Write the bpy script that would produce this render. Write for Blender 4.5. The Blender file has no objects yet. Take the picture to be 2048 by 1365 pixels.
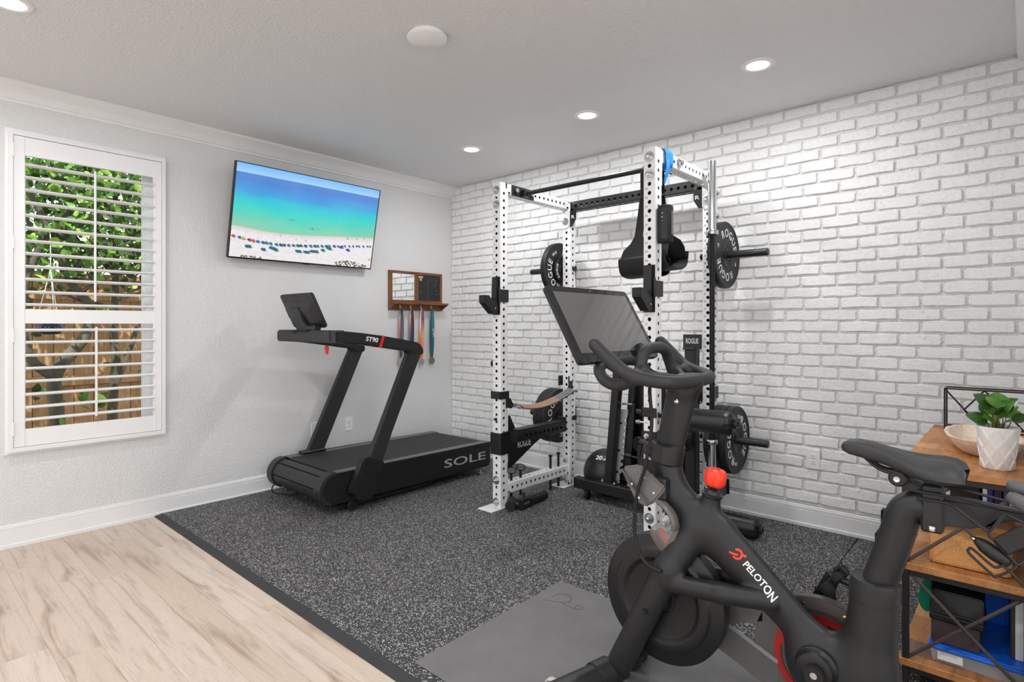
import bpy, bmesh, math, random
import numpy as np
from mathutils import Vector, Matrix, Quaternion, noise
PI = math.pi
R = math.radians
rnd = random.Random(7)
S = bpy.context.scene
COL = S.collection
# ---------------------------------------------------------------- camera
cam = bpy.data.cameras.new('camera')
camo = bpy.data.objects.new('camera', cam)
COL.objects.link(camo)
cam.sensor_width = 36.0
cam.lens = 36.0 * 1145 / 2048
cam.shift_x = 0.0
cam.shift_y = -(682.5 - 651) / 2048
cam.clip_start = 0.05
camo.location = (4.4611,-4.0351,1.3114)
camo.rotation_euler = (R(90), 0, 0.73064)
S.camera = camo
# ---------------------------------------------------------------- light
S.view_settings.view_transform = 'Standard'
S.view_settings.look = 'None'
S.view_settings.gamma = 1.0
S.view_settings.use_curve_mapping = False
S.view_settings.exposure = -0.38
S.cycles.max_bounces = 10
S.cycles.diffuse_bounces = 6
S.cycles.glossy_bounces = 4
S.cycles.transparent_max_bounces = 12
S.cycles.caustics_reflective = False
S.cycles.caustics_refractive = False
S.cycles.sample_clamp_indirect = 6.0
S.cycles.use_denoising = True
W = bpy.data.worlds.new('daylight')
S.world = W
W.use_nodes = True
wn = W.node_tree
bgn = wn.nodes['Background']
bgn.inputs[0].default_value = (0.93, 0.97, 1.0, 1)
bgn.inputs[1].default_value = 2.6
def lamp(name, kind, loc, energy, color=(1, 1, 1), rot=(0, 0, 0), **k):
    l = bpy.data.lights.new(name, kind)
    l.energy = energy
    l.color = color
    for a, b in k.items():
        setattr(l, a, b)
    o = bpy.data.objects.new(name, l)
    o.location = loc
    o.rotation_euler = rot
    COL.objects.link(o)
    return o
# the sun stands over the side garden: it reaches fence, trunks and leaves outside only
sun = lamp('sun', 'SUN', (4, -2, 9), 9.0, (1, 0.95, 0.86), Vector((-0.46, 0.16, -0.87)).to_track_quat('-Z', 'Y').to_euler(), angle=R(0.6))
DOWN = 15.5       # each ceiling downlight and fill lamp
DOWN_AT = [(1.122, -0.80), (2.247, -0.80), (3.371, -0.80), (1.122, -3.634), (2.247, -3.634), (3.371, -3.634)]
H = 2.74
for dx, dy in DOWN_AT + [(4.95, -2.60), (4.95, -4.60), (1.122, -6.46), (2.247, -6.46), (3.371, -6.46), (6.6, -3.6)]:  # positions beyond DOWN_AT are unseen lamps added for fill light
    lamp('downlight_fill_lamp', 'AREA', (dx, dy, H - (0.018 if not 4.43 < dx < 6.2 else 0.14)), DOWN, (0.98, 0.985, 1.0), (0, 0, 0), shape='DISK', size=0.11)

# ---------------------------------------------------------------- helpers
ORG = {}
def vec(*a): return Vector(a)
def lin(c):
    return tuple((x / 12.92 if x <= 0.04045 else ((x + 0.055) / 1.055) ** 2.4) for x in c)
def srgb(r, g, b): return lin((r / 255, g / 255, b / 255)) + (1,)
class NT:
    """small node-tree writer"""
    def __init__(s, name):
        s.m = bpy.data.materials.new(name)
        s.m.use_nodes = True
        s.t = s.m.node_tree
        s.b = s.t.nodes['Principled BSDF']
        s.out = s.t.nodes['Material Output']
    def n(s, kind, **k):
        x = s.t.nodes.new('ShaderNode' + kind)
        for a, b in k.items():
            if a.startswith('i_'):
                key = a[2:]
                key = int(key) if key.isdigit() else key.replace('_', ' ')
                x.inputs[key].default_value = b
            else:
                setattr(x, a, b)
        return x
    def l(s, a, b): s.t.links.new(a, b)
    def coord(s, scale=(1, 1, 1), kind='Object', rot=(0, 0, 0)):
        c = s.n('TexCoord'); mp = s.n('Mapping')
        mp.inputs['Scale'].default_value = scale
        mp.inputs['Rotation'].default_value = rot
        s.l(c.outputs[kind], mp.inputs[0])
        return mp.outputs[0]
    def world(s, scale=(1, 1, 1), rot=(0, 0, 0)):
        c = s.n('NewGeometry'); mp = s.n('Mapping')
        mp.inputs['Scale'].default_value = scale
        mp.inputs['Rotation'].default_value = rot
        s.l(c.outputs['Position'], mp.inputs[0])
        return mp.outputs[0]
    def noise(s, co, scale, detail=4, rough=0.6, dist=0.0):
        x = s.n('TexNoise'); x.inputs['Scale'].default_value = scale; x.inputs['Detail'].default_value = detail
        x.inputs['Roughness'].default_value = rough; x.inputs['Distortion'].default_value = dist
        s.l(co, x.inputs['Vector']); return x.outputs[0]
    def ramp(s, f, stops):
        x = s.n('ValToRGB'); e = x.color_ramp.elements
        while len(e) < len(stops): e.new(0.5)
        for i, (p, c) in enumerate(stops):
            e[i].position = p; e[i].color = c if len(c) == 4 else tuple(c) + (1,)
        s.l(f, x.inputs[0]); return x.outputs[0]
    def bump(s, h, strength=0.3, dist=0.01):
        x = s.n('Bump'); x.inputs['Strength'].default_value = strength; x.inputs['Distance'].default_value = dist
        s.l(h, x.inputs['Height']); s.l(x.outputs[0], s.b.inputs['Normal']); return x
    def mix(s, f, a, b, mode='MIX'):
        x = s.n('Mix', data_type='RGBA', blend_type=mode)
        for v, i in ((f, 0), (a, 6), (b, 7)):
            if hasattr(v, 'is_output'): s.l(v, x.inputs[i])
            else: x.inputs[i].default_value = v
        return x.outputs[2]
    def math(s, op, a, b=0.0):
        x = s.n('Math', operation=op)
        for v, i in ((a, 0), (b, 1)):
            if hasattr(v, 'is_output'): s.l(v, x.inputs[i])
            else: x.inputs[i].default_value = v
        return x.outputs[0]
def plain(name, col, rough=0.5, metal=0.0, grain=0.0, gscale=200.0, coat=0.0, emit=None, estr=0.0, spec=None, vary=0.06, trans=0.0, alpha=1.0, ior=1.45):
    """simple coloured material with a little procedural variation and fine relief"""
    t = NT(name)
    c = srgb(*col)
    t.b.inputs['Roughness'].default_value = rough
    t.b.inputs['Metallic'].default_value = metal
    t.b.inputs['IOR'].default_value = ior
    if spec is not None: t.b.inputs['Specular IOR Level'].default_value = spec
    if coat: t.b.inputs['Coat Weight'].default_value = coat
    if trans: t.b.inputs['Transmission Weight'].default_value = trans
    if alpha < 1: t.b.inputs['Alpha'].default_value = alpha
    co = t.coord()
    if vary:
        f = t.noise(co, 6.0, 3)
        lo = tuple(x * (1 - vary) for x in c[:3]) + (1,); hi = tuple(min(1, x * (1 + vary)) for x in c[:3]) + (1,)
        t.l(t.ramp(f, [(0.3, lo), (0.7, hi)]), t.b.inputs['Base Color'])
    else: t.b.inputs['Base Color'].default_value = c
    if grain:
        t.bump(t.noise(co, gscale, 3), grain, 0.002)
    if emit:
        t.b.inputs['Emission Color'].default_value = srgb(*emit); t.b.inputs['Emission Strength'].default_value = estr
    return t.m
class MB:
    """collects shapes in world coordinates and links them as ONE mesh object"""
    def __init__(s): s.v = []; s.f = []; s.mi = []; s.cur = 0
    def add(s, vs, fs):
        k = len(s.v); s.v += [tuple(v) for v in vs]
        for f in fs: s.f.append([i + k for i in f]); s.mi.append(s.cur)
        return s
    def box(s, a, b, M=None):
        x0, x1 = sorted((a[0], b[0])); y0, y1 = sorted((a[1], b[1])); z0, z1 = sorted((a[2], b[2]))
        vs = [Vector((x, y, z)) for x in (x0, x1) for y in (y0, y1) for z in (z0, z1)]
        if M is not None: vs = [M @ v for v in vs]
        return s.add(vs, [(0, 1, 3, 2), (4, 6, 7, 5), (0, 4, 5, 1), (2, 3, 7, 6), (0, 2, 6, 4), (1, 5, 7, 3)])
    def bbox(s, a, b, r=0.004, M=None):
        """box with chamfered edges"""
        lo = [min(a[i], b[i]) for i in range(3)]; hi = [max(a[i], b[i]) for i in range(3)]
        r = min([r] + [(hi[i] - lo[i]) * 0.45 for i in range(3)])
        vs = []; fs = []
        idx = {}
        for sx in (0, 1):
            for sy in (0, 1):
                for sz in (0, 1):
                    c = [(lo, hi)[q][i] for i, q in enumerate((sx, sy, sz))]
                    d = [r if q == 0 else -r for q in (sx, sy, sz)]
                    for ax in range(3):
                        p = list(c)
                        for i in range(3):
                            if i != ax: p[i] += d[i]
                        idx[(sx, sy, sz, ax)] = len(vs); vs.append(Vector(p))
        for ax in range(3):
            o = [i for i in range(3) if i != ax]
            for q in (0, 1):
                loop = []
                for (a_, b_) in ((0, 0), (1, 0), (1, 1), (0, 1)):
                    k = [0, 0, 0]; k[ax] = q; k[o[0]] = a_; k[o[1]] = b_
                    loop.append(idx[tuple(k) + (ax,)])
                fs.append(loop)
        for ax in range(3):
            o = [i for i in range(3) if i != ax]
            for a_ in (0, 1):
                for b_ in (0, 1):
                    k0 = [0, 0, 0]; k0[o[0]] = a_; k0[o[1]] = b_; k1 = list(k0); k1[ax] = 1
                    fs.append([idx[tuple(k0) + (o[0],)], idx[tuple(k1) + (o[0],)], idx[tuple(k1) + (o[1],)], idx[tuple(k0) + (o[1],)]])
        for sx in (0, 1):
            for sy in (0, 1):
                for sz in (0, 1):
                    fs.append([idx[(sx, sy, sz, i)] for i in range(3)])
        if M is not None: vs = [M @ v for v in vs]
        return s.add(vs, fs)
    def tube(s, pts, r, n=12, closed=False, caps=True, flat=None):
        """round bar along points; r a number or a list; flat=(a,b) gives an elliptic section (a along the side normal, b along up)"""
        pts = [Vector(p) for p in pts]; m = len(pts)
        rr = list(r) if isinstance(r, (list, tuple)) else [r] * m
        tg = []
        for i in range(m):
            if closed: t = pts[(i + 1) % m] - pts[i - 1]
            else: t = pts[min(i + 1, m - 1)] - pts[max(i - 1, 0)]
            tg.append(t.normalized())
        up = Vector((0, 0, 1)) if abs(tg[0].z) < 0.9 else Vector((1, 0, 0))
        if flat is not None and len(flat) > 2: up = Vector(flat[2])
        nrm = (up - tg[0] * up.dot(tg[0])).normalized()
        vs = []; fs = []
        for i in range(m):
            if i:
                q = tg[i - 1].rotation_difference(tg[i]); nrm = q @ nrm
                nrm = (nrm - tg[i] * nrm.dot(tg[i])).normalized()
            bi = tg[i].cross(nrm)
            for k in range(n):
                a = 2 * PI * k / n
                fa, fb = (flat[0], flat[1]) if flat else (1, 1)
                vs.append(pts[i] + (bi * (math.cos(a) * fa) + nrm * (math.sin(a) * fb)) * rr[i])
        for i in range(m if closed else m - 1):
            j = (i + 1) % m
            for k in range(n):
                fs.append([i * n + k, i * n + (k + 1) % n, j * n + (k + 1) % n, j * n + k])
        if caps and not closed:
            fs.append(list(range(n))[::-1]); fs.append([(m - 1) * n + k for k in range(n)])
        return s.add(vs, fs)
    def cyl(s, a, b, r, r2=None, n=20):
        return s.tube([a, b], [r, r if r2 is None else r2], n)
    def lathe(s, prof, origin, axis=(0, 0, 1), n=32, close=False):
        """prof: (radius, height) pairs turned about axis through origin"""
        ax = Vector(axis).normalized(); up = Vector((0, 0, 1)) if abs(ax.z) < 0.9 else Vector((1, 0, 0))
        e1 = (up - ax * up.dot(ax)).normalized(); e2 = ax.cross(e1); o = Vector(origin)
        vs = []; fs = []; m = len(prof)
        for r, h in prof:
            for k in range(n):
                a = 2 * PI * k / n
                vs.append(o + ax * h + (e1 * math.cos(a) + e2 * math.sin(a)) * r)
        for i in range(m if close else m - 1):
            j = (i + 1) % m
            for k in range(n):
                fs.append([i * n + k, i * n + (k + 1) % n, j * n + (k + 1) % n, j * n + k])
        if not close:
            if prof[0][0] > 1e-6: fs.append(list(range(n))[::-1])
            if prof[-1][0] > 1e-6: fs.append([(m - 1) * n + k for k in range(n)])
        return s.add(vs, fs)
    def prism(s, pts, off):
        """planar outline pts extruded by the vector off"""
        pts = [Vector(p) for p in pts]; off = Vector(off); n = len(pts)
        vs = pts + [p + off for p in pts]
        fs = [list(range(n))[::-1], [n + i for i in range(n)]]
        for i in range(n):
            j = (i + 1) % n; fs.append([i, j, n + j, n + i])
        return s.add(vs, fs)
    def quad(s, a, b, c, d): return s.add([a, b, c, d], [(0, 1, 2, 3)])
    def mesh(s, name, mat, loc=(0, 0, 0), smooth=None):
        me = bpy.data.meshes.new(name)
        L = Vector(loc)
        me.from_pydata([tuple(Vector(v) - L) for v in s.v], [], s.f)
        bm = bmesh.new(); bm.from_mesh(me)
        bmesh.ops.remove_doubles(bm, verts=bm.verts, dist=1e-6)
        bmesh.ops.recalc_face_normals(bm, faces=bm.faces)
        bm.to_mesh(me); bm.free()
        mats = mat if isinstance(mat, (list, tuple)) else [mat]
        for q in mats: me.materials.append(q)
        if len(mats) > 1 and len(me.polygons) == len(s.mi): me.polygons.foreach_set('material_index', s.mi)
        if smooth is not None: shade(me, smooth)
        return me
    def build(s, name, mat, parent=None, smooth=35, bevel=0.0, loc=None):
        if loc is None:
            if parent is not None: loc = ORG[parent.name]
            else:
                a = np.array(s.v); loc = ((a[:, 0].min() + a[:, 0].max()) / 2, (a[:, 1].min() + a[:, 1].max()) / 2, a[:, 2].min())
        me = s.mesh(name, mat, loc, smooth)
        if bevel:
            bm = bmesh.new(); bm.from_mesh(me)
            ed = [e for e in bm.edges if len(e.link_faces) == 2 and e.calc_face_angle(0) > R(30)]
            bmesh.ops.bevel(bm, geom=ed, offset=bevel, segments=2, affect='EDGES', clamp_overlap=True)
            bm.to_mesh(me); bm.free(); shade(me, 35)
        return put(name, me, parent, loc)
def shade(me, ang):
    me.polygons.foreach_set('use_smooth', [True] * len(me.polygons))
    if ang < 180: me.set_sharp_from_angle(angle=R(ang))
def put(name, me, parent=None, loc=(0, 0, 0)):
    o = bpy.data.objects.new(name, me); COL.objects.link(o)
    if parent is not None:
        o.parent = parent; o.location = Vector(loc) - Vector(ORG[parent.name])
    else: o.location = loc
    ORG[o.name] = tuple(loc)
    return o
def tag(o, label=None, cat=None, group=None, kind=None):
    if label: o['label'] = label
    if cat: o['category'] = cat
    if group: o['group'] = group
    if kind: o['kind'] = kind
    return o
def thing(name, loc, label, cat, group=None):
    o = bpy.data.objects.new(name, None); COL.objects.link(o); o.location = loc; o.empty_display_size = 0.1
    ORG[o.name] = tuple(loc)
    return tag(o, label, cat, group)
def dup(o, loc, label=None, parent=None, rotz=None):
    """a copy of a thing with its parts and sub-parts (meshes shared)"""
    c = o.copy(); COL.objects.link(c)
    if parent is not None: c.parent = parent
    else:
        c.location = loc
        if rotz is not None: c.rotation_euler[2] = rotz
    if label: c['label'] = label
    for ch in list(o.children): dup(ch, None, None, c)
    return c
def arc(c, r, a0, a1, n, e1=(1, 0, 0), e2=(0, 0, 1)):
    c = Vector(c); e1 = Vector(e1); e2 = Vector(e2)
    return [c + e1 * (r * math.cos(R(a0 + (a1 - a0) * i / n))) + e2 * (r * math.sin(R(a0 + (a1 - a0) * i / n))) for i in range(n + 1)]
def smooth_path(pts, n=6, closed=False):
    """Catmull-Rom through the points"""
    p = [Vector(q) for q in pts]; out = []; m = len(p)
    for i in range(m if closed else m - 1):
        if closed: a, b, c, d = p[i - 1], p[i], p[(i + 1) % m], p[(i + 2) % m]
        else: a, b, c, d = p[max(i - 1, 0)], p[i], p[i + 1], p[min(i + 2, m - 1)]
        for k in range(n):
            t = k / n
            out.append(0.5 * ((2 * b) + (c - a) * t + (2 * a - 5 * b + 4 * c - d) * t * t + (3 * b - a - 3 * c + d) * t ** 3))
    if not closed: out.append(p[-1])
    return out
_glyph = {}
def text_mesh(txt, size, depth=0.0, bold=0.0, space=1.0, shear=0.0):
    key = (txt, size, depth, bold, space, shear)
    if key in _glyph: return _glyph[key]
    cu = bpy.data.curves.new('letters', 'FONT'); cu.body = txt; cu.size = size; cu.extrude = depth; cu.offset = bold
    cu.space_character = space; cu.shear = shear; cu.resolution_u = 3
    cu.align_x = 'CENTER'; cu.align_y = 'CENTER'
    ob = bpy.data.objects.new('letters', cu); COL.objects.link(ob)
    bpy.context.view_layer.update()
    me = bpy.data.meshes.new_from_object(ob.evaluated_get(bpy.context.evaluated_depsgraph_get()))
    vs = [tuple(v.co) for v in me.vertices]; fs = [list(p.vertices) for p in me.polygons]
    bpy.data.objects.remove(ob); bpy.data.curves.remove(cu); bpy.data.meshes.remove(me)
    _glyph[key] = (vs, fs)
    return vs, fs
def write(txt, at, right, up, size, depth=0.0006, bold=0.0, space=1.0, width=None, height=None, shear=0.0, mb=None):
    """lettering: lies in the plane of right and up, centred at a point; width and height stretch it to measure"""
    vs, fs = text_mesh(txt, size, depth, bold, space, shear)
    a = np.array(vs); lo = a.min(0); hi = a.max(0); ce = (lo + hi) / 2
    sx = width / (hi[0] - lo[0]) if width else 1; sy = height / (hi[1] - lo[1]) if height else 1
    r = Vector(right).normalized(); u = Vector(up); u = (u - r * u.dot(r)).normalized(); w = r.cross(u); at = Vector(at)
    mb = mb or MB()
    mb.add([at + r * ((v[0] - ce[0]) * sx) + u * ((v[1] - ce[1]) * sy) + w * v[2] for v in vs], fs)
    return mb
def ring_text(txt, centre, axis, radius, mid_deg, size, bold=0.0, step=1.0, up=(0, 0, 1), inward=False, mb=None, depth=0.0006):
    """letters set on a circle about axis; mid_deg is measured from 'up' clockwise as seen looking against axis"""
    ax = Vector(axis).normalized(); e_up = Vector(up); e_up = (e_up - ax * e_up.dot(ax)).normalized(); e_r = e_up.cross(ax)
    mb = mb or MB(); c = Vector(centre)
    ws = []
    for ch in txt:
        a = np.array(text_mesh(ch, size, depth, bold)[0]) if ch != ' ' else np.zeros((1, 3)); ws.append((a[:, 0].max() - a[:, 0].min()) + size * 0.14 * step)
    tot = sum(ws); pos = -tot / 2
    for ch, w in zip(txt, ws):
        s_ = pos + w / 2; pos += w
        if ch == ' ': continue
        th = R(mid_deg) + (s_ / radius if not inward else -s_ / radius)
        rad = e_up * math.cos(th) + e_r * math.sin(th); tan = e_r * math.cos(th) - e_up * math.sin(th)
        if inward: rad_u = -rad; tan = -tan
        else: rad_u = rad
        write(ch, c + rad * radius, tan, rad_u, size, depth, bold, mb=mb)
    return mb
def sdf_mesh(name, f, lo, hi, vox, mat, parent=None, smooth=180, loc=None):
    """closed surface f(x,y,z)=0 (negative inside) sampled on a grid"""
    import openvdb
    lo = np.array(lo, float) - 3 * vox; hi = np.array(hi, float) + 3 * vox
    n = np.ceil((hi - lo) / vox).astype(int) + 1
    X, Y, Z = np.meshgrid(*(lo[i] + np.arange(n[i]) * vox for i in range(3)), indexing='ij')
    d = f(X, Y, Z).astype(np.float32)
    g = openvdb.FloatGrid(float(vox * 4)); g.copyFromArray(np.clip(d, -4 * vox, 4 * vox))
    pts, tris, quads = g.convertToPolygons(0.0, 0.0)
    pts = pts * vox + lo
    mb = MB(); mb.v = [tuple(p) for p in pts]; mb.f = [list(map(int, q)) for q in quads] + [list(map(int, q)) for q in tris]; mb.mi = [0] * len(mb.f)
    return mb.build(name, mat, parent, smooth, loc=loc)
def sd_cap(X, Y, Z, a, b, ra, rb=None, sy=1.0):
    """tapered capsule between a and b; sy<1 thins it across y"""
    rb = ra if rb is None else rb
    a = np.array(a, float); b = np.array(b, float); ba = b - a; L2 = ba @ ba + 1e-12
    yc = 0.0
    t = np.clip(((X - a[0]) * ba[0] + (Y - a[1]) * ba[1] + (Z - a[2]) * ba[2]) / L2, 0, 1)
    dx = X - a[0] - t * ba[0]; dy = (Y - a[1] - t * ba[1]) / sy; dz = Z - a[2] - t * ba[2]
    return (np.sqrt(dx * dx + dy * dy + dz * dz) - (ra + (rb - ra) * t)) * min(1.0, sy if sy < 1 else 1)
def smin(a, b, k):
    h = np.clip(0.5 + 0.5 * (b - a) / k, 0, 1)
    return b * (1 - h) + a * h - k * h * (1 - h)

# ---------------------------------------------------------------- setting materials
def wall_paint(name, col, scale, strength, dist=0.004):
    t = NT(name); t.b.inputs['Roughness'].default_value = 0.55; t.b.inputs['Base Color'].default_value = srgb(*col)
    w = t.world()
    a = t.noise(w, scale, 3, 0.55); b = t.noise(w, scale * 2.7, 2, 0.5)
    h = t.math('ADD', t.ramp(a, [(0.42, (0, 0, 0)), (0.6, (1, 1, 1))]), t.math('MULTIPLY', b, 0.5))
    t.bump(h, strength, dist); return t.m
M_WALL = wall_paint('wall_paint', (221, 221, 221), 85, 0.5, 0.0032)
M_CEIL = wall_paint('ceiling_paint', (224, 224, 225), 65, 0.5, 0.0036)
M_TRIM = plain('white_trim_paint', (233, 233, 233), 0.32, vary=0.01)
def brick_paint():
    t = NT('white_brick_paint'); t.b.inputs['Roughness'].default_value = 0.55
    w = t.world(); n1 = t.noise(w, 38, 5, 0.7); n2 = t.noise(w, 160, 3, 0.6)
    pits = t.ramp(t.noise(w, 70, 2, 0.4), [(0.29, (0, 0, 0)), (0.34, (1, 1, 1))])
    c = t.ramp(n1, [(0.3, srgb(236, 236, 235)), (0.7, srgb(247, 247, 246))]); t.l(c, t.b.inputs['Base Color'])
    h = t.math('ADD', t.math('MULTIPLY', n1, 1.0), t.math('MULTIPLY', n2, 0.35)); h = t.math('ADD', h, t.math('MULTIPLY', pits, 0.4))
    t.bump(h, 0.75, 0.007); return t.m
M_BRICK = brick_paint()
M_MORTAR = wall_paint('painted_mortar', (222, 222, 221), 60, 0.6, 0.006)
def plank_mat(k):
    t = NT('oak_plank_%s' % 'abcdef'[k]); t.b.inputs['Roughness'].default_value = 0.42
    r = random.Random(40 + k)
    o = t.coord((1, 1, 1)); mp = t.n('Mapping'); t.l(o, mp.inputs[0])
    mp.inputs['Location'].default_value = (r.uniform(0, 9), r.uniform(0, 9), 0); mp.inputs['Scale'].default_value = (0.8, 9.0, 1)
    v = mp.outputs[0]
    g = t.noise(v, 2.2, 8, 0.62, 0.6); fine = t.noise(v, 18, 6, 0.7)
    base = [(209, 193, 179), (205, 189, 174), (212, 197, 184), (202, 185, 169), (208, 191, 177), (210, 194, 180)][k]
    dk = (base[0] * 0.80, base[1] * 0.76, base[2] * 0.72)
    c = t.ramp(g, [(0.28, srgb(*dk)), (0.48, srgb(*base)), (0.75, srgb(*[min(255, x * 1.03) for x in base]))])
    kn = t.ramp(t.noise(v, 1.3, 3, 0.5, 1.2), [(0.60, (1, 1, 1)), (0.72, (0.62, 0.53, 0.46)), (0.80, (0.48, 0.40, 0.34))])
    c = t.mix(0.8, c, kn, 'MULTIPLY')
    c = t.mix(0.35, c, t.ramp(fine, [(0.35, (0.72, 0.66, 0.6)), (0.6, (1, 1, 1))]), 'MULTIPLY')
    t.l(c, t.b.inputs['Base Color']); t.bump(fine, 0.08, 0.001); return t.m
M_PLANK = [plank_mat(k) for k in range(6)]
def rubber_mat():
    t = NT('speckled_rubber'); t.b.inputs['Roughness'].default_value = 0.75
    w = t.world(); vo = t.n('TexVoronoi', feature='F1'); vo.inputs['Scale'].default_value = 190; vo.inputs['Randomness'].default_value = 1.0
    wn_ = t.mix(0.04, w, t.n('TexNoise').outputs[1]); t.l(w, vo.inputs['Vector'])
    sp = t.n('SeparateColor'); t.l(vo.outputs['Color'], sp.inputs[0])
    near = t.math('LESS_THAN', vo.outputs['Distance'], 0.52)
    f = t.math('MULTIPLY', t.math('GREATER_THAN', sp.outputs[0], 0.70), near)
    f2 = t.math('MULTIPLY', t.math('GREATER_THAN', sp.outputs[1], 0.70), near)
    c = t.mix(t.math('MULTIPLY', f2, 0.5), srgb(52, 52, 53), srgb(104, 104, 105))
    c = t.mix(f, c, srgb(186, 185, 183)); t.l(c, t.b.inputs['Base Color'])
    t.bump(t.noise(w, 400, 2), 0.4, 0.002); return t.m
M_RUBBER = rubber_mat()
M_EDGE = plain('black_ramp_rubber', (50, 51, 52), 0.6, grain=0.2, gscale=60)
def struct(mb, name, mat, parent=None, smooth=None, **k):
    o = mb.build(name, mat, parent, smooth if smooth else 1, **k)
    if parent is None: o['kind'] = 'structure'
    return o
XR, YB = 7.2, -8.2       # right wall and rear wall, both behind the photographer
# ---------------------------------------------------------------- floor and its planks
floor = struct(MB().box((-0.2, YB - 0.2, -0.2), (XR + 0.2, 0.2, -0.008)), 'floor', M_PLANK[0])
pw, pl = 0.15, 1.22
ends = {0: 1.57, 1: 0.92, 2: 2.03, 3: 1.65, 4: 1.51, 5: 1.13, 6: 1.84, 7: 0.66}
pm = {}
for row in range(0, 19):
    y1 = -2.66 - row * pw if row else -2.66
    y0 = -2.66 - (row + 1) * pw
    e0 = ends.get((row - 2) % 8, 1.0) if row < 2 else ends.get(row - 2, 0.4 + (row * 0.47) % 1.2)
    x = e0 - 3 * pl
    while x < XR:
        a, b = max(x, 0.0), min(x + pl, XR)
        if b - a > 0.02:
            key = (round(b - a, 3), rnd.randrange(6))
            if key not in pm:
                pm[key] = MB().bbox((0, 0, -0.008), (b - a - 0.0005, pw - 0.0005, 0), 0.0005).mesh('plank', M_PLANK[key[1]])
            o = bpy.data.objects.new('plank', pm[key]); COL.objects.link(o); o.parent = floor
            o.location = Vector((a, y0, 0)) - Vector(ORG['floor']); ORG[o.name] = (a, y0, 0)
        x += pl
# ---------------------------------------------------------------- walls, ceiling
wy0, wy1, wz0, wz1 = -3.47, -2.72, 0.605, 2.42          # window opening
wl = MB()
wl.box((-0.2, YB, 0), (0, wy0, H)); wl.box((-0.2, wy1, 0), (0, 0.2, H))
wl.box((-0.2, wy0, 0), (0, wy1, wz0)); wl.box((-0.2, wy0, wz1), (0, wy1, H))
wall_left = struct(wl, 'wall_left', M_WALL)
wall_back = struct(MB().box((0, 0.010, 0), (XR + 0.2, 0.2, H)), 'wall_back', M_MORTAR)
wr = MB()
wr.box((XR, YB, 0), (XR + 0.2, -7.8, H)); wr.box((XR, -1.9, 0), (XR + 0.2, 0.01, H)); wr.box((XR, -7.8, 2.5), (XR + 0.2, -1.9, H))  # unseen opening, widened to let in fill daylight
wr.box((4.53, -1.75, 0), (4.68, 0.0095, 2.615))        # stub wall beside the wide opening
struct(wr, 'wall_right', M_WALL)
wb = MB()
wb.box((-0.2, YB - 0.2, 0), (0.4, YB, H)); wb.box((6.9, YB - 0.2, 0), (XR + 0.2, YB, H)); wb.box((0.4, YB - 0.2, 2.55), (6.9, YB, H))  # unseen gap behind the camera, made wide for frontal fill
struct(wb, 'wall_rear', M_WALL)
struct(MB().box((-0.2, YB - 0.2, H), (XR + 0.2, 0.2, H + 0.15)), 'ceiling', M_CEIL)
# ---------------------------------------------------------------- whitewashed bricks
br = random.Random(3)
CH, BL = 0.0735, 0.2085
def brick_shape(k):
    r = random.Random(900 + k); w, h = BL - 0.014, CH - 0.0125
    pts = []
    for cx_, cz_, a0 in ((w - 0.008, h - 0.008, 0), (0.008, h - 0.008, 90), (0.008, 0.008, 180), (w - 0.008, 0.008, 270)):
        rr = r.uniform(0.004, 0.013)
        for a in (8, 82): pts.append([cx_ + rr * math.cos(R(a0 + a)) + (0.008 - rr) * (1 if math.cos(R(a0 + 45)) > 0 else -1) , cz_ + rr * math.sin(R(a0 + a)) + (0.008 - rr) * (1 if math.sin(R(a0 + 45)) > 0 else -1)])
    # chipped long edges
    full = []
    for i in range(8):
        full.append(pts[i]); a, b = pts[i], pts[(i + 1) % 8]
        if i in (1, 5):
            for t in (0.3, 0.68):
                full.append([a[0] + (b[0] - a[0]) * t, a[1] + (b[1] - a[1]) * t + r.uniform(-0.0035, 0.0025) * (1 if i == 1 else 1)])
    for p in full: p[0] += r.uniform(-0.0015, 0.0015); p[1] += r.uniform(-0.0015, 0.0015)
    n = len(full); c = (w / 2, h / 2); mb = MB(); vs = []
    d = r.uniform(-0.0025, 0.002)
    for y, ins in ((0.012, 0), (0.0005 + d, 0.0010), (-0.0022 + d, 0.0042)):
        for p in full:
            dx, dz = p[0] - c[0], p[1] - c[1]
            vs.append((c[0] + dx * (1 - ins / (w / 2)), y, c[1] + dz * (1 - ins / (h / 2))))
    fs = []
    for q in (0, 1):
        for i in range(n):
            j = (i + 1) % n; fs.append([q * n + i, q * n + j, q * n + n + j, q * n + n + i])
    fs.append([2 * n + i for i in range(n)])
    return mb.add(vs, fs)
shapes = [brick_shape(k) for k in range(14)]
bmesh_ = [s.mesh('brick', M_BRICK, smooth=28) for s in shapes]
rest = MB(); nb = 0; cand = []
nrow = 36
for row in range(nrow):
    z = H - 0.004 - (row + 1) * CH
    if z < 0.10: break
    x = -0.06 - (row % 2) * BL / 2 + br.uniform(-0.012, 0.012)
    while x < 5.6:
        a = x
        if a + BL > 0.01: cand.append((a, z))
        x += BL
camx, camy, camz = camo.location
def seen_size(a, z): return (a + 0.1 - camx) ** 2 + camy ** 2 + (z - camz) ** 2
def in_view(a, z): return a < 4.42
near = sorted([c for c in cand if in_view(*c)], key=lambda c: seen_size(*c))[:300]
ns = set(near)
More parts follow.
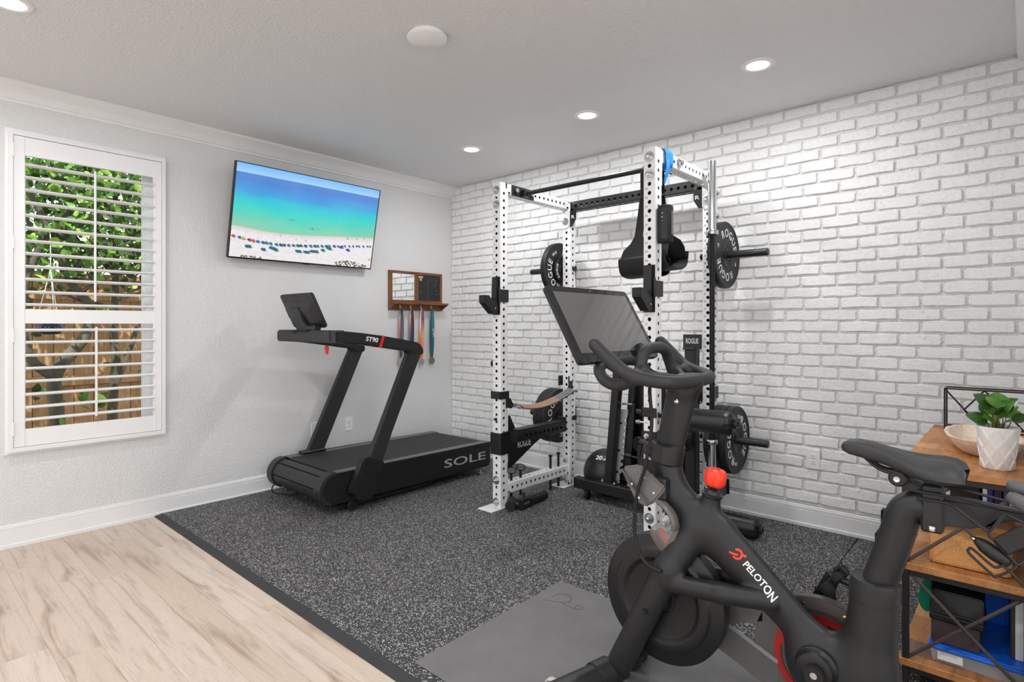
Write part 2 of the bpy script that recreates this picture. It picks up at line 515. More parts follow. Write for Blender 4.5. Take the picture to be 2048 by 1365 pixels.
for a, z in cand:
    k = br.randrange(14); tilt = br.uniform(-0.006, 0.006); dz = br.uniform(-0.002, 0.002)
    w0 = max(a, 0.002)
    if (a, z) in ns:
        o = bpy.data.objects.new('brick', bmesh_[k]); COL.objects.link(o); o.parent = wall_back
        o.location = Vector((a + 0.007, 0, z + 0.006 + dz)) - Vector(ORG['wall_back']); o.rotation_euler = (0, tilt, 0)
    else:
        sx = 1.0 if a >= 0 else max(0.12, (BL + a - 0.01) / BL)
        x0 = a + 0.007 if a >= 0 else 0.003
        ct, st = math.cos(tilt), math.sin(tilt)
        rest.add([(x0 + v[0] * sx, v[1], z + 0.006 + dz + v[2] - v[0] * st * sx) for v in shapes[k].v], shapes[k].f)
tag(rest.build('far_bricks', M_BRICK, wall_back, 28), kind='stuff')
# ---------------------------------------------------------------- baseboards, crown, soffit
def run(prof, a, b, axis):
    """moulding: prof lists (out, z); a..b along the wall"""
    mb = MB()
    if axis == 'y': mb.prism([(o, a, z) for o, z in prof], (0, b - a, 0))
    else: mb.prism([(a, -o, z) for o, z in prof], (b - a, 0, 0))
    return mb
bb = [(0, 0), (0.022, 0), (0.022, 0.018), (0.014, 0.022), (0.014, 0.103), (0.0085, 0.1045), (0.0085, 0.108), (0.0125, 0.1105), (0.0125, 0.120), (0.007, 0.1225), (0.007, 0.126), (0.009, 0.129), (0.005, 0.134), (0, 0.134)]
struct(run(bb, YB, 0.0, 'y'), 'baseboard_left', M_TRIM)
struct(run([(o, z + 0.012) for o, z in bb], 0.014, XR, 'x'), 'baseboard_back', M_TRIM)
cr = [(0, H), (0.088, H), (0.088, H - 0.012), (0.080, H - 0.020), (0.062, H - 0.032), (0.042, H - 0.052), (0.028, H - 0.076), (0.024, H - 0.082), (0.024, H - 0.090), (0.012, H - 0.094), (0.012, H - 0.108), (0.006, H - 0.112), (0, H - 0.112)]
struct(run(cr, YB, 0.004, 'y'), 'trim_1', M_TRIM)
so = [(4.428, H), (4.432, H - 0.02), (4.445, H - 0.03), (4.462, H - 0.05), (4.478, H - 0.085), (4.484, H - 0.12), (6.2, H - 0.12), (6.2, H)]
struct(MB().prism([(x, -0.004, z) for x, z in so], (0, YB + 0.1, 0)), 'trim_2', M_TRIM)
# ---------------------------------------------------------------- window with plantation shutter
win = thing('window_1', (0, -3.1, 0.55), None, None); win['kind'] = 'structure'
fr = MB()
oy0, oy1, oz0, oz1 = -3.506, -2.686, 0.562, 2.456
iy0, iy1, iz0, iz1 = -3.486, -2.706, 0.588, 2.435
def frame_ring(mb, o, i, xa, xb):
    (a0, a1, c0, c1), (b0, b1, d0, d1) = o, i
    O = [(a0, c0), (a1, c0), (a1, c1), (a0, c1)]; I = [(b0, d0), (b1, d0), (b1, d1), (b0, d1)]
    vs = [(xa, y, z) for y, z in O] + [(xa, y, z) for y, z in I] + [(xb, y, z) for y, z in O] + [(xb, y, z) for y, z in I]
    fs = []
    for k in range(4):
        j = (k + 1) % 4
        fs += [[k, j, 4 + j, 4 + k], [8 + k, 8 + j, 12 + j, 12 + k], [k, j, 8 + j, 8 + k], [4 + k, 4 + j, 12 + j, 12 + k]]
    mb.add(vs, fs)
frame_ring(fr, (oy0 - 0.016, oy1 + 0.012, oz0 - 0.016, oz1 + 0.02), (oy0 + 0.006, oy1 - 0.006, oz0 + 0.006, oz1 - 0.006), 0.0, 0.014)
frame_ring(fr, (oy0, oy1, oz0, oz1), (iy0, iy1, iz0, iz1), 0.0, 0.042)
frame_ring(fr, (iy0 - 0.004, iy1 + 0.004, iz0 - 0.004, iz1 + 0.004), (wy0 + 0.001, wy1 - 0.001, wz0 + 0.001, wz1 - 0.001), -0.005, 0.004)
fr.build('window_frame', M_TRIM, win, 1, 0.002)
M_SHUT = plain('shutter_paint', (236, 236, 236), 0.3, vary=0.01)
g = 0.002
sy0, sy1 = iy0 + g, iy1 - g
xs0, xs1 = 0.008, 0.034
sl, sr = -3.432, -2.757
shp = MB()
shp.bbox((xs0, sy0, iz0 + g), (xs1, sl, iz1 - g), 0.002).build('stile', M_SHUT, win, 1)
MB().bbox((xs0, sr, iz0 + g), (xs1, sy1, iz1 - g), 0.002).build('stile', M_SHUT, win, 1)
MB().bbox((xs0, sl, 2.322), (xs1 - 0.003, sr, iz1 - g), 0.002).build('rail', M_SHUT, win, 1)
MB().bbox((xs0, sl, 1.322), (xs1 - 0.003, sr, 1.408), 0.002).build('rail', M_SHUT, win, 1)
MB().bbox((xs0, sl, iz0 + g), (xs1 - 0.003, sr, 0.693), 0.002).build('rail', M_SHUT, win, 1)
lou = [2.269, 2.194, 2.119, 2.044, 1.968, 1.892, 1.816, 1.740, 1.663, 1.587, 1.510, 1.435, 1.282, 1.209, 1.131, 1.053, 0.975, 0.898, 0.821, 0.747]
lm = None
for z in lou:
    if lm is None:
        prof = [(0.032 * math.cos(R(a)), 0.0095 * math.sin(R(a))) for a in range(0, 360, 36)]
        mb = MB().prism([(x, sl + 0.001, zz) for x, zz in prof], (0, sr - sl - 0.002, 0))
        lm = mb.mesh('louver', M_SHUT, (0, sl, 0), 50)
    o = put('louver', lm, win, (0.021, sl, z)); o.rotation_euler = (0, R(-1), 0)
for z0, z1, ry in ((1.46, 2.29, -3.093), (0.735, 1.30, -3.087)):
    MB().bbox((0.055, ry - 0.006, z0), (0.066, ry + 0.006, z1), 0.002).build('tilt_rod', M_SHUT, win, 1)
for z in (2.345, 1.80, 1.25, 0.70):
    MB().bbox((0.040, iy0 - 0.006, z - 0.04), (0.047, iy0 + 0.004, z + 0.04), 0.0015).build('hinge', M_TRIM, win, 1)
M_VINYL = plain('window_vinyl', (236, 238, 240), 0.35, vary=0.01)
vf = MB()
frame_ring(vf, (wy0, wy1, wz0, wz1), (wy0 + 0.012, wy1 - 0.012, wz0 + 0.012, wz1 - 0.012), -0.16, -0.005)
frame_ring(vf, (wy0 + 0.012, wy1 - 0.012, wz0 + 0.012, wz1 - 0.012), (wy0 + 0.05, wy1 - 0.05, wz0 + 0.05, wz1 - 0.05), -0.16, -0.10)
frame_ring(vf, (wy0 + 0.05, wy1 - 0.05, wz0 + 0.05, wz1 - 0.05), (wy0 + 0.062, wy1 - 0.062, wz0 + 0.062, wz1 - 0.062), -0.15, -0.12)
vf.build('sash', M_VINYL, win, 1)
def glass_mat():
    t = NT('window_glass'); tr = t.n('BsdfTransparent'); gl = t.n('BsdfGlossy'); gl.inputs['Roughness'].default_value = 0.02
    lw = t.n('LayerWeight'); lw.inputs[0].default_value = 0.15; mx = t.n('MixShader'); f = t.math('MULTIPLY', lw.outputs['Fresnel'], 0.5)
    t.l(f, mx.inputs[0]); t.l(tr.outputs[0], mx.inputs[1]); t.l(gl.outputs[0], mx.inputs[2]); t.l(mx.outputs[0], t.out.inputs[0]); return t.m
M_GLASS = glass_mat()
MB().box((-0.137, wy0 + 0.055, wz0 + 0.055), (-0.133, wy1 - 0.055, wz1 - 0.055)).build('pane', M_GLASS, win, 1)

MT = 0.012      # thickness of the rubber flooring
M_BLACK = plain('black_plastic', (27, 27, 28), 0.42, grain=0.08, gscale=300)
M_BLACKG = plain('gloss_black', (18, 18, 19), 0.18)
M_STEEL = plain('black_powder_coat', (28, 28, 29), 0.38, grain=0.12, gscale=500)
M_CHROME = plain('zinc_plated_steel', (205, 207, 208), 0.22, metal=1.0, vary=0.03)
M_WHITE_P = plain('white_plastic', (240, 240, 240), 0.35, vary=0.01)
# ---------------------------------------------------------------- rubber gym flooring
gf = thing('rubber_gym_flooring', (2.4, -1.35, 0), 'speckled grey rubber gym flooring with black ramp edge covering the floor under the equipment', 'flooring')
for a, b, yt in ((0.024, 1.262, -0.024), (1.2625, 2.482, -0.024), (2.4825, 3.702, -0.024), (3.706, 4.525, -0.024), (4.5255, 6.15, -1.76)):
    MB().bbox((a, -2.701, 0.0005), (b, yt, MT - (0.0016 if a > 3.7 else 0.0002)), 0.0012).build('rubber_strip', M_RUBBER, gf, 1)
for a, b in ((0.024, 0.816), (0.8175, 2.03), (2.0315, 3.25), (3.2515, 4.47), (4.4715, 6.15)):
    mb = MB(); mb.prism([(a, -2.7015, 0.0005), (a, -2.7015, MT - 0.0003), (a, -2.710, MT - 0.0003), (a, -2.718, MT - 0.003), (a, -2.742, 0.005), (a, -2.752, 0.0022), (a, -2.752, 0.0005)], (b - a, 0, 0))
    mb.build('ramp_edge', M_EDGE, gf, 1)
# ---------------------------------------------------------------- exercise mat under the bike
M_MATG = plain('grey_foam_mat', (112, 111, 112), 0.75, grain=0.35, gscale=700, vary=0.08)
em = MB(); em.bbox((2.712, -2.646, MT), (4.56, -1.712, MT + 0.006), 0.0025)
ex = em.build('exercise_mat', M_MATG, None, 1)
tag(ex, 'plain dark grey exercise mat lying under the stationary bike', 'mat')
# embossed rider mark near its far left corner: shallow raised outline
eb = MB()
c0 = Vector((2.83, -1.86, MT + 0.0062))
eb.tube([c0 + Vector((0.045 * math.cos(R(a)), 0.045 * math.sin(R(a)), 0)) for a in range(-60, 220, 14)], 0.0015, 5)
eb.tube([c0 + Vector((-0.06, -0.07, 0)), c0 + Vector((0.02, -0.035, 0)), c0 + Vector((0.11, -0.045, 0))], 0.0015, 5)
eb.tube([c0 + Vector((0.11 + 0.018 * math.cos(R(a)), -0.02 + 0.018 * math.sin(R(a)), 0)) for a in range(0, 360, 30)], 0.0015, 5, closed=True)
eb.build('embossed_mark', plain('mat_emboss', (86, 85, 86), 0.7), ex, 40, loc=ORG[ex.name])
# ---------------------------------------------------------------- ceiling fittings
def emis(name, col, s):
    t = NT(name); t.b.inputs['Base Color'].default_value = (0.8, 0.8, 0.8, 1)
    t.b.inputs['Emission Color'].default_value = srgb(*col); t.b.inputs['Emission Strength'].default_value = s; return t.m
M_LENS = emis('lit_lens', (255, 253, 248), 6.0)
names = ['white recessed ceiling downlight closest to the far corner', 'white recessed ceiling downlight in the middle of the row along the brick wall', 'white recessed ceiling downlight nearest the white side beam in the row along the brick wall', 'white recessed ceiling downlight above the window, cut by the picture edge']
for (dx, dy), lb in zip(DOWN_AT[:4], names):
    d = thing('ceiling_downlight', (dx, dy, H), lb, 'downlight', 'recessed ceiling downlights')
    MB().lathe([(0.060, 0), (0.088, 0), (0.088, -0.003), (0.083, -0.007), (0.066, -0.009), (0.060, -0.006)], (dx, dy, H), n=40, close=True).build('trim_ring', M_WHITE_P, d, 40)
    MB().lathe([(0.0, -0.004), (0.061, -0.004), (0.061, -0.0005), (0, -0.0005)], (dx, dy, H), n=40, close=False).build('lens', M_LENS, d, 40)
for dx, dy in DOWN_AT[4:]:
    if dy < -2:
        continue
sm = (2.2747,-2.2204,2.74)
sd = thing('smoke_detector', (sm[0], sm[1], H), 'round flat white cover disc on the ceiling', 'detector')
MB().lathe([(0, -0.030), (0.088, -0.028), (0.098, -0.022), (0.098, -0.016), (0, -0.016)], (sm[0], sm[1], H), n=40).build('cover', M_WHITE_P, sd, 40)
MB().lathe([(0, -0.016), (0.082, -0.016), (0.082, 0), (0, 0)], (sm[0] + 0.004, sm[1], H), n=32).build('base', M_WHITE_P, sd, 40)
# ---------------------------------------------------------------- wall plates
M_SLOT = plain('slot_black', (20, 20, 20), 0.6)
M_PLATE = plain('outlet_plate', (238, 238, 236), 0.32, vary=0.01)
def plate(name, c, out, side, label, w=0.075, h=0.120, sockets=True):
    c = Vector(c); o = Vector(out); s_ = Vector(side); t = thing(name, c, label, 'outlet' if sockets else 'wall plate')
    def bx(mb, u0, u1, v0, v1, d0, d1, r):
        M = Matrix((( s_.x, 0, o.x, c.x), (s_.y, 0, o.y, c.y), (0, 1, 0, c.z), (0, 0, 0, 1)))
        mb.bbox((u0, v0, d0), (u1, v1, d1), r, M)
    mb = MB(); bx(mb, -w / 2, w / 2, -h / 2, h / 2, 0.0005, 0.006, 0.003); mb.build('cover_plate', M_PLATE, t, 1)
    if sockets:
        for dz in (0.0195, -0.0195):
            mb = MB(); bx(mb, -0.017, 0.017, dz - 0.0145, dz + 0.0145, 0.005, 0.0085, 0.004); so_ = mb.build('socket', M_PLATE, t, 1)
            mb = MB()
            for u in (-0.0065, 0.0065): bx(mb, u - 0.0012, u + 0.0012, dz - 0.002, dz + 0.0075, 0.0075, 0.0088, 0.0004)
            bx(mb, -0.0028, 0.0028, dz - 0.0105, dz - 0.0055, 0.0075, 0.0088, 0.0012); mb.build('slots', M_SLOT, so_, 1, loc=None)
        mb = MB(); bx(mb, -0.003, 0.003, -0.003, 0.003, 0.005, 0.0072, 0.001); mb.build('screw', M_CHROME, t, 1)
    return t
plate('wall_outlet', (0, -1.223, 0.4385), (1, 0, 0), (0, 1, 0), 'white double socket outlet on the plain wall behind the treadmill')
plate('wall_outlet', (3.448, -0.004, 0.4515), (0, -1, 0), (1, 0, 0), 'white double socket outlet on the white brick wall beside the rack', w=0.082, h=0.125)
plate('blank_wall_plate', (0, -1.548, 0.432), (1, 0, 0), (0, 1, 0), 'blank white wall plate half hidden behind the treadmill post', sockets=False)
# ---------------------------------------------------------------- television
def screen_picture(name, y0, y1, z0, z1, x0, x1, nx=300, ny=170):
    """a lit screen: a fine grid of coloured cells showing sky, sea, beach and rows of umbrellas"""
    r = np.random.RandomState(5)
    U, V = np.meshgrid((np.arange(nx) + 0.5) / nx, (np.arange(ny) + 0.5) / ny, indexing='ij')
    def nz(fx, fy, seed):
        g_ = np.random.RandomState(seed).rand(fx + 3, fy + 3); a = U * fx; b = V * fy; i = a.astype(int); j = b.astype(int); fa = a - i; fb = b - j
        fa = fa * fa * (3 - 2 * fa); fb = fb * fb * (3 - 2 * fb)
        return (g_[i, j] * (1 - fa) + g_[i + 1, j] * fa) * (1 - fb) + (g_[i, j + 1] * (1 - fa) + g_[i + 1, j + 1] * fa) * fb
    # v measured from the bottom edge
    shore = np.interp(U, [0, 0.15, 0.3, 0.45, 0.6, 0.8, 1.0], [0.327, 0.308, 0.298, 0.310, 0.330, 0.358, 0.385]) + 0.006 * (nz(9, 1, 3) - 0.5)
    hor = 0.905
    keys = [(0.0, (150, 208, 178)), (0.10, (128, 214, 186)), (0.22, (104, 214, 190)), (0.38, (70, 216, 206)), (0.55, (60, 200, 224)), (0.72, (78, 160, 226)), (0.9, (84, 138, 216)), (1.0, (88, 140, 214))]
    t = np.clip((V - shore) / (hor - shore) + 0.10 * (nz(7, 14, 8) - 0.5) + 0.05 * (nz(40, 60, 9) - 0.5), 0, 1)
    ks = np.array([k for k, _ in keys]); C3 = np.stack([np.interp(t, ks, [c[i] for _, c in keys]) for i in range(3)], -1)
    sky = V > hor
    st = np.clip((V - hor) / (1 - hor), 0, 1)[..., None]
    C3 = np.where(sky[..., None], (1 - st) * np.array((168, 214, 250)) + st * np.array((120, 190, 250)), C3)
    d = V - shore
    foam = np.exp(-(d / 0.008) ** 2)[..., None]
    C3 = C3 * (1 - 0.7 * foam) + 0.7 * foam * np.array((235, 226, 216))
    sand = (d < 0)[..., None]
    sd_ = np.array((238, 234, 236)) + (nz(90, 60, 4) - 0.5)[..., None] * 14 - np.clip(1 + d / 0.05, 0, 1)[..., None] * np.array((10, 22, 26))
    C3 = np.where(sand, sd_, C3)
    dark = (np.exp(-((U - 0.53) / 0.03) ** 2 - ((V - 0.405) / 0.012) ** 2) + 0.6 * np.exp(-((U - 0.37) / 0.03) ** 2 - ((V - 0.475) / 0.006) ** 2))[..., None] * np.clip(nz(60, 40, 6) * 1.6, 0, 1)[..., None]
    C3 = C3 * (1 - 0.6 * dark) + 0.6 * dark * np.array((60, 90, 90))
    def blob(u, v, a, b, col):
        m = (((U - u) / a) ** 2 + ((V - v) / b) ** 2 < 1)[..., None]; nonlocal C3; C3 = np.where(m, np.array(col, float), C3)
    base = lambda u: float(np.interp(u, [0, 0.15, 0.3, 0.5, 0.7, 0.85, 1.0], [0.228, 0.190, 0.178, 0.200, 0.235, 0.262, 0.285]))
    for i in range(34):
        u = 0.02 + 0.96 * i / 33 + r.uniform(-0.006, 0.006)
        col = [(196, 90, 70), (70, 110, 190), (200, 190, 90), (170, 50, 70)][i % 4] if i < 6 else [(30, 130, 140), (40, 120, 150), (26, 110, 120), (60, 130, 160), (40, 80, 160)][r.randint(5) if i < 24 else 4]
        v = base(u); s_ = 1.0 if i < 24 else 0.7
        blob(u + 0.006, v - 0.014, 0.012 * s_, 0.007 * s_, (120, 120, 128)); blob(u, v, 0.0125 * s_, 0.0145 * s_, col)
    for u, v in ((0.105, 0.125), (0.115, 0.128), (0.205, 0.108), (0.255, 0.135), (0.268, 0.130), (0.285, 0.118), (0.43, 0.128), (0.445, 0.128), (0.485, 0.128), (0.50, 0.127), (0.53, 0.142), (0.55, 0.145), (0.565, 0.146), (0.61, 0.170), (0.645, 0.205), (0.66, 0.195), (0.80, 0.205), (0.745, 0.230)):
        col = (36, 112, 128) if u < 0.7 else (50, 80, 180)
        blob(u + 0.008, v - 0.014, 0.016, 0.007, (110, 112, 120)); blob(u, v, 0.0165, 0.016, col)
    for u, v in ((0.305, 0.288), (0.415, 0.255), (0.48, 0.258), (0.79, 0.345), (0.86, 0.352), (0.92, 0.37)): blob(u, v, 0.003, 0.009, (120, 80, 70))
    veg = (U > 0.71) & (U < 0.97) & (V < 0.05 * np.exp(-((U - 0.82) / 0.12) ** 2) + 0.02) & (nz(120, 60, 12) > 0.45)
    C3 = np.where(veg[..., None], np.array((120, 116, 92)) + (nz(140, 80, 2)[..., None] - 0.5) * 90, C3)
    veg2 = (U > 0.07) & (U < 0.2) & (V < 0.022) & (nz(120, 60, 13) > 0.5); C3 = np.where(veg2[..., None], np.array((130, 120, 110)), C3)
    blob(0.985, 0.11, 0.014, 0.012, (226, 178, 90))
    C3 = np.clip(C3, 0, 255) / 255; C3 = np.where(C3 <= 0.04045, C3 / 12.92, ((C3 + 0.055) / 1.055) ** 2.4)
    gy = y0 + (y1 - y0) * np.arange(nx + 1) / nx; gv = np.arange(ny + 1) / ny
    GY, GV = np.meshgrid(gy, gv, indexing='ij')
    vs = np.stack([x0 + (x1 - x0) * GV, GY, z0 + (z1 - z0) * GV], -1).reshape(-1, 3)
    idx = np.arange((nx + 1) * (ny + 1)).reshape(nx + 1, ny + 1)
    q = np.stack([idx[:-1, :-1], idx[1:, :-1], idx[1:, 1:], idx[:-1, 1:]], -1).reshape(-1, 4)
    me = bpy.data.meshes.new(name); me.from_pydata(vs.tolist(), [], q.tolist())
    at = me.color_attributes.new('picture', 'FLOAT_COLOR', 'CORNER')
    cc = np.concatenate([C3, np.ones(C3.shape[:2] + (1,))], -1).reshape(-1, 4)
    at.data.foreach_set('color', np.repeat(cc, 4, axis=0).astype(np.float32).ravel())
    return me

tv = thing('television', (0.0, -1.668, 2.157), 'wall-mounted flat television showing a beach with rows of umbrellas', 'television')
tb = Vector((0.075, 0, 1.813)); tt = Vector((0.228, 0, 2.502))       # tilted down on its bracket
tu = (tt - tb).normalized(); tn = Vector((tu.z, 0, -tu.x)); th_ = (tt - tb).length
MT_TV = Matrix(((0, tn.x, tu.x, tb.x), (1, 0, 0, -2.288), (0, tn.z, tu.z, tb.z), (0, 0, 0, 1)))   # local: across, out, up
wtv = 1.241
MB().bbox((0, -0.035, 0), (wtv, -0.004, th_), 0.003, MT_TV).build('housing', M_BLACK, tv, 1)
fr = MB()
for a, b in (((0, -0.004, 0), (wtv, 0.001, 0.011)), ((0, -0.004, th_ - 0.006), (wtv, 0.001, th_)), ((0, -0.004, 0.011), (0.007, 0.001, th_ - 0.006)), ((wtv - 0.007, -0.004, 0.011), (wtv, 0.001, th_ - 0.006))):
    fr.bbox(a, b, 0.001, MT_TV)
fr.build('bezel', M_BLACKG, tv, 1)
MB().bbox((wtv / 2 - 0.03, -0.004, -0.004), (wtv / 2 + 0.03, 0.0, 0.002), 0.001, MT_TV).build('logo_tab', M_BLACKG, tv, 1)
me = screen_picture('screen', 0.007, wtv - 0.007, 0.011, th_ - 0.006, 0, 0)
# bring the picture grid (0, across, up) into the tilted frame
me.transform(Matrix.Translation(-Vector(ORG[tv.name])) @ MT_TV @ Matrix(((0, 1, 0, 0), (1, 0, 0, -0.0035), (0, 0, 1, 0), (0, 0, 0, 1))))
t = NT('lit_beach_picture'); ca = t.n('VertexColor', layer_name='picture')
t.b.inputs['Base Color'].default_value = (0.01, 0.01, 0.01, 1); t.b.inputs['Roughness'].default_value = 0.12
t.l(ca.outputs[0], t.b.inputs['Emission Color']); t.b.inputs['Emission Strength'].default_value = 1.27
me.materials.append(t.m); me.update()
put('screen', me, tv, ORG[tv.name])
br = MB(); br.box((0.002, -1.86, 2.0), (0.02, -1.46, 2.3)); br.box((0.018, -1.80, 2.06), (0.125, -1.77, 2.25)); br.box((0.018, -1.55, 2.06), (0.125, -1.52, 2.25))
br.build('wall_bracket', M_STEEL, tv, 1)
# ---------------------------------------------------------------- wall organiser: mirror, chalkboard, ledge, hooks
def wood_mat(name, base, dark, axis_scale, scale=3.0, rough=0.45, bump=0.15):
    t = NT(name); t.b.inputs['Roughness'].default_value = rough
    v = t.coord(axis_scale)
    a = t.noise(v, scale, 7, 0.65, 0.8); f = t.noise(v, scale * 9, 5, 0.7)
    c = t.ramp(a, [(0.3, srgb(*dark)), (0.5, srgb(*base)), (0.72, srgb(*[min(255, x * 1.12) for x in base]))])
    c = t.mix(0.45, c, t.ramp(f, [(0.35, (0.55, 0.5, 0.45)), (0.6, (1, 1, 1))]), 'MULTIPLY')
    t.l(c, t.b.inputs['Base Color']); t.bump(f, bump, 0.001); return t.m
M_OAKY = wood_mat('stained_wood_along', (126, 78, 44), (84, 47, 26), (6, 1, 6))
M_OAKZ = wood_mat('stained_wood_upright', (126, 78, 44), (84, 47, 26), (6, 6, 1))
org = thing('wall_organizer', (0, -0.477, 1.456), 'dark-stained wooden wall rack with mirror, small chalkboard, ledge and brass hooks', 'wall rack')
oy0, oy1, ob, ot = -0.806, -0.149, 1.456, 1.833
bd = MB()
def obx(mb, y0, y1, z0, z1, x0=0.001, x1=0.02, r=0.0015): return mb.bbox((x0, y0, z0), (x1, y1, z1), r)
obx(bd, oy0, oy1, 1.807, ot); obx(bd, oy0, oy1, 1.515, 1.555); 
bd.build('frame_rail', M_OAKY, org, 1)
for a, b in ((oy0, -0.766), (-0.494, -0.455), (-0.178, oy1)): obx(MB(), a, b, 1.555, 1.807).build('frame_stile', M_OAKZ, org, 1)
obx(MB(), oy0, oy1, ob, 1.515, 0.001, 0.016).build('hook_board', M_OAKY, org, 1)
obx(MB(), oy0, oy1, 1.512, 1.530, 0.016, 0.118).build('ledge', M_OAKY, org, 1)
for y in (oy0 + 0.001, oy1 - 0.013):
    MB().prism([(0.016, y, 1.512), (0.112, y, 1.512), (0.016, y, 1.459)], (0, 0.012, 0)).build('ledge_bracket', M_OAKZ, org, 1)
t = NT('mirror_silver'); t.b.inputs['Base Color'].default_value = (0.92, 0.93, 0.93, 1); t.b.inputs['Metallic'].default_value = 1; t.b.inputs['Roughness'].default_value = 0.01; M_MIRROR = t.m
MB().box((0.002, -0.767, 1.554), (0.010, -0.493, 1.808)).build('mirror', M_MIRROR, org, 1)
cb = MB().box((0.002, -0.456, 1.554), (0.011, -0.177, 1.808)).build('chalkboard', plain('chalkboard_black', (40, 40, 41), 0.6, grain=0.1), org, 1)
ch = MB(); r2 = random.Random(11)
for y, z, w in ((-0.30, 1.785, 0.05), (-0.235, 1.786, 0.045), (-0.30, 1.765, 0.035), (-0.24, 1.764, 0.04), (-0.235, 1.735, 0.025), (-0.26, 1.715, 0.03), (-0.235, 1.66, 0.03), (-0.215, 1.625, 0.035), (-0.44, 1.70, 0.02), (-0.435, 1.635, 0.03)):
    p = []
    for k in range(9): p.append((0.0115, y + w * k / 8, z + r2.uniform(-0.005, 0.005)))
    ch.tube(p, 0.0009, 4)
ch.tube([(0.0114, -0.325, 1.805), (0.0114, -0.325, 1.557)], 0.0007, 4)
ch.build('chalk_writing', plain('chalk', (150, 150, 148), 0.9), cb, 1, loc=ORG[org.name])
M_BRASS = plain('brass', (206, 168, 96), 0.3, metal=1.0)
HOOKY = (-0.677, -0.553, -0.426, -0.297)
for y in HOOKY:
    hk = MB(); hk.bbox((0.016, y - 0.009, 1.468), (0.0185, y + 0.009, 1.508), 0.001)
    hk.tube(smooth_path([(0.018, y, 1.476), (0.034, y, 1.470), (0.040, y, 1.480), (0.038, y, 1.488)], 5), 0.0028, 8)
    h_ = hk.build('hook', M_BRASS, org, 40)
    sc = MB(); sc.lathe([(0.0025, 0), (0.0025, 0.001), (0, 0.0012)], (0.0184, y, 1.500), (1, 0, 0), 8); sc.lathe([(0.0025, 0), (0.0025, 0.001), (0, 0.0012)], (0.0184, y, 1.486), (1, 0, 0), 8)
    sc.build('screw', M_SLOT, h_, 40, loc=ORG[org.name])
for k, (y, z) in enumerate(((-0.437, 1.787), (-0.408, 1.788), (-0.423, 1.762))):
    mg = MB().lathe([(0.011, 0.0115), (0.0125, 0.013), (0.0125, 0.016), (0.010, 0.018), (0, 0.018)], (0, y, z), (1, 0, 0), 20).build('magnet', plain('cream_magnet', (214, 196, 140), 0.4), None, 40)
    tag(mg, ('small round cream magnet at the upper corner of the chalkboard', 'second round cream magnet along the chalkboard top', 'lowest of the three round cream chalkboard magnets')[k], 'magnet', 'chalkboard magnets')
# ---------------------------------------------------------------- hanging medals
def stripes(name, stops, zlo, zhi):
    t = NT(name); t.b.inputs['Roughness'].default_value = 0.6; w = t.n('NewGeometry'); sx = t.n('SeparateXYZ'); t.l(w.outputs['Position'], sx.inputs[0])
    mr = t.n('MapRange'); mr.inputs[1].default_value = zlo; mr.inputs[2].default_value = zhi; t.l(sx.outputs[2], mr.inputs[0])
    t.l(t.ramp(mr.outputs[0], [(p, srgb(*c)) for p, c in stops]), t.b.inputs['Base Color']); return t.m
def medal(y, zbot, mats, label, disc, dcol, twist=0.0):
    t = thing('hanging_medal', (0.04, y, zbot - 0.05), label, 'medal', 'medals hanging from the brass hooks')
    ztop = 1.474
    for s_, m_, nm in ((-1, mats[0], 'ribbon'), (1, mats[1], 'ribbon')):
        vs = []; n = 16
        for k in range(n + 1):
            q = k / n; z = ztop + (zbot - ztop) * q
            sp = math.sin(PI * q) ** 0.7
            yy = y + s_ * (0.004 + 0.007 * sp); w = 0.010 + 0.006 * min(1, q * 4) - 0.003 * max(0, q - 0.8) * 5
            xx = 0.036 - 0.012 * q + s_ * 0.004 * sp; a = s_ * (0.25 + twist * q)
            for e in (-1, 1):
                for o in (0.0, 0.0012): vs.append((xx + e * w * math.sin(a) + o, yy + e * w * math.cos(a), z))
        fs = []
        for k in range(n):
            b = k * 4; c = b + 4
            for i, j in ((0, 1), (1, 3), (3, 2), (2, 0)): fs.append([b + i, b + j, c + j, c + i])
        fs += [[0, 1, 3, 2], [n * 4, n * 4 + 2, n * 4 + 3, n * 4 + 1]]
        MB().add(vs, fs).build(nm, m_, t, 60)
    mt = plain('medal_' + disc, dcol, 0.35, metal=1.0)
    mb = MB(); c = Vector((0.030, y + 0.002, zbot - 0.034))
    if disc == 'star':
        pts = [c + Vector((0, (0.034 if k % 2 else 0.027) * math.cos(R(k * 18)), (0.034 if k % 2 else 0.027) * math.sin(R(k * 18)))) for k in range(20)]
        mb.prism(pts, (0.005, 0, 0))
    else: mb.lathe([(0.031, 0), (0.035, 0.001), (0.035, 0.005), (0.031, 0.006), (0.027, 0.0045), (0, 0.0045)], c, (1, 0, 0), 28)
    mb.lathe([(0.012, 0.0045), (0.012, 0.0065), (0.009, 0.007), (0, 0.007)], c, (1, 0, 0), 16)
    mb.tube([c + Vector((0.003, 0.007 * math.cos(R(a)), 0.034 + 0.007 * math.sin(R(a)))) for a in range(0, 360, 30)], 0.0014, 6, closed=True)
    mb.build('medallion', mt, t, 35)
    return t
m1 = stripes('ribbon_rose', [(0.0, (120, 70, 90)), (0.3, (176, 82, 84)), (0.6, (222, 140, 110)), (0.8, (214, 196, 200)), (1, (90, 80, 92))], 1.0, 1.47)
m1b = stripes('ribbon_slate', [(0, (80, 84, 100)), (0.5, (110, 92, 110)), (1, (70, 66, 74))], 1.0, 1.47)
m2 = stripes('ribbon_blue', [(0, (30, 50, 110)), (0.35, (44, 104, 170)), (0.6, (150, 140, 160)), (0.85, (222, 214, 214)), (1, (180, 170, 170))], 1.0, 1.47)
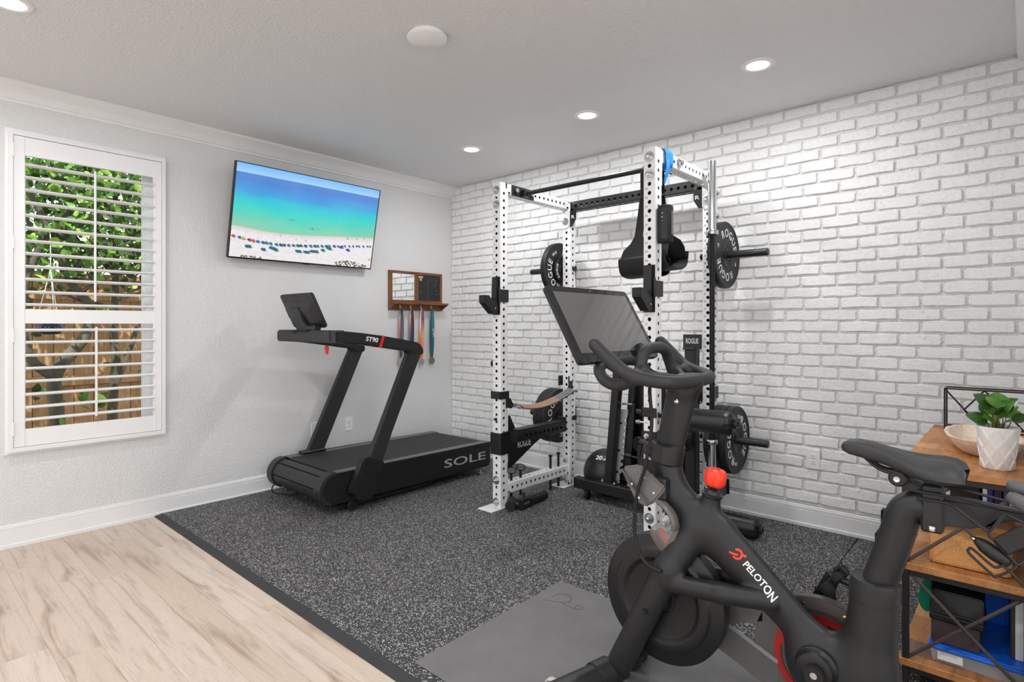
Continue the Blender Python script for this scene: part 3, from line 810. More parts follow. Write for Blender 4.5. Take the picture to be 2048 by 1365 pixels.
m2b = stripes('ribbon_maroon', [(0, (36, 50, 100)), (0.5, (60, 50, 80)), (0.75, (110, 30, 40)), (1, (90, 26, 34))], 1.0, 1.47)
m3 = stripes('ribbon_orange', [(0, (255, 88, 20)), (0.28, (255, 100, 24)), (0.5, (252, 170, 70)), (0.66, (238, 224, 230)), (1, (244, 240, 244))], 0.98, 1.47)
m3b = stripes('ribbon_white', [(0, (250, 120, 40)), (0.5, (210, 170, 150)), (0.8, (120, 70, 84)), (1, (150, 90, 100))], 0.98, 1.47)
m4 = stripes('ribbon_teal', [(0, (20, 88, 96)), (0.5, (18, 100, 112)), (1, (50, 120, 132))], 0.98, 1.47)
m4b = stripes('ribbon_teal_navy', [(0, (120, 60, 70)), (0.3, (60, 70, 100)), (0.7, (24, 90, 104)), (1, (40, 100, 116))], 0.98, 1.47)
medal(HOOKY[0], 1.0, (m1, m1b), 'medal on a rose and grey ribbon, hung on the hook under the mirror', 'silver', (196, 192, 176), 0.5)
medal(HOOKY[1], 1.0, (m2, m2b), 'medal on a blue and maroon ribbon, partly behind the treadmill handrail', 'pewter', (150, 150, 150), 0.3)
medal(HOOKY[2], 0.985, (m3, m3b), 'medal on a white ribbon fading to bright orange', 'star', (170, 172, 180), -0.2)
g4 = medal(HOOKY[3], 0.99, (m4b, m4), 'medal on a teal ribbon printed with the year 2015', 'bronze', (150, 130, 104), 0.2)
write('2015', (0.0455, HOOKY[3] + 0.012, 1.235), (0, -0.12, 1), (0, -1, -0.12), 0.03, 0.0004, 0.0004, width=0.085, height=0.020).build('printed_year', M_WHITE_P, g4, 1)

# ---------------------------------------------------------------- power rack
M_RWHITE = plain('white_powder_coat', (236, 236, 236), 0.35, grain=0.05, gscale=400, vary=0.01)
M_NUM = plain('number_print', (60, 60, 60), 0.6, vary=0)
M_PRINTW = plain('white_print', (232, 232, 232), 0.5, vary=0)
M_RUBP = plain('black_bumper_rubber', (31, 31, 32), 0.5, grain=0.12, gscale=250)
UW = 0.0762
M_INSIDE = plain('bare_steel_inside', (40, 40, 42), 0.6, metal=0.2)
PITCH = 0.0515
def holed_beam(mb, p, ax, L, e1, e2, w, hole=0.0118, h1=None, h2=None, wall=0.005, nh=12, ends=True):
    """square tube from p (centre of its end) along ax, round holes on its e1 faces at h1 and on its e2 faces at h2"""
    p = Vector(p); ax = Vector(ax); e1 = Vector(e1); e2 = Vector(e2); hw = w / 2; c = 0.006
    def face(n, s, hs):
        # flat strip, outward n, side s
        hs = sorted(h for h in (hs or []) if 0.02 < h < L - 0.02)
        cuts = [0.0] + [(a + b) / 2 for a, b in zip(hs, hs[1:])] + [L]
        if not hs: cuts = [0, L]
        o = p + n * hw; ww = hw - c
        if not hs:
            mb.quad(o - s * ww, o + s * ww, o + s * ww + ax * L, o - s * ww + ax * L); return
        for i, h in enumerate(hs):
            a, b = cuts[i], cuts[i + 1]
            vs = []; k = nh
            for q in range(k):
                t = 2 * PI * q / k; cu, cv = math.cos(t), math.sin(t)
                vs.append(o + s * (hole * cu) + ax * (h + hole * cv))
            for q in range(k):
                t = 2 * PI * q / k; cu, cv = math.cos(t), math.sin(t)
                m = max(abs(cu), abs(cv)); cu, cv = cu / m, cv / m
                if nh % 8 and abs(abs(cu) - abs(cv)) < 0.45: cu, cv = math.copysign(1, cu), math.copysign(1, cv)
                vs.append(o + s * (ww * cu) + ax * (h + (b - h) * cv if cv > 0 else h + (h - a) * cv))
            for q in range(k):
                t = 2 * PI * q / k
                vs.append(o - n * wall + s * (hole * math.cos(t)) + ax * (h + hole * math.sin(t)))
            fs = []
            for q in range(k):
                r = (q + 1) % k; fs.append([q, r, k + r, k + q]); fs.append([q, 2 * k + q, 2 * k + r, r])
            mb.add(vs, fs)
            # bare dark steel inside the tube
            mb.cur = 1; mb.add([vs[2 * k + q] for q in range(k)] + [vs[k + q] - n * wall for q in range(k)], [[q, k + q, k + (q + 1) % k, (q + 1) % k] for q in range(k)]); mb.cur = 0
    face(e1, e2, h1); face(-e1, e2, h1); face(e2, e1, h2); face(-e2, e1, h2)
    for a, b in ((1, 1), (1, -1), (-1, -1), (-1, 1)):
        u = e1 * a; v = e2 * b; r = hw - c
        prev = None
        for k in range(4):
            t = R(30 * k); q = p + u * (r + c * math.cos(t)) + v * (r + c * math.sin(t))
            if prev is not None: mb.quad(prev, q, q + ax * L, prev + ax * L)
            prev = q
    if ends:
        for t in (0, L):
            o = p + ax * t; mb.quad(o - e1 * hw - e2 * hw, o + e1 * hw - e2 * hw, o + e1 * hw + e2 * hw, o - e1 * hw + e2 * hw)
    return mb
def hexbolt(mb, c, n, r=0.0185, h=0.016, washer=0.030, stud=0.0):
    n = Vector(n).normalized(); c = Vector(c)
    if washer: mb.cyl(c, c + n * 0.004, washer, n=24)
    mb.tube([c + n * 0.004, c + n * (0.004 + h)], r, 6)
    if stud: mb.lathe([(r * 0.6, 0), (r * 0.6, stud * 0.8), (r * 0.42, stud), (0, stud * 1.04)], c + n * (0.004 + h), n, 14)
    else: mb.lathe([(r * 0.82, 0), (r * 0.7, 0.0018), (0, 0.002)], c + n * (0.004 + h), n, 16)
    return mb
def bolt(parent, c, n, *a, **k):
    root = parent
    while root.parent: root = root.parent
    return hexbolt(MB(), c, n, *a, **k).build('bolt', M_CHROME, parent, 40, loc=ORG[root.name])
XL, XRR = 1.707, 2.906        # inner edge of the left posts, outer edge of the right posts
YF, YR = -1.085, -0.272       # front edge of front posts, front edge of rear posts
ZT = 2.325
UP = {'FL': (XL - UW / 2, YF + UW / 2), 'FR': (XRR - UW / 2, YF + UW / 2), 'RL': (1.721 - UW / 2, YR + UW / 2), 'RR': (2.903 - UW / 2, YR + UW / 2)}
rack = thing('power_rack', (2.30, -0.66, MT), 'tall white four-post steel power rack with numbered holes, black pull-up bar and black rear beam', 'power rack')
HZ = [2.272 - PITCH * k for k in range(0, 45)]
for nm, (ux, uy) in UP.items():
    top = ZT if nm[0] == 'F' else 2.310
    z0 = MT + 0.008; mb = MB()
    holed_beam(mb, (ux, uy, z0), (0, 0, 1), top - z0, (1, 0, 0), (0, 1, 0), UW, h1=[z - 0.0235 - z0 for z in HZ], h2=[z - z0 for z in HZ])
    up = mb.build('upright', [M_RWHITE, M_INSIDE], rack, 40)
    num = MB()
    for k in range(4, 40):
        write(str(40 - k), (ux - 0.019, uy - UW / 2 - 0.0004, HZ[k] + 0.026), (1, 0, 0), (0, 0, 1), 0.0165, 0.0001, mb=num)
    num.build('hole_numbers', M_NUM, up, 1, loc=ORG[rack.name])
    fp = MB(); sx = -1 if nm[1] == 'L' else 1
    fp.bbox((ux - 0.085 if sx < 0 else ux - 0.05, uy - 0.14, MT + 0.0003), (ux + 0.05 if sx < 0 else ux + 0.085, uy + 0.08, MT + 0.008), 0.002)
    fp.build('foot_plate', M_RWHITE, rack, 1)
    if nm[0] == 'F':
        for k in (0, 2, 40, 43): bolt(rack, (ux, uy - UW / 2, HZ[k]), (0, -1, 0), stud=0.010)
    else:
        for k in (40, 43): bolt(rack, (ux, uy - UW / 2, HZ[k]), (0, -1, 0))
        bolt(rack, (ux, uy - UW / 2 - 0.0108, 2.155), (0, -1, 0), stud=0.008)
        if nm == 'RR':
            for k in (1, 4): bolt(rack, (ux + UW / 2, uy, HZ[k] - 0.02), (1, 0, 0), stud=0.008)
for sd in 'LR':
    fx, fy = UP['F' + sd]; rx, ry = UP['R' + sd]
    y0, y1 = fy + UW / 2 + 0.006, ry - UW / 2 - 0.006
    hs = [0.05 + PITCH * k for k in range(0, 14)]
    for nm_, zc, zlo, zhi in (('top_rail', 2.286, 2.115, 2.322), ('bottom_rail', 0.142, 0.065, 0.255)):
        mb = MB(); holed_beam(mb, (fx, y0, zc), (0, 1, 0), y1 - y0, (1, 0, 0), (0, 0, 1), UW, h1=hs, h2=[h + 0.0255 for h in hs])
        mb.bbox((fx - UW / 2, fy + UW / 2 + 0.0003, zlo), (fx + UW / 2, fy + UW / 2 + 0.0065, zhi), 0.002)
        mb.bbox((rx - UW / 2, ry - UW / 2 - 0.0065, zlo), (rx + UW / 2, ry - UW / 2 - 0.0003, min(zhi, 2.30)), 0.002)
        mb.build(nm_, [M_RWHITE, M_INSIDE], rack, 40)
mb = MB(); bx0, bx1 = UP['RL'][0] + UW / 2 + 0.001, UP['RR'][0] - UW / 2 - 0.001; by = YR + UW / 2
hs = [0.055 + PITCH * k for k in range(0, 21)]
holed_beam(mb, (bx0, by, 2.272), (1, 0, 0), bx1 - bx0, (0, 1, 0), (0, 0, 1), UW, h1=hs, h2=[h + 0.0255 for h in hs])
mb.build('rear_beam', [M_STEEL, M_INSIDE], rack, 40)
for x, s_ in ((bx0, 1), (bx1, -1)):
    mb = MB(); mb.prism([(x, YR - 0.0005, 2.235), (x + s_ * 0.06, YR - 0.0005, 2.235), (x + s_ * 0.058, YR - 0.0005, 2.165), (x + s_ * 0.022, YR - 0.0005, 2.108), (x, YR - 0.0005, 2.108)], (0, -0.0055, 0))
    gu = mb.build('gusset', M_STEEL, rack, 1)
    write('R', (x + s_ * 0.032, YR - 0.0065, 2.185), (1, 0, 0), (0, 0, 1), 0.04, 0.0003, 0.001, width=0.032, height=0.027).build('cut_mark', M_PRINTW if s_ < 0 else M_MORTAR, gu, 1, loc=ORG[rack.name])
for nm in ('RL', 'RR'):
    gx, gy = UP[nm]; y = YR - 0.0066
    MB().prism([(gx - 0.036, y, 2.245), (gx + 0.036, y, 2.245), (gx + 0.036, y, 2.13), (gx + 0.02, y, 2.105), (gx - 0.006, y, 2.098), (gx - 0.026, y, 2.112), (gx - 0.036, y, 2.16)], (0, -0.004, 0)).build('joint_plate', M_RWHITE, rack, 1, 0.001)
# pull-up bar with its end plates
mb = MB(); py = -0.845
mb.tube([(XL + 0.008, py, 2.276), (XRR - UW - 0.008, py, 2.276)], 0.016, 18)
pb = mb.build('pull_up_bar', M_STEEL, rack, 40)
for x, s_ in ((XL + 0.0005, 1), (XRR - UW - 0.0005, -1)):
    mb = MB(); mb.bbox((x, py - 0.125, 2.246), (x + s_ * 0.007, py + 0.125, 2.322), 0.003); mb.bbox((x + s_ * 0.006, py - 0.03, 2.25), (x + s_ * 0.05, py + 0.03, 2.302), 0.006)
    ep = mb.build('end_plate', M_STEEL, rack, 1)
    bolt(ep, (x + s_ * 0.007, py - 0.085, 2.286), (s_, 0, 0), 0.0175, washer=0); bolt(ep, (x + s_ * 0.007, py + 0.085, 2.286), (s_, 0, 0), 0.0175, washer=0)
bolt(rack, (XRR + 0.0003, py + 0.05, 2.288), (1, 0, 0), 0.020, stud=0.012, washer=0.030)
# plate horns and star knobs
for sd, z in (('L', 1.770), ('L', 0.562), ('R', 1.780), ('R', 0.553)):
    ux, uy = UP['R' + sd]; s_ = -1 if sd == 'L' else 1; x0 = ux + s_ * UW / 2; x1 = 1.282 if sd == 'L' else 3.246
    mb = MB(); mb.tube([(x0 + s_ * 0.001, uy, z), (x1 - s_ * 0.003, uy, z), (x1, uy, z)], [0.0242, 0.0242, 0.022], 24)
    mb.bbox((x0 + s_ * 0.0005, uy - 0.036, z - 0.07), (x0 + s_ * 0.006, uy + 0.036, z + 0.05), 0.003)
    h_ = mb.build('plate_horn', M_STEEL, rack, 40)
    mb = MB(); kx = ux - s_ * UW / 2
    mb.lathe([(0.012, 0), (0.012, 0.014), (0.021, 0.016), (0.021, 0.026), (0.012, 0.030), (0, 0.030)], (kx - s_ * 0.0004, uy, z + 0.0), (-s_, 0, 0), 10); mb.build('star_knob', M_BLACK, h_, 30, loc=ORG[rack.name])
mb = MB(); mb.lathe([(0.008, 0), (0.008, 0.02), (0.024, 0.022), (0.024, 0.034), (0.015, 0.040), (0, 0.040)], (XL - UW - 0.0004, YF + UW / 2, 1.036), (-1, 0, 0), 9); mb.build('star_knob', M_BLACK, rack, 30)
mb = MB(); mb.lathe([(0.010, 0), (0.010, 0.016), (0.007, 0.020), (0, 0.020)], (XL - UW / 2, YF - 0.0003, 0.645), (0, -1, 0), 14); mb.build('pop_pin', M_BLACK, rack, 30)
# ---------------------------------------------------------------- weight plates
def weight_plate(x, z, y, s_, thick, label, words, R_=0.222, small=False, textdeg=0, lb='', lbdeg=0, hub=True):
    """x is the face that shows; s_ is the side it faces"""
    t = thing('weight_plate', (x - s_ * thick / 2, y, z - R_), label, 'weight plate', 'black weight plates on the rack horns')
    T = thick; Rr = R_
    if small: prof = [(0.026, 0.0), (0.040, 0.0), (0.044, -0.004), (Rr * 0.62, -0.006), (Rr * 0.72, 0), (Rr - 0.006, 0), (Rr, -0.004), (Rr, -T + 0.003), (Rr - 0.004, -T), (0.026, -T)]
    else: prof = [(0.0262, -0.004), (0.030, -0.002), (0.075, -0.002), (0.078, 0.0), (0.088, 0.0), (0.092, -0.004), (Rr * 0.90, -0.004), (Rr * 0.925, 0), (Rr - 0.006, 0), (Rr, -0.005), (Rr, -T + 0.005), (Rr - 0.005, -T), (0.0262, -T)]
    MB().lathe(prof, (x, y, z), (s_, 0, 0), 56, close=True).build('disc', M_RUBP, t, 35)
    if hub: MB().lathe([(0.0255, 0.001), (0.034, 0.001), (0.036, -0.002), (0.0255, -0.003)], (x, y, z), (s_, 0, 0), 32, close=True).build('hub_ring', M_STEEL, t, 35)
    if words:
        mb = MB(); tr_ = Rr * (0.66 if not small else 0.8); d_ = 0.0008
        cx_ = x + s_ * (-0.0034 if not small else 0.0005)
        for w_, a_ in words: ring_text(w_, (cx_, y, z), (s_, 0, 0), tr_ , a_, Rr * (0.34 if not small else 0.3), bold=0.0005, step=1.5, mb=mb)
        if lb:
            for a_ in (lbdeg, lbdeg + 180): ring_text(lb, (cx_, y, z), (s_, 0, 0), Rr * 0.70, a_, Rr * 0.135, bold=0.0004, step=1.2, mb=mb)
        mb.build('lettering', M_PRINTW, t, 1)
    return t
RW = 'ROGUE'
hy = YR + UW / 2
zUL, zLL, zUR, zLR = 1.770, 0.562, 1.780, 0.553
weight_plate(1.600, zUL, hy, 1, 0.022, 'thin black bumper plate with white lettering and 10LB on the upper left rack horn', [(RW, -115), (RW, 65)], lb='10LB', lbdeg=-33)
weight_plate(1.576, zUL, hy, 1, 0.022, 'outer thin black bumper plate behind the lettered one on the upper left rack horn', [])
weight_plate(1.622, zUL, hy, 1, 0.020, 'small black change plate in front of the thin plates on the upper left rack horn', [('ROGUE', -100), ('ROGUE', 80)], R_=0.105, small=True)
weight_plate(1.600, zLL, hy, 1, 0.040, 'black bumper plate with white lettering and 45LB on the lower left rack horn', [(RW, -52), (RW, 128)], lb='45LB', lbdeg=-140)
weight_plate(1.5585, zLL, hy, 1, 0.040, 'middle thick black bumper plate of the lower left rack horn', [])
weight_plate(1.517, zLL, hy, 1, 0.040, 'outermost thick black bumper plate of the lower left rack horn', [])
weight_plate(2.985, zUR, hy, 1, 0.024, 'thin black bumper plate with white lettering, upper right rack horn by the barbell sleeve', [(RW, 20), (RW, 200)], lb='10', lbdeg=-70)
weight_plate(2.9595, zUR, hy, 1, 0.024, 'second thin black bumper plate behind the lettered one, upper right rack horn', [])
weight_plate(3.053, zLR, hy, 1, 0.044, 'black bumper plate with white lettering and 25LB facing the wall outlet, lower right rack horn', [(RW, -97), (RW, 83)], lb='25LB', lbdeg=194)
weight_plate(3.007, zLR, hy, 1, 0.046, 'middle thick black bumper plate of the lower right rack horn', [])
weight_plate(2.959, zLR, hy, 1, 0.050, 'inner thick black bumper plate of the lower right rack horn next to the post', [])
# ---------------------------------------------------------------- barbell stood upright
bx, by_ = 2.984, -0.487
bar = thing('barbell', (bx, by_, 0.1), 'long barbell with bright chrome sleeves stood upright beside the right rear rack post', 'barbell')
MB().lathe([(0.0255, 0), (0.0255, 0.430), (0.0245, 0.439), (0.012, 0.439), (0.012, 0.430), (0, 0.430)], (bx, by_, 1.912), n=32).build('sleeve', M_CHROME, bar, 35)
MB().lathe([(0.0255, 0), (0.0255, -0.40), (0, -0.40)], (bx, by_, 0.562), n=32).build('sleeve', M_CHROME, bar, 35)
for z0 in (1.884, 0.560): MB().lathe([(0.037, 0), (0.039, 0.003), (0.039, 0.026), (0.037, 0.029), (0.0255, 0.029), (0.0255, 0)], (bx, by_, z0), n=32, close=True).build('collar', M_CHROME, bar, 35)
MB().cyl((bx, by_, 0.589), (bx, by_, 1.884), 0.0165, n=20).build('shaft', plain('black_oxide_steel', (34, 34, 36), 0.35, metal=0.6, grain=0.2, gscale=900), bar, 40)
mb = MB(); mb.lathe([(0.031, 0), (0.031, 0.20), (0.0275, 0.20), (0.0275, 0.01), (0, 0.01)], (bx, by_, 0.165), n=28); mb.bbox((2.87, -0.286, 0.20), (bx + 0.03, -0.2735, 0.30), 0.003); mb.bbox((bx - 0.02, by_ + 0.028, 0.20), (bx + 0.02, -0.284, 0.30), 0.003)
mb.build('barbell_holder', M_STEEL, rack, 40)
# ---------------------------------------------------------------- J-cups
def jcup(ux, label):
    zc = 1.52; x0 = ux - 0.033; x1 = ux + 0.033; yf = YF
    t = thing('j_cup', (ux, yf - 0.05, 1.385), label, 'bar hook', 'bar hooks on the front posts')
    mb = MB(); mb.prism([(x0 + 0.006, yf - 0.004, 1.650), (x0 + 0.006, yf - 0.020, 1.652), (x0 + 0.006, yf - 0.026, 1.50), (x0 + 0.006, yf - 0.045, 1.485), (x0 + 0.006, yf - 0.085, 1.505), (x0 + 0.006, yf - 0.098, 1.520), (x0 + 0.006, yf - 0.150, 1.520), (x0 + 0.006, yf - 0.150, 1.470), (x0 + 0.006, yf - 0.060, 1.392), (x0 + 0.006, yf - 0.004, 1.392)], (0.054, 0, 0))
    mb.build('hook_body', M_BLACK, t, 1, 0.003)
    mb = MB(); mb.bbox((x0 - 0.004, yf - 0.0035, 1.385), (x1 + 0.004, yf - 0.0003, 1.655), 0.001); mb.bbox((ux + UW / 2 + 0.0006, yf - 0.003, 1.475), (ux + UW / 2 + 0.0066, yf + 0.082, 1.565), 0.002)
    mb.bbox((x1 - 0.002, yf - 0.016, 1.47), (ux + UW / 2 + 0.0066, yf - 0.003, 1.58), 0.003)
    br_ = mb.build('bracket', M_STEEL, t, 1)
    mb = MB(); mb.lathe([(0.006, 0), (0.006, 0.004), (0, 0.005)], (ux + 0.0334, yf - 0.05, 1.43), (1, 0, 0), 12); mb.build('screw', M_CHROME, t, 30)
jcup(UP['FL'][0], 'black hooked bar cup on the front post nearest the treadmill')
jcup(UP['FR'][0], 'black hooked bar cup on the front post above the bike screen')
# ---------------------------------------------------------------- spotter arms (black, reaching to the wall inside the posts)
def spotter(sx, ux, label, wordside):
    t = thing('spotter_arm', (ux, -0.75, 0.30), label, 'spotter arm', 'black safety arms inside the rack')
    xi = ux + sx * (UW / 2 + 0.001)              # inner face
    zt, zb = 0.548, 0.395
    mb = MB()
    # sleeve round the front post
    mb.bbox((ux - UW / 2 - 0.012, YF - 0.012, zb), (ux + UW / 2 + 0.012, YF - 0.002, zt), 0.006)
    mb.bbox((ux - sx * (UW / 2 + 0.002), YF - 0.012, zb), (ux - sx * (UW / 2 + 0.012), YF + 0.07, zt), 0.003)
    mb.build('sleeve', M_STEEL, t, 1)
    mb = MB(); mb.prism([(xi, YF - 0.010, zt), (xi, -0.95, zt + 0.012), (xi, -0.60, 0.47), (xi, -0.72, 0.42), (xi, -0.98, 0.292), (xi, YF + 0.078, 0.29), (xi, YF + 0.078, zb), (xi, YF - 0.010, zb)], (sx * 0.008, 0, 0))
    sp = mb.build('side_plate', M_STEEL, t, 1)
    mb = MB(); mb.prism([(xi, YF + 0.079, zt - 0.01), (xi, YF + 0.079, 0.665), (xi, YF + 0.092, 0.665), (xi, -0.93, zt + 0.01)], (sx * 0.008, 0, 0)); mb.build('upper_fin', M_STEEL, t, 1)
    mb = MB(); xc = xi + sx * (0.010 + UW / 2)
    xc = ux + sx * 0.045 + sx * 0.012
    holed_beam(mb, (xi + sx * 0.047, -1.00, 0.520), (0, 1, 0), 0.58, (1, 0, 0), (0, 0, 1), 0.076, h1=[0.1 + PITCH * k for k in range(9)], h2=[])
    mb.build('arm_tube', [M_STEEL, M_INSIDE], t, 40)
    mb = MB(); mb.bbox((xi + sx * 0.010, -0.985, 0.5585), (xi + sx * 0.084, -0.44, 0.570), 0.003); mb.build('top_pad', M_BLACK, t, 1)
    mb = MB(); mb.bbox((xi + sx * 0.008, -0.435, 0.485), (xi + sx * 0.086, -0.421, 0.595), 0.003); mb.build('end_stop', M_STEEL, t, 1)
    if wordside:
        write('ROGUE', (xi + sx * 0.0088, -0.835, 0.445), (0, 1, 0), (0, 0, 1), 0.06, 0.0004, 0.0008, width=0.150, height=0.052).build('lettering', M_PRINTW, sp, 1, loc=ORG[t.name])
    return t
spotter(1, UP['FL'][0], 'black steel safety arm with white lettering on the treadmill side of the rack', True)
spotter(-1, UP['FR'][0], 'black steel safety arm low on the rack side behind the stationary bike', False)
# ---------------------------------------------------------------- safety straps slung front to rear
M_WEB = plain('webbing_grey', (92, 90, 88), 0.8, grain=0.4, gscale=800)
M_LEATH = plain('strap_leather', (150, 118, 96), 0.7, grain=0.3, gscale=300)
def strap(sx, ux, label):
    t = thing('safety_strap', (ux, -0.65, 0.70), label, 'safety strap', 'strap safeties slung between front and rear posts')
    xi = ux + sx * (UW / 2 + 0.004); xm = xi + sx * 0.045
    mb = MB(); mb.bbox((ux - UW / 2 - 0.010, YF - 0.010, 0.788), (ux + UW / 2 + 0.010, YF - 0.001, 0.842), 0.003); mb.bbox((ux + sx * (UW / 2 + 0.001), YF - 0.010, 0.788), (ux + sx * (UW / 2 + 0.009), YF + 0.085, 0.842), 0.002)
    mb.prism([(xi + sx * 0.003, YF + 0.05, 0.79), (xi + sx * 0.003, YF + 0.05, 0.725), (xi + sx * 0.003, YF + 0.10, 0.715), (xi + sx * 0.003, YF + 0.125, 0.735), (xi + sx * 0.003, YF + 0.088, 0.79)], (sx * 0.010, 0, 0))
    mb.build('front_bracket', M_STEEL, t, 1)
    mb = MB(); mb.bbox((ux + sx * (UW / 2 + 0.001), YR - 0.012, 0.84), (ux + sx * (UW / 2 + 0.009), YR + 0.080, 0.90), 0.002); mb.prism([(xi + sx * 0.003, YR + 0.03, 0.86), (xi + sx * 0.003, YR - 0.005, 0.86), (xi + sx * 0.003, YR - 0.035, 0.785), (xi + sx * 0.003, YR - 0.015, 0.775), (xi + sx * 0.003, YR + 0.03, 0.80)], (sx * 0.010, 0, 0))
    mb.bbox((ux - sx * (UW / 2 + 0.001), YR - 0.03, 0.82), (ux - sx * (UW / 2 + 0.009), YR + 0.06, 0.90), 0.002)
    mb.build('rear_bracket', M_STEEL, t, 1)
    for y, z in ((YF + 0.108, 0.733), (YR - 0.022, 0.790)):
        mb = MB(); mb.cyl((xi + sx * 0.002, y, z), (xi + sx * 0.085, y, z), 0.007, n=14); hexbolt(mb, (xi + sx * 0.083, y, z), (sx, 0, 0), 0.011, washer=0.014)
        mb.build('bolt', M_CHROME, t, 40)
    ya, za, yb, zb = YF + 0.112, 0.735, YR - 0.024, 0.792
    def pt(q):
        y = ya + (yb - ya) * q; z = za + (zb - za) * q - 0.052 * 4 * q * (1 - q) * (1.25 - 0.5 * q); return y, z
    def band(q0, q1, name, mat, w, lift, par):
        mb = MB(); vs = []; n = 16
        for k in range(n + 1):
            y, z = pt(q0 + (q1 - q0) * k / n); tw = 0.35 * sx
            for e in (0, 1):
                for o in (0, 0.004): vs.append((xi + sx * (0.014 + e * w), y, z + o + lift + (0.012 if e == 0 else -0.008)))
        fs = []
        for k in range(n):
            b = 4 * k; c = b + 4
            for i, j in ((0, 1), (1, 3), (3, 2), (2, 0)): fs.append([b + i, b + j, c + j, c + i])
        fs += [[0, 1, 3, 2], [4 * n, 4 * n + 2, 4 * n + 3, 4 * n + 1]]
        return mb.add(vs, fs).build(name, mat, par, 50)
    band(0.0, 1.0, 'band', M_BLACK, 0.066, 0, t); band(0.04, 0.70, 'leather_sleeve', M_LEATH, 0.066, 0.0042, t); b2 = band(0.70, 0.99, 'webbing', M_WEB, 0.066, 0.0042, t)
    mb = MB()
    for o in (0.012, 0.033, 0.054):
        ps = []
        for k in range(8):
            y, z = pt(0.71 + 0.27 * k / 7); ps.append((xi + sx * (0.014 + o), y, z + 0.0095 + 0.012 - 0.020 * o / 0.066))
        mb.tube(ps, 0.0012, 5)
    mb.build('stitching', M_PRINTW, b2, 40, loc=ORG[t.name])
strap(1, UP['FL'][0], 'sagging brown and grey safety strap on the treadmill side of the rack')
strap(-1, UP['FR'][0], 'grey webbing safety strap inside the right-hand rack posts behind the bike stem')
# ---------------------------------------------------------------- band pegs and pins in the bottom rails
def peg(x, y, ztop, zbot, label, dring=None):
    t = thing('band_peg', (x, y, zbot), label, 'rack pin', 'pins dropped through the bottom rails')
    mb = MB(); mb.cyl((x, y, zbot), (x, y, ztop - 0.012), 0.0098, n=16); mb.build('shank', M_STEEL, t, 40)
    if dring is None:
        mb = MB(); mb.lathe([(0.0098, 0), (0.0175, 0.001), (0.0175, 0.010), (0.013, 0.013), (0, 0.013)], (x, y, ztop - 0.012), n=16); mb.build('head', M_STEEL, t, 40)
    else:
        a = dring; d = Vector((math.cos(a), math.sin(a), 0)); c = Vector((x, y, ztop - 0.012))
        mb = MB(); mb.lathe([(0.013, 0), (0.014, 0.006), (0.010, 0.012), (0, 0.012)], c, n=16)
        mb.tube(smooth_path([c + d * 0.012 + Vector((0, 0, 0.006)), c + d * 0.030 + Vector((0, 0, 0.014)), c + d * 0.034 + Vector((0, 0, 0.036)), c + d * 0.010 + Vector((0, 0, 0.050)), c - d * 0.026 + Vector((0, 0, 0.046)), c - d * 0.030 + Vector((0, 0, 0.020)), c - d * 0.012 + Vector((0, 0, 0.006))], 5), 0.004, 8)
        mb.build('d_handle', M_STEEL, t, 40)
fx = UP['FL'][0]; hs0 = UP['FL'][1] + UW / 2 + 0.006 + 0.05 + 0.0255
def railhole(n): return hs0 + PITCH * n
peg(fx, railhole(9), 0.284, 0.016, 'tall black pin with round head in the left bottom rail, nearer the rack front')
peg(fx, railhole(11), 0.288, 0.016, 'tall black pin with round head in the left bottom rail, nearest the rear post')
peg(fx, railhole(0), 0.236, 0.055, 'black loop-handled pin in the left bottom rail right behind the front post', dring=R(55))
peg(fx, railhole(2), 0.240, 0.055, 'black loop-handled pin in the left bottom rail, second from the front post', dring=R(20))
fx = UP['FR'][0]
peg(fx, railhole(1), 0.262, 0.045, 'short black pin in the right bottom rail, nearer the front post')
peg(fx, railhole(3), 0.270, 0.045, 'short black pin in the right bottom rail, farther from the front post')

M_VINYLB = plain('black_vinyl_padding', (29, 29, 30), 0.36, grain=0.12, gscale=350)
M_CLOTHB = plain('black_webbing_cloth', (21, 21, 22), 0.6, grain=0.3, gscale=600)
M_RAWST = plain('bare_laser_cut_steel', (176, 176, 176), 0.4, metal=0.35, grain=0.1, gscale=300)
# ---------------------------------------------------------------- bench stored upright on its wheeled base
bn = thing('upright_bench', (2.3, -0.4, MT), 'black steel weight bench stored upright on a wheeled base behind the bike screen', 'bench')
mb = MB(); mb.bbox((1.925, -0.50, 0.083), (2.80, -0.424, 0.160), 0.006); mb.build('base_rail', M_STEEL, bn, 1)
mb = MB(); mb.bbox((2.40, -0.424, 0.083), (2.476, -0.12, 0.159), 0.006); mb.build('base_rail', M_STEEL, bn, 1)
mb = MB(); mb.bbox((1.919, -0.502, 0.081), (1.926, -0.422, 0.162), 0.003); mb.lathe([(0.016, 0), (0.014, 0.003), (0, 0.003)], (1.96, -0.5005, 0.122), (0, -1, 0), 20); mb.build('end_cap', M_BLACK, bn, 30)
for x in (2.028, 2.72):
    mb = MB(); mb.lathe([(0.010, -0.011), (0.030, -0.011), (0.033, -0.008), (0.033, 0.008), (0.030, 0.011), (0.010, 0.011)], (x, -0.475, MT + 0.0335), (1, 0, 0.0), 28, close=True); w_ = mb.build('caster', M_BLACK, bn, 40)
    mb = MB(); mb.bbox((x - 0.018, -0.49, MT + 0.03), (x - 0.013, -0.46, 0.083), 0.001); mb.bbox((x + 0.013, -0.49, MT + 0.03), (x + 0.018, -0.46, 0.083), 0.001); mb.bbox((x - 0.024, -0.497, 0.074), (x + 0.024, -0.445, 0.0828), 0.002); mb.cyl((x - 0.02, -0.475, MT + 0.0335), (x + 0.02, -0.475, MT + 0.0335), 0.005, n=12)
    mb.build('caster_fork', M_BLACK, w_, 30, loc=ORG[bn.name])
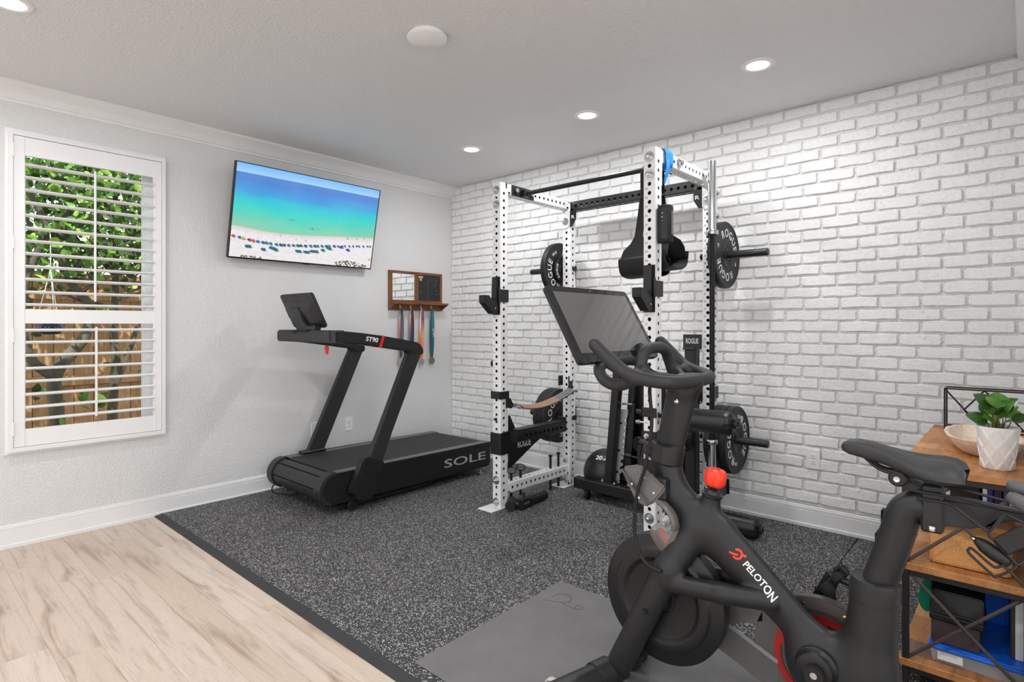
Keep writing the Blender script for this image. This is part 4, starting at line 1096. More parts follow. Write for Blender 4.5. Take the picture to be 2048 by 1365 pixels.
def lean(mb, x0, x1, w, y0, y1, z0, z1):
    mb.add([(x0, y0, z0), (x0 + w, y0, z0), (x0 + w, y1, z0), (x0, y1, z0), (x1, y0, z1), (x1 + w, y0, z1), (x1 + w, y1, z1), (x1, y1, z1)], [(0, 3, 2, 1), (4, 5, 6, 7), (0, 1, 5, 4), (1, 2, 6, 5), (2, 3, 7, 6), (3, 0, 4, 7)]); return mb
lean(MB(), 2.172, 2.245, 0.060, -0.475, -0.415, 0.168, 0.98).build('post', M_STEEL, bn, 1, 0.004)
mb = MB(); mb.bbox((2.135, -0.492, 0.1605), (2.275, -0.405, 0.168), 0.002); mb.build('base_flange', M_STEEL, bn, 1)
for x, y in ((2.15, -0.46), (2.262, -0.48), (2.262, -0.42)): bolt(bn, (x, y, 0.1685), (0, 0, 1), 0.010, 0.010, washer=0.016)
lean(MB(), 2.255, 2.325, 0.05, -0.37, -0.31, 0.170, 0.98).build('post', M_STEEL, bn, 1, 0.004)
# toothed ladder plate
pts = [(2.203, 0.172), (2.262, 0.700), (2.330, 0.704), (2.327, 0.660)]
n = 9
for k in range(n):
    q0 = k / n; z_ = 0.655 - 0.45 * q0; x_ = 2.305 - 0.045 * q0
    pts += [(x_ + 0.018, z_), (x_ + 0.016, z_ - 0.012), (x_ - 0.008, z_ - 0.030), (x_ - 0.006, z_ - 0.044)]
pts += [(2.262, 0.19), (2.258, 0.172)]
MB().prism([(x, -0.404, z) for x, z in pts], (0, 0.006, 0)).build('ladder_plate', M_RAWST, bn, 1)
mb = MB()
for z_ in (0.60, 0.40, 0.24): mb.bbox((2.228 + (z_ - 0.17) * 0.09, -0.412, z_ - 0.008), (2.244 + (z_ - 0.17) * 0.09, -0.404, z_ + 0.008), 0.002).build('square_bolt', M_BLACK, bn, 1); mb = MB()
lean(MB(), 2.300, 2.338, 0.030, -0.400, -0.392, 0.20, 0.68).build('name_plate', M_STEEL, bn, 1)
for k, ch in enumerate('ROGUE'): pass
write('ROGUE', (2.3325, -0.4012, 0.50), (0.09, 0, 1), (-1, 0, 0.09), 0.05, 0.0004, 0.001, width=0.23, height=0.036).build('lettering', M_RUBP, bn, 1)
mb = MB(); mb.cyl((2.292, -0.41, 0.742), (2.372, -0.41, 0.746), 0.008, n=14); mb.build('cross_rod', M_CHROME, bn, 40)
lean(MB(), 2.335, 2.365, 0.022, -0.41, -0.37, 0.30, 0.75).build('hinge_bar', M_STEEL, bn, 1, 0.002)
mb = MB(); mb.cyl((2.33, -0.45, 0.385), (2.46, -0.455, 0.378), 0.008, n=14); mb.lathe([(0.016, 0), (0.017, 0.01), (0.017, 0.05), (0.012, 0.056), (0, 0.056)], (2.33, -0.45, 0.385), (1, 0, -0.05), 16); mb.build('adjusting_lever', M_BLACK, bn, 40)
mb = MB(); mb.bbox((2.285, -0.305, 0.20), (2.56, -0.235, 0.93), 0.025); mb.build('back_pad', M_VINYLB, bn, 1, 0.01)
mb = MB(); mb.bbox((2.45, -0.415, 0.18), (2.52, -0.335, 0.85), 0.004); mb.build('spine', M_STEEL, bn, 1)
mb = MB(); mb.lathe([(0.0, 0), (0.05, 0.0), (0.055, 0.005), (0.055, 0.10), (0.05, 0.105), (0, 0.105)], (2.44, -0.46, 0.475), (0.3, 1, 0), 28); mb.build('roller_pad', M_VINYLB, bn, 40)
mb = MB(); mb.cyl((2.42, -0.43, 0.70), (2.56, -0.43, 0.70), 0.022, n=20); mb.build('grip', M_RUBP, bn, 40)
mb = MB(); mb.bbox((2.58, -0.34, 0.20), (2.735, -0.27, 0.70), 0.025); mb.build('seat_pad', M_VINYLB, bn, 1, 0.01)
# tower with cut name plate
mb = MB(); mb.bbox((2.738, -0.36, 0.1605), (2.815, -0.284, 1.150), 0.006); mb.build('tower_post', M_STEEL, bn, 1)
mb = MB(); mb.bbox((2.730, -0.372, 1.146), (2.825, -0.275, 1.158), 0.003); mb.build('tower_cap', M_STEEL, bn, 1)
mb = MB(); mb.bbox((2.732, -0.366, 1.158), (2.862, -0.357, 1.250), 0.002); np_ = mb.build('tower_plate', M_STEEL, bn, 1)
write('ROGUE', (2.797, -0.3665, 1.206), (1, 0, 0), (0, 0, 1), 0.05, 0.0006, 0.0008, width=0.088, height=0.036).build('lettering', M_MORTAR, np_, 1, loc=ORG[bn.name])
# ---------------------------------------------------------------- medicine ball
c = Vector((2.08, -0.290, MT + 0.178))
mbl = thing('medicine_ball', (c.x, c.y, MT), 'black medicine ball with white 20LB print resting behind the wheeled base', 'medicine ball')
mb = MB()
N, K = 40, 28; vs = []; fs = []
for i in range(K + 1):
    ph = PI * i / K
    for j in range(N):
        th = 2 * PI * j / N; r = 0.178 * (1 - 0.012 * math.exp(-((((th * 8 / (2 * PI)) % 1) - 0.5) / 0.07) ** 2))
        vs.append(c + Vector((r * math.sin(ph) * math.cos(th), r * math.sin(ph) * math.sin(th), r * 0.999 * math.cos(ph))))
for i in range(K):
    for j in range(N): fs.append([i * N + j, i * N + (j + 1) % N, (i + 1) * N + (j + 1) % N, (i + 1) * N + j])
mb.add(vs, fs); mb.build('shell', M_VINYLB, mbl, 180)
d = Vector((0.12, -0.66, 0.72)).normalized(); rt = Vector((1, 0.2, 0)); rt = (rt - d * rt.dot(d)).normalized(); up_ = d.cross(rt)
write('20', c + d * 0.1785 - rt * 0.012, rt, up_, 0.05, 0.0008, 0.001, width=0.05, height=0.036).build('lettering', M_PRINTW, mbl, 1)
write('LB', c + d * 0.1778 + rt * 0.031 - up_ * 0.010, rt, up_, 0.02, 0.0008, 0.0006, width=0.022, height=0.014).build('lettering', M_PRINTW, mbl, 1)
# ---------------------------------------------------------------- leg rollers
def roller(x0, x1, y, z, r, label, shaft0):
    t = thing('leg_roller', ((x0 + x1) / 2, y, z - r), label, 'foam roller')
    n = 20; prof = [(r * 0.42, x0 - 0.004), (r * 0.7, x0 - 0.002), (r * 0.94, x0 + 0.014), (r, x0 + 0.04), (r * 1.005, (x0 + x1) / 2), (r, x1 - 0.04), (r * 0.94, x1 - 0.014), (r * 0.7, x1 + 0.002), (r * 0.42, x1 + 0.004)]
    mb = MB(); N = 48; vs = []; fs = []
    for i, (rr, xx) in enumerate(prof):
        for k in range(N):
            a = 2 * PI * k / N; w = 0.05 * math.sin(a * 11) * (1 - rr / r) * 2.2 if 0 < i < len(prof) - 1 else 0
            vs.append((xx + 0.006 * math.sin(a * 11 + i) * (1 if i in (2, 6) else 0), y + rr * (1 + w) * math.cos(a), z + rr * (1 + w) * math.sin(a)))
    for i in range(len(prof) - 1):
        for k in range(N): fs.append([i * N + k, i * N + (k + 1) % N, (i + 1) * N + (k + 1) % N, (i + 1) * N + k])
    fs += [list(range(N)), [(len(prof) - 1) * N + k for k in range(N)]]
    mb.add(vs, fs); mb.build('padding', M_VINYLB, t, 60)
    mb = MB(); mb.cyl((shaft0, y, z), (x1 + 0.018, y, z), 0.0125, n=18)
    for xx in (x1 + 0.006, x1 + 0.016): mb.lathe([(0.012, 0), (0.024, 0), (0.024, 0.006), (0.012, 0.006)], (xx, y, z), (1, 0, 0), 24, close=True)
    mb.lathe([(0.012, 0), (0.024, 0), (0.024, 0.006), (0.012, 0.006)], (x0 - 0.012, y, z), (1, 0, 0), 24, close=True)
    mb.build('shaft', M_STEEL, t, 40); return t
roller(2.945, 3.330, -1.047, 0.797, 0.062, 'black padded leg roller sticking out of the front rack post behind the bike stem', 2.907)
roller(2.99, 3.262, -0.46, 0.075, 0.0625, 'black padded roller lying on the rubber floor behind the red-lettered bike frame', 2.96)
# lever handle on the right front post
lv = thing('post_handle', (2.868, -1.09, 0.56), 'black steel collar with angled lever handle on the front post behind the bike stem', 'rack handle')
ux_, uy_ = UP['FR']
mb = MB(); frame_pts = None
mb.bbox((ux_ - UW / 2 - 0.009, YF - 0.010, 0.650), (ux_ + UW / 2 + 0.009, YF - 0.0005, 0.708), 0.003); mb.bbox((ux_ + UW / 2 + 0.0005, YF - 0.010, 0.650), (ux_ + UW / 2 + 0.009, YF + 0.085, 0.708), 0.003); mb.bbox((ux_ - UW / 2 - 0.009, YF - 0.010, 0.650), (ux_ - UW / 2 - 0.0005, YF + 0.085, 0.708), 0.003)
mb.build('collar', M_STEEL, lv, 1)
bolt(lv, (ux_ - 0.012, YF - 0.010, 0.680), (0, -1, 0), 0.010, 0.008, washer=0.016)
mb = MB(); mb.tube([(ux_ - 0.028, YF - 0.055, 0.652), (ux_ + 0.055, YF - 0.055, 0.638)], 0.018, 18); mb.tube([(ux_ - 0.02, YF - 0.055, 0.645), (ux_ - 0.035, YF - 0.055, 0.57)], 0.013, 12); mb.bbox((ux_ - 0.02, YF - 0.045, 0.63), (ux_ + 0.0, YF - 0.009, 0.665), 0.003); mb.build('lever', M_BLACK, lv, 40)
# knurled black foam roller end behind the post
kr = MB(); kx = Vector((2.845, -0.86, 0.500)); N = 24
for i in range(9):
    for k in range(N):
        a = 2 * PI * (k + 0.5 * (i % 2)) / N
        if i < 8: kr.bbox((-0.007, -0.004, 0), (0.007, 0.004, 0.006), 0.002, Matrix.Translation(kx + Vector((-0.05 + i * 0.0145, 0.040 * math.cos(a), 0.040 * math.sin(a)))) @ Matrix.Rotation(a - PI / 2, 4, 'X') @ Matrix.Rotation(R(40), 4, 'Z'))
gd = thing('knurled_roller', (2.85, -0.86, 0.45), 'small black cross-ridged roller behind the front post and bike stem', 'roller')
MB().lathe([(0, -0.06), (0.038, -0.06), (0.041, -0.055), (0.041, 0.060), (0.038, 0.065), (0, 0.065)], kx, (1, 0, 0), 28).build('core', M_RUBP, gd, 40)
kk = kr.build('ridges', M_RUBP, gd, 1); kk['kind'] = 'stuff'
MB().cyl(kx + Vector((0.06, 0, 0)), (2.905, -0.86, 0.500), 0.010, n=14).build('axle', M_STEEL, gd, 40)
mb = MB(); mb.bbox((2.906, -0.90, 0.43), (2.914, -0.82, 0.60), 0.002); mb.build('hanger', M_STEEL, gd, 1)
# ---------------------------------------------------------------- hanging ab straps
def ab_strap(xc, y, zt, zlow, half, phi, wb, label):
    """a wide padded sling: loop seen along direction phi, band lying across it"""
    t = thing('hanging_strap', (xc, y, zlow), label, 'hanging strap', 'black hanging slings on the pull-up bar')
    L_ = Vector((math.cos(R(phi)), math.sin(R(phi)), 0)); B_ = Vector((L_.y, -L_.x, 0))
    pts = [(-0.010, zt), (-0.40 * half, zt - 0.20), (-0.80 * half, zt - 0.38), (-1.0 * half, zlow + 0.11), (-0.80 * half, zlow + 0.025), (0.0, zlow), (0.80 * half, zlow + 0.025), (1.0 * half, zlow + 0.11), (0.80 * half, zt - 0.38), (0.40 * half, zt - 0.20), (0.010, zt)]
    ps = smooth_path([Vector((a_, 0, b_)) for a_, b_ in pts], 5); n = len(ps); vs = []; fs = []
    for i, p in enumerate(ps):
        f = max(0.0, min(1.0, (zlow + 0.24 - p.z) / 0.09)); w = 0.026 + 0.012 * (zt - p.z) / 0.4 + (wb - 0.045) * f * f * (3 - 2 * f)
        tg = (ps[min(i + 1, n - 1)] - ps[max(i - 1, 0)]).normalized(); nr = Vector((tg.z, 0, -tg.x))
        for e in (-1, 1):
            for o in (0, 0.005):
                q = p + nr * o; vs.append(Vector((xc, y, 0)) + L_ * q.x + B_ * (e * w) + Vector((0, 0, q.z)))
    for i in range(n - 1):
        b = 4 * i; c_ = b + 4
        for p, q in ((0, 1), (1, 3), (3, 2), (2, 0)): fs.append([b + p, b + q, c_ + q, c_ + p])
    fs += [[0, 1, 3, 2], [4 * (n - 1), 4 * (n - 1) + 2, 4 * (n - 1) + 3, 4 * (n - 1) + 1]]
    MB().add(vs, fs).build('sling', M_CLOTHB, t, 60)
    mb = MB(); mb.tube([Vector((xc, y, 2.276)) + Vector((0, 0.0195 * math.cos(R(a)), 0.0195 * math.sin(R(a)))) for a in range(0, 360, 20)], 0.003, 8, closed=True)
    mb.bbox((xc - 0.020, y - 0.0225, zt - 0.01), (xc + 0.020, y + 0.0225, zt + 0.012), 0.003); mb.bbox((xc - 0.018, y - 0.020, zt), (xc + 0.018, y - 0.016, 2.262), 0.001); mb.bbox((xc - 0.018, y + 0.016, zt), (xc + 0.018, y + 0.020, 2.262), 0.001)
    mb.build('hanger_loop', M_CLOTHB, t, 40)
ab_strap(2.705, py, 2.10, 1.610, 0.100, 75, 0.130, 'black padded sling hanging from the pull-up bar on the treadmill side of the post')
ab_strap(2.812, py, 2.10, 1.640, 0.085, 66, 0.155, 'black padded sling hanging from the pull-up bar behind the cylinder speaker')
# ---------------------------------------------------------------- speaker clipped to the post
sc = Vector((2.951, -1.052, 1.774))
sp = thing('portable_speaker', tuple(sc), 'black cylindrical portable speaker fixed upright to the front rack post', 'speaker')
Hs = 0.215
MB().lathe([(0, 0), (0.030, 0.0), (0.040, 0.006), (0.0425, 0.016), (0.0425, Hs - 0.016), (0.040, Hs - 0.006), (0.030, Hs), (0, Hs)], sc, n=40).build('body', plain('speaker_cloth', (30, 30, 31), 0.7, grain=0.5, gscale=900), sp, 40)
d1 = Vector((-0.30, -0.95, 0)).normalized(); d2 = Vector((0.95, 0.25, 0)).normalized()
def curved_panel(mb, ang0, ang1, r0, r1, z0, z1, n=8):
    vs = []; fs = []
    for k in range(n + 1):
        a = R(ang0 + (ang1 - ang0) * k / n)
        for r_ in (r0, r1):
            for z in (z0, z1): vs.append(sc + Vector((r_ * math.cos(a), r_ * math.sin(a), z)))
    for k in range(n):
        b = 4 * k; c_ = b + 4
        for p, q in ((0, 1), (1, 3), (3, 2), (2, 0)): fs.append([b + p, b + q, c_ + q, c_ + p])
    fs += [[0, 1, 3, 2], [4 * n, 4 * n + 2, 4 * n + 3, 4 * n + 1]]
    return mb.add(vs, fs)
cp = curved_panel(MB(), -120, -50, 0.0420, 0.0440, 0.02, 0.195).build('control_panel', M_BLACK, sp, 60)
for z, ch in ((0.165, '+'), (0.143, '>'), (0.121, '-')):
    a = R(-88); o = Vector((math.cos(a), math.sin(a), 0)); write(ch, sc + o * 0.0443 + Vector((0, 0, z)), Vector((-o.y, o.x, 0)), (0, 0, 1), 0.016, 0.0003, 0.0003).build('symbol', M_PRINTW, cp, 1, loc=ORG[sp.name])
curved_panel(MB(), -18, 6, 0.0420, 0.0450, 0.045, 0.175).build('carry_strip', plain('grey_rubber_strip', (104, 104, 104), 0.5), sp, 60)
# ---------------------------------------------------------------- blue strap tied on the top rail
bs = thing('blue_band', (2.87, -0.93, 2.13), 'bright blue cloth band tied round the top rail by the front post', 'band')
M_BLUE = plain('bright_blue_cloth', (18, 130, 206), 0.55, grain=0.3, gscale=200, vary=0.2)
for k, (y, dy, dz) in enumerate(((-0.975, 0.02, 0.0), (-0.945, 0.018, 0.004), (-0.915, 0.020, -0.003))):
    loop = smooth_path([Vector((2.906 + 0.008, y, 2.327 + dz)), Vector((2.906 + 0.014, y + 0.006, 2.285)), Vector((2.906 + 0.009, y + 0.004, 2.243)), Vector((2.868, y + 0.004, 2.238)), Vector((2.823, y, 2.243)), Vector((2.822, y - 0.004, 2.285)), Vector((2.825, y, 2.330 + dz)), Vector((2.868, y, 2.335 + dz))], 4, closed=True)
    MB().tube(loop, 0.017, 10, closed=True, flat=(1.0, 0.28, (1, 0, 0))).build('wrap', M_BLUE, bs, 60)
MB().tube(smooth_path([Vector((2.922, -0.955, 2.27)), Vector((2.926, -0.975, 2.21)), Vector((2.918, -0.985, 2.16)), Vector((2.912, -0.990, 2.125))], 5), [0.020] * 6 + [0.017] * 4 + [0.012] * 3 + [0.008] * 2 + [0.004], 10, flat=(1, 0.3, (1, 0, 0))).build('tail', M_BLUE, bs, 60)
# ---------------------------------------------------------------- landmine handle on the floor by the left front foot
lm_ = thing('floor_handle', (1.80, -0.9, MT), 'black tubular bar attachment lying on the floor by the left front rack foot', 'bar attachment')
MB().lathe([(0, 0), (0.034, 0), (0.037, 0.004), (0.037, 0.020), (0.034, 0.022), (0.034, 0.105), (0.037, 0.108), (0.037, 0.118), (0.034, 0.121), (0, 0.121)], (1.792, -1.075, MT + 0.0372), Vector((-0.6, 0.8, 0)), 32).build('short_tube', M_BLACK, lm_, 35)
MB().tube([(1.772, -1.02, MT + 0.037), (1.802, -0.99, MT + 0.037)], 0.026, 20).build('neck', M_STEEL, lm_, 40)
Mb = Matrix.Translation((1.805, -0.945, MT + 0.042)) @ Matrix.Rotation(R(5), 4, 'Z')
MB().bbox((-0.026, -0.065, -0.041), (0.030, 0.055, 0.036), 0.008, Mb).build('clamp_block', M_STEEL, lm_, 1)
write('ROGUE', Mb @ Vector((0.0305, -0.005, 0.0)), Mb.to_3x3() @ Vector((0, 1, 0)), (0, 0, 1), 0.03, 0.0004, 0.0005, width=0.062, height=0.016).build('lettering', plain('grey_print', (120, 120, 120), 0.6), lm_, 1)
MB().tube([(1.800, -0.89, MT + 0.034), (1.792, -0.70, MT + 0.034)], [0.0335, 0.0335], 28).build('long_tube', M_BLACK, lm_, 40)
MB().lathe([(0.030, 0), (0.0342, 0), (0.0342, 0.006), (0.028, 0.010), (0, 0.010)], (1.792, -0.70, MT + 0.0345), Vector((-0.04, 1, 0)), 28).build('end_cap', M_BLACK, lm_, 40)
mb = MB(); mb.cyl((1.80, -0.94, MT + 0.075), (1.80, -0.94, MT + 0.098), 0.008, n=12); mb.lathe([(0.012, 0), (0.014, 0.006), (0, 0.012)], (1.80, -0.94, MT + 0.098), n=14); mb.build('pull_pin', M_BLACK, lm_, 40)

# ---------------------------------------------------------------- treadmill
M_TMB = plain('treadmill_black', (28, 28, 29), 0.38, grain=0.06, gscale=500)
M_TMG = plain('treadmill_charcoal', (44, 44, 45), 0.45, grain=0.10, gscale=600)
M_RAIL = plain('grey_side_rail', (112, 110, 109), 0.4, metal=0.35, grain=0.05, gscale=400)
M_BELT = plain('running_belt', (48, 47, 47), 0.6, grain=0.35, gscale=300)
M_REDP = plain('red_plastic', (206, 36, 30), 0.38)
tm = thing('treadmill', (0.55, -1.2, MT), 'black treadmill with slatted belt and leaning handrail posts beside the plain wall', 'treadmill')
xf, xn = 0.170, 0.950
cy, cz, cr_ = -1.928, 0.187, 0.107
def deck_side(x0, x1):
    pts = arc((0, cy, cz), cr_, 90, 262, 16, (0, 1, 0), (0, 0, 1))
    o = [(x0, p.y, p.z) for p in pts] + [(x0, -1.60, 0.078), (x0, -0.43, 0.076), (x0, -0.405, 0.10), (x0, -0.40, 0.283), (x0, -1.60, 0.2945)]
    return MB().prism(o, (x1 - x0, 0, 0))
deck_side(xn - 0.012, xn - 0.002).build('side_panel', M_TMB, tm, 40)
deck_side(xf + 0.002, xf + 0.012).build('side_panel', M_TMB, tm, 40)
# raised lower side shell under the step line
def shell(x0, x1):
    pts = arc((0, cy, cz), cr_ - 0.014, 70, 262, 14, (0, 1, 0), (0, 0, 1))
    o = [(x0, p.y, p.z) for p in pts] + [(x0, -1.60, 0.088), (x0, -0.44, 0.088), (x0, -0.415, 0.11), (x0, -0.413, 0.256), (x0, -1.62, 0.266)]
    return MB().prism(o, (x1 - x0, 0, 0))
sh_ = shell(xn - 0.003, xn + 0.004).build('side_shell', M_TMB, tm, 40, 0.002)
write('SOLE', (xn + 0.0044, -0.705, 0.181), (0, 1, -0.012), (0, 0, 1), 0.1, 0.0005, 0.0006, width=0.475, height=0.068, shear=0.0).build('lettering', plain('silver_print', (176, 176, 176), 0.4), sh_, 1, loc=ORG[tm.name])
def cap(x0, x1, name='front_cap'):
    R0, R1 = cr_ - 0.03, cr_ + 0.006
    out = arc((0, cy, cz), R1, 88, 255, 18, (0, 1, 0), (0, 0, 1)); inn = arc((0, cy, cz), R0, 255, 88, 18, (0, 1, 0), (0, 0, 1))
    return MB().prism([(x0, p.y, p.z) for p in out] + [(x0, p.y, p.z) for p in inn], (x1 - x0, 0, 0)).build(name, M_TMG, tm, 40, 0.004)
cap(xn - 0.088, xn + 0.001); cap(xf - 0.001, xf + 0.080)
mb = MB(); mb.bbox((xn - 0.060, cy - cr_ - 0.0075, cz - 0.028), (xn - 0.030, cy - cr_ + 0.012, cz - 0.002), 0.003); mb.build('cap_screw', M_SLOT, tm, 1)
mb = MB(); mb.bbox((xf + 0.012, cy - cr_ - 0.0075, cz - 0.022), (xf + 0.034, cy - cr_ + 0.012, cz - 0.002), 0.003); mb.build('cap_screw', M_SLOT, tm, 1)
# front hood: three curved panels with gaps
for a0, a1 in ((92, 124), (128, 176), (180, 214), (218, 255)):
    out = arc((0, cy, cz), cr_ - 0.004, a0, a1, 8, (0, 1, 0), (0, 0, 1)); inn = arc((0, cy, cz), cr_ - 0.016, a1, a0, 8, (0, 1, 0), (0, 0, 1))
    MB().prism([(xf + 0.082, p.y, p.z) for p in out] + [(xf + 0.082, p.y, p.z) for p in inn], (xn - 0.092 - xf - 0.082, 0, 0)).build('hood_panel', M_TMG, tm, 40, 0.0015)
MB().prism([(xf + 0.082, p.y, p.z) for p in arc((0, cy, cz), cr_ - 0.03, 80, 270, 16, (0, 1, 0), (0, 0, 1))], (xn - 0.09 - xf - 0.082, 0, 0)).build('hood_core', M_SLOT, tm, 40)
# under-chassis
mb = MB(); mb.bbox((xf + 0.06, -1.93, 0.062), (xn - 0.05, -0.46, 0.15), 0.006); mb.build('chassis', M_TMB, tm, 1)
mb = MB(); mb.bbox((xn - 0.09, -1.90, 0.036), (xn - 0.03, -1.05, 0.062), 0.004); mb.build('lift_frame', M_TMB, tm, 1)
mb = MB(); mb.bbox((xf + 0.03, -1.90, 0.036), (xf + 0.09, -1.05, 0.062), 0.004); mb.build('lift_frame', M_TMB, tm, 1)
# belt slats
bsl = MB(); y = -1.905
ysl = -1.905; pitchs = 0.0247
while ysl < -0.43:
    z = 0.2905 - 0.0105 * (ysl + 1.905) / 1.5
    bsl.prism([(xf + 0.083, ysl, z - 0.02), (xf + 0.083, ysl + 0.0012, z - 0.001), (xf + 0.083, ysl + 0.003, z), (xf + 0.083, ysl + pitchs - 0.004, z), (xf + 0.083, ysl + pitchs - 0.0022, z - 0.001), (xf + 0.083, ysl + pitchs - 0.001, z - 0.02)], (xn - 0.093 - xf - 0.083, 0, 0)); ysl += pitchs
so_ = bsl.build('belt_slats', M_BELT, tm, 1); so_['kind'] = 'stuff'
mb = MB(); mb.bbox((xf + 0.083, -1.9, 0.16), (xn - 0.093, -0.42, 0.268), 0.002); mb.build('belt_bed', M_SLOT, tm, 1)
for x0, x1 in ((xn - 0.089, xn - 0.004), (xf + 0.004, xf + 0.079)):
    MB().prism([(x0, -1.90, 0.2935), (x0, -0.402, 0.283), (x0, -0.402, 0.276), (x0, -1.90, 0.286)], (x1 - x0, 0, 0)).build('side_rail', M_RAIL, tm, 1, 0.002)
mb = MB(); mb.bbox((xf + 0.01, -0.425, 0.08), (xn - 0.01, -0.400, 0.276), 0.004); mb.build('rear_cover', M_TMB, tm, 1)
# feet and wheels
for x in (xn - 0.02, xf + 0.05):
    mb = MB(); mb.lathe([(0.030, 0.0003), (0.030, 0.007), (0.022, 0.012), (0.009, 0.013), (0.009, 0.068), (0, 0.068)], (x, -0.505, MT), n=24); mb.tube([(x, -0.505, MT + 0.018), (x, -0.505, MT + 0.030)], 0.015, 6); mb.build('levelling_foot', M_CHROME if x > 0.5 else M_STEEL, tm, 35)
for x in (xn - 0.01, xf + 0.06):
    mb = MB(); mb.lathe([(0.008, -0.014), (0.033, -0.014), (0.036, -0.011), (0.036, 0.011), (0.033, 0.014), (0.008, 0.014)], (x, -1.79, MT + 0.0365), (1, 0, 0), 28, close=True); mb.cyl((x - 0.03, -1.79, MT + 0.0365), (x + 0.018, -1.79, MT + 0.0365), 0.008, n=14); mb.build('transport_wheel', M_BLACK, tm, 35)
# posts
def post(x0, x1):
    o = [(x0, -1.800, 0.16), (x0, -1.720, 0.115), (x0, -1.655, 0.185), (x0, -1.50, 0.545), (x0, -1.230, 1.110), (x0, -1.35, 1.112), (x0, -1.625, 0.52)]
    return MB().prism(o, (x1 - x0, 0, 0)).build('upright_post', M_TMG, tm, 1, 0.006)
post(0.966, 1.026)
def boot(x0, x1):
    o = [(x0, -1.845, 0.165), (x0, -1.825, 0.120), (x0, -1.77, 0.085), (x0, -1.70, 0.082), (x0, -1.655, 0.12), (x0, -1.618, 0.225), (x0, -1.575, 0.335), (x0, -1.700, 0.385), (x0, -1.752, 0.372)]
    return MB().prism(o, (x1 - x0, 0, 0)).build('post_boot', M_TMB, tm, 1, 0.010)
boot(0.958, 1.034)
def far_post(x0, x1):
    o = [(x0, -1.745, 0.287), (x0, -1.610, 0.286), (x0, -1.222, 1.118), (x0, -1.352, 1.112)]
    return MB().prism(o, (x1 - x0, 0, 0)).build('upright_post', M_TMG, tm, 1, 0.005)
far_post(0.185, 0.240)
mb = MB(); mb.bbox((0.175, -1.79, 0.290), (0.252, -1.585, 0.318), 0.008); mb.build('post_boot', M_TMB, tm, 1)
# handrails and console
def rail(x0, x1):
    top = [(-1.218, 1.085), (-1.216, 1.120), (-1.232, 1.156), (-1.277, 1.182), (-1.43, 1.210), (-1.595, 1.236), (-1.76, 1.257), (-1.92, 1.2725), (-1.965, 1.2745)]
    bot = [(-1.965, 1.190), (-1.93, 1.190), (-1.76, 1.175), (-1.59, 1.150), (-1.344, 1.113), (-1.365, 1.085)]
    return MB().prism([(x0, y, z) for y, z in top + bot], (x1 - x0, 0, 0))
r1 = rail(0.948, 1.030).build('handrail', M_TMB, tm, 1, 0.010)
rail(0.178, 0.250).build('handrail', M_TMB, tm, 1, 0.010)
write('ST90', (1.0304, -1.685, 1.211), (0, 1, -0.14), (0, 0, 1), 0.04, 0.0003, 0.001, width=0.102, height=0.034, shear=0.1).build('lettering', M_PRINTW, r1, 1, loc=ORG[tm.name])
MB().prism([(0.945, -1.598, 1.2385), (0.945, -1.578, 1.2355), (0.945, -1.606, 1.1515), (0.945, -1.628, 1.1535)], (0.088, 0, 0)).build('red_band', M_REDP, tm, 1, 0.001)
# front console bar: notched top edge, rounded near corner
ins = [(0.222, 1.1905), (0.222, 1.277), (0.42, 1.2775), (0.455, 1.2745), (0.485, 1.264), (0.65, 1.264), (0.69, 1.2735), (0.725, 1.277), (0.955, 1.2765), (0.985, 1.276), (0.985, 1.1905)]
mb = MB(); mb.prism([(x, -1.985, z) for x, z in ins], (0, 0.10, 0)); cbar = mb.build('console_bar', M_TMG, tm, 1, 0.012)
MB().prism([(0.94, -1.985, 1.1905), (1.005, -1.975, 1.1905), (1.0295, -1.945, 1.1905), (1.0295, -1.90, 1.1905), (0.94, -1.90, 1.1905)], (0, 0, 0.0855)).build('console_corner', M_TMG, tm, 40, 0.006)
# tablet seen from behind
tb0 = Vector((0.333, -1.885, 1.302)); tu_ = (Vector((0.340, -2.005, 1.543)) - tb0).normalized(); tx_ = Vector((1, 0.0, 0)); tn_ = tu_.cross(tx_)
if tn_.y > 0: tn_ = -tn_
MTB = Matrix(((tx_.x, tn_.x, tu_.x, tb0.x), (tx_.y, tn_.y, tu_.y, tb0.y), (tx_.z, tn_.z, tu_.z, tb0.z), (0, 0, 0, 1)))
tw, tht = 0.458, 0.268
def rrect(w, h, r, n=5, x0=0, z0=0):
    o = []
    for cx_, cz_, a in ((w - r, h - r, 0), (r, h - r, 90), (r, r, 180), (w - r, r, 270)):
        for k in range(n + 1): o.append((x0 + cx_ + r * math.cos(R(a + 90 * k / n)), z0 + cz_ + r * math.sin(R(a + 90 * k / n))))
    return o
mb = MB(); mb.prism([MTB @ Vector((x, 0.0, z)) for x, z in rrect(tw, tht, 0.022)], MTB.to_3x3() @ Vector((0, 0.022, 0))); scr = mb.build('display', M_TMG, tm, 40, 0.004)
mb = MB(); A = rrect(tw - 0.10, tht - 0.085, 0.02, 4, 0.05, 0.020); B = rrect(tw - 0.17, tht - 0.14, 0.02, 4, 0.085, 0.035); n = len(A)
vs = [MTB @ Vector((x, 0.022, z)) for x, z in A] + [MTB @ Vector((x, 0.048, z)) for x, z in B]
mb.add(vs, [[i, (i + 1) % n, n + (i + 1) % n, n + i] for i in range(n)] + [[n + i for i in range(n)]]); mb.build('rear_bulge', M_TMG, tm, 40)
MB().box((0.014, -0.0012, 0.014), (tw - 0.014, 0.0002, tht - 0.014), MTB).build('glass', M_BLACKG, scr, 1, loc=ORG[tm.name])
dots = MB()
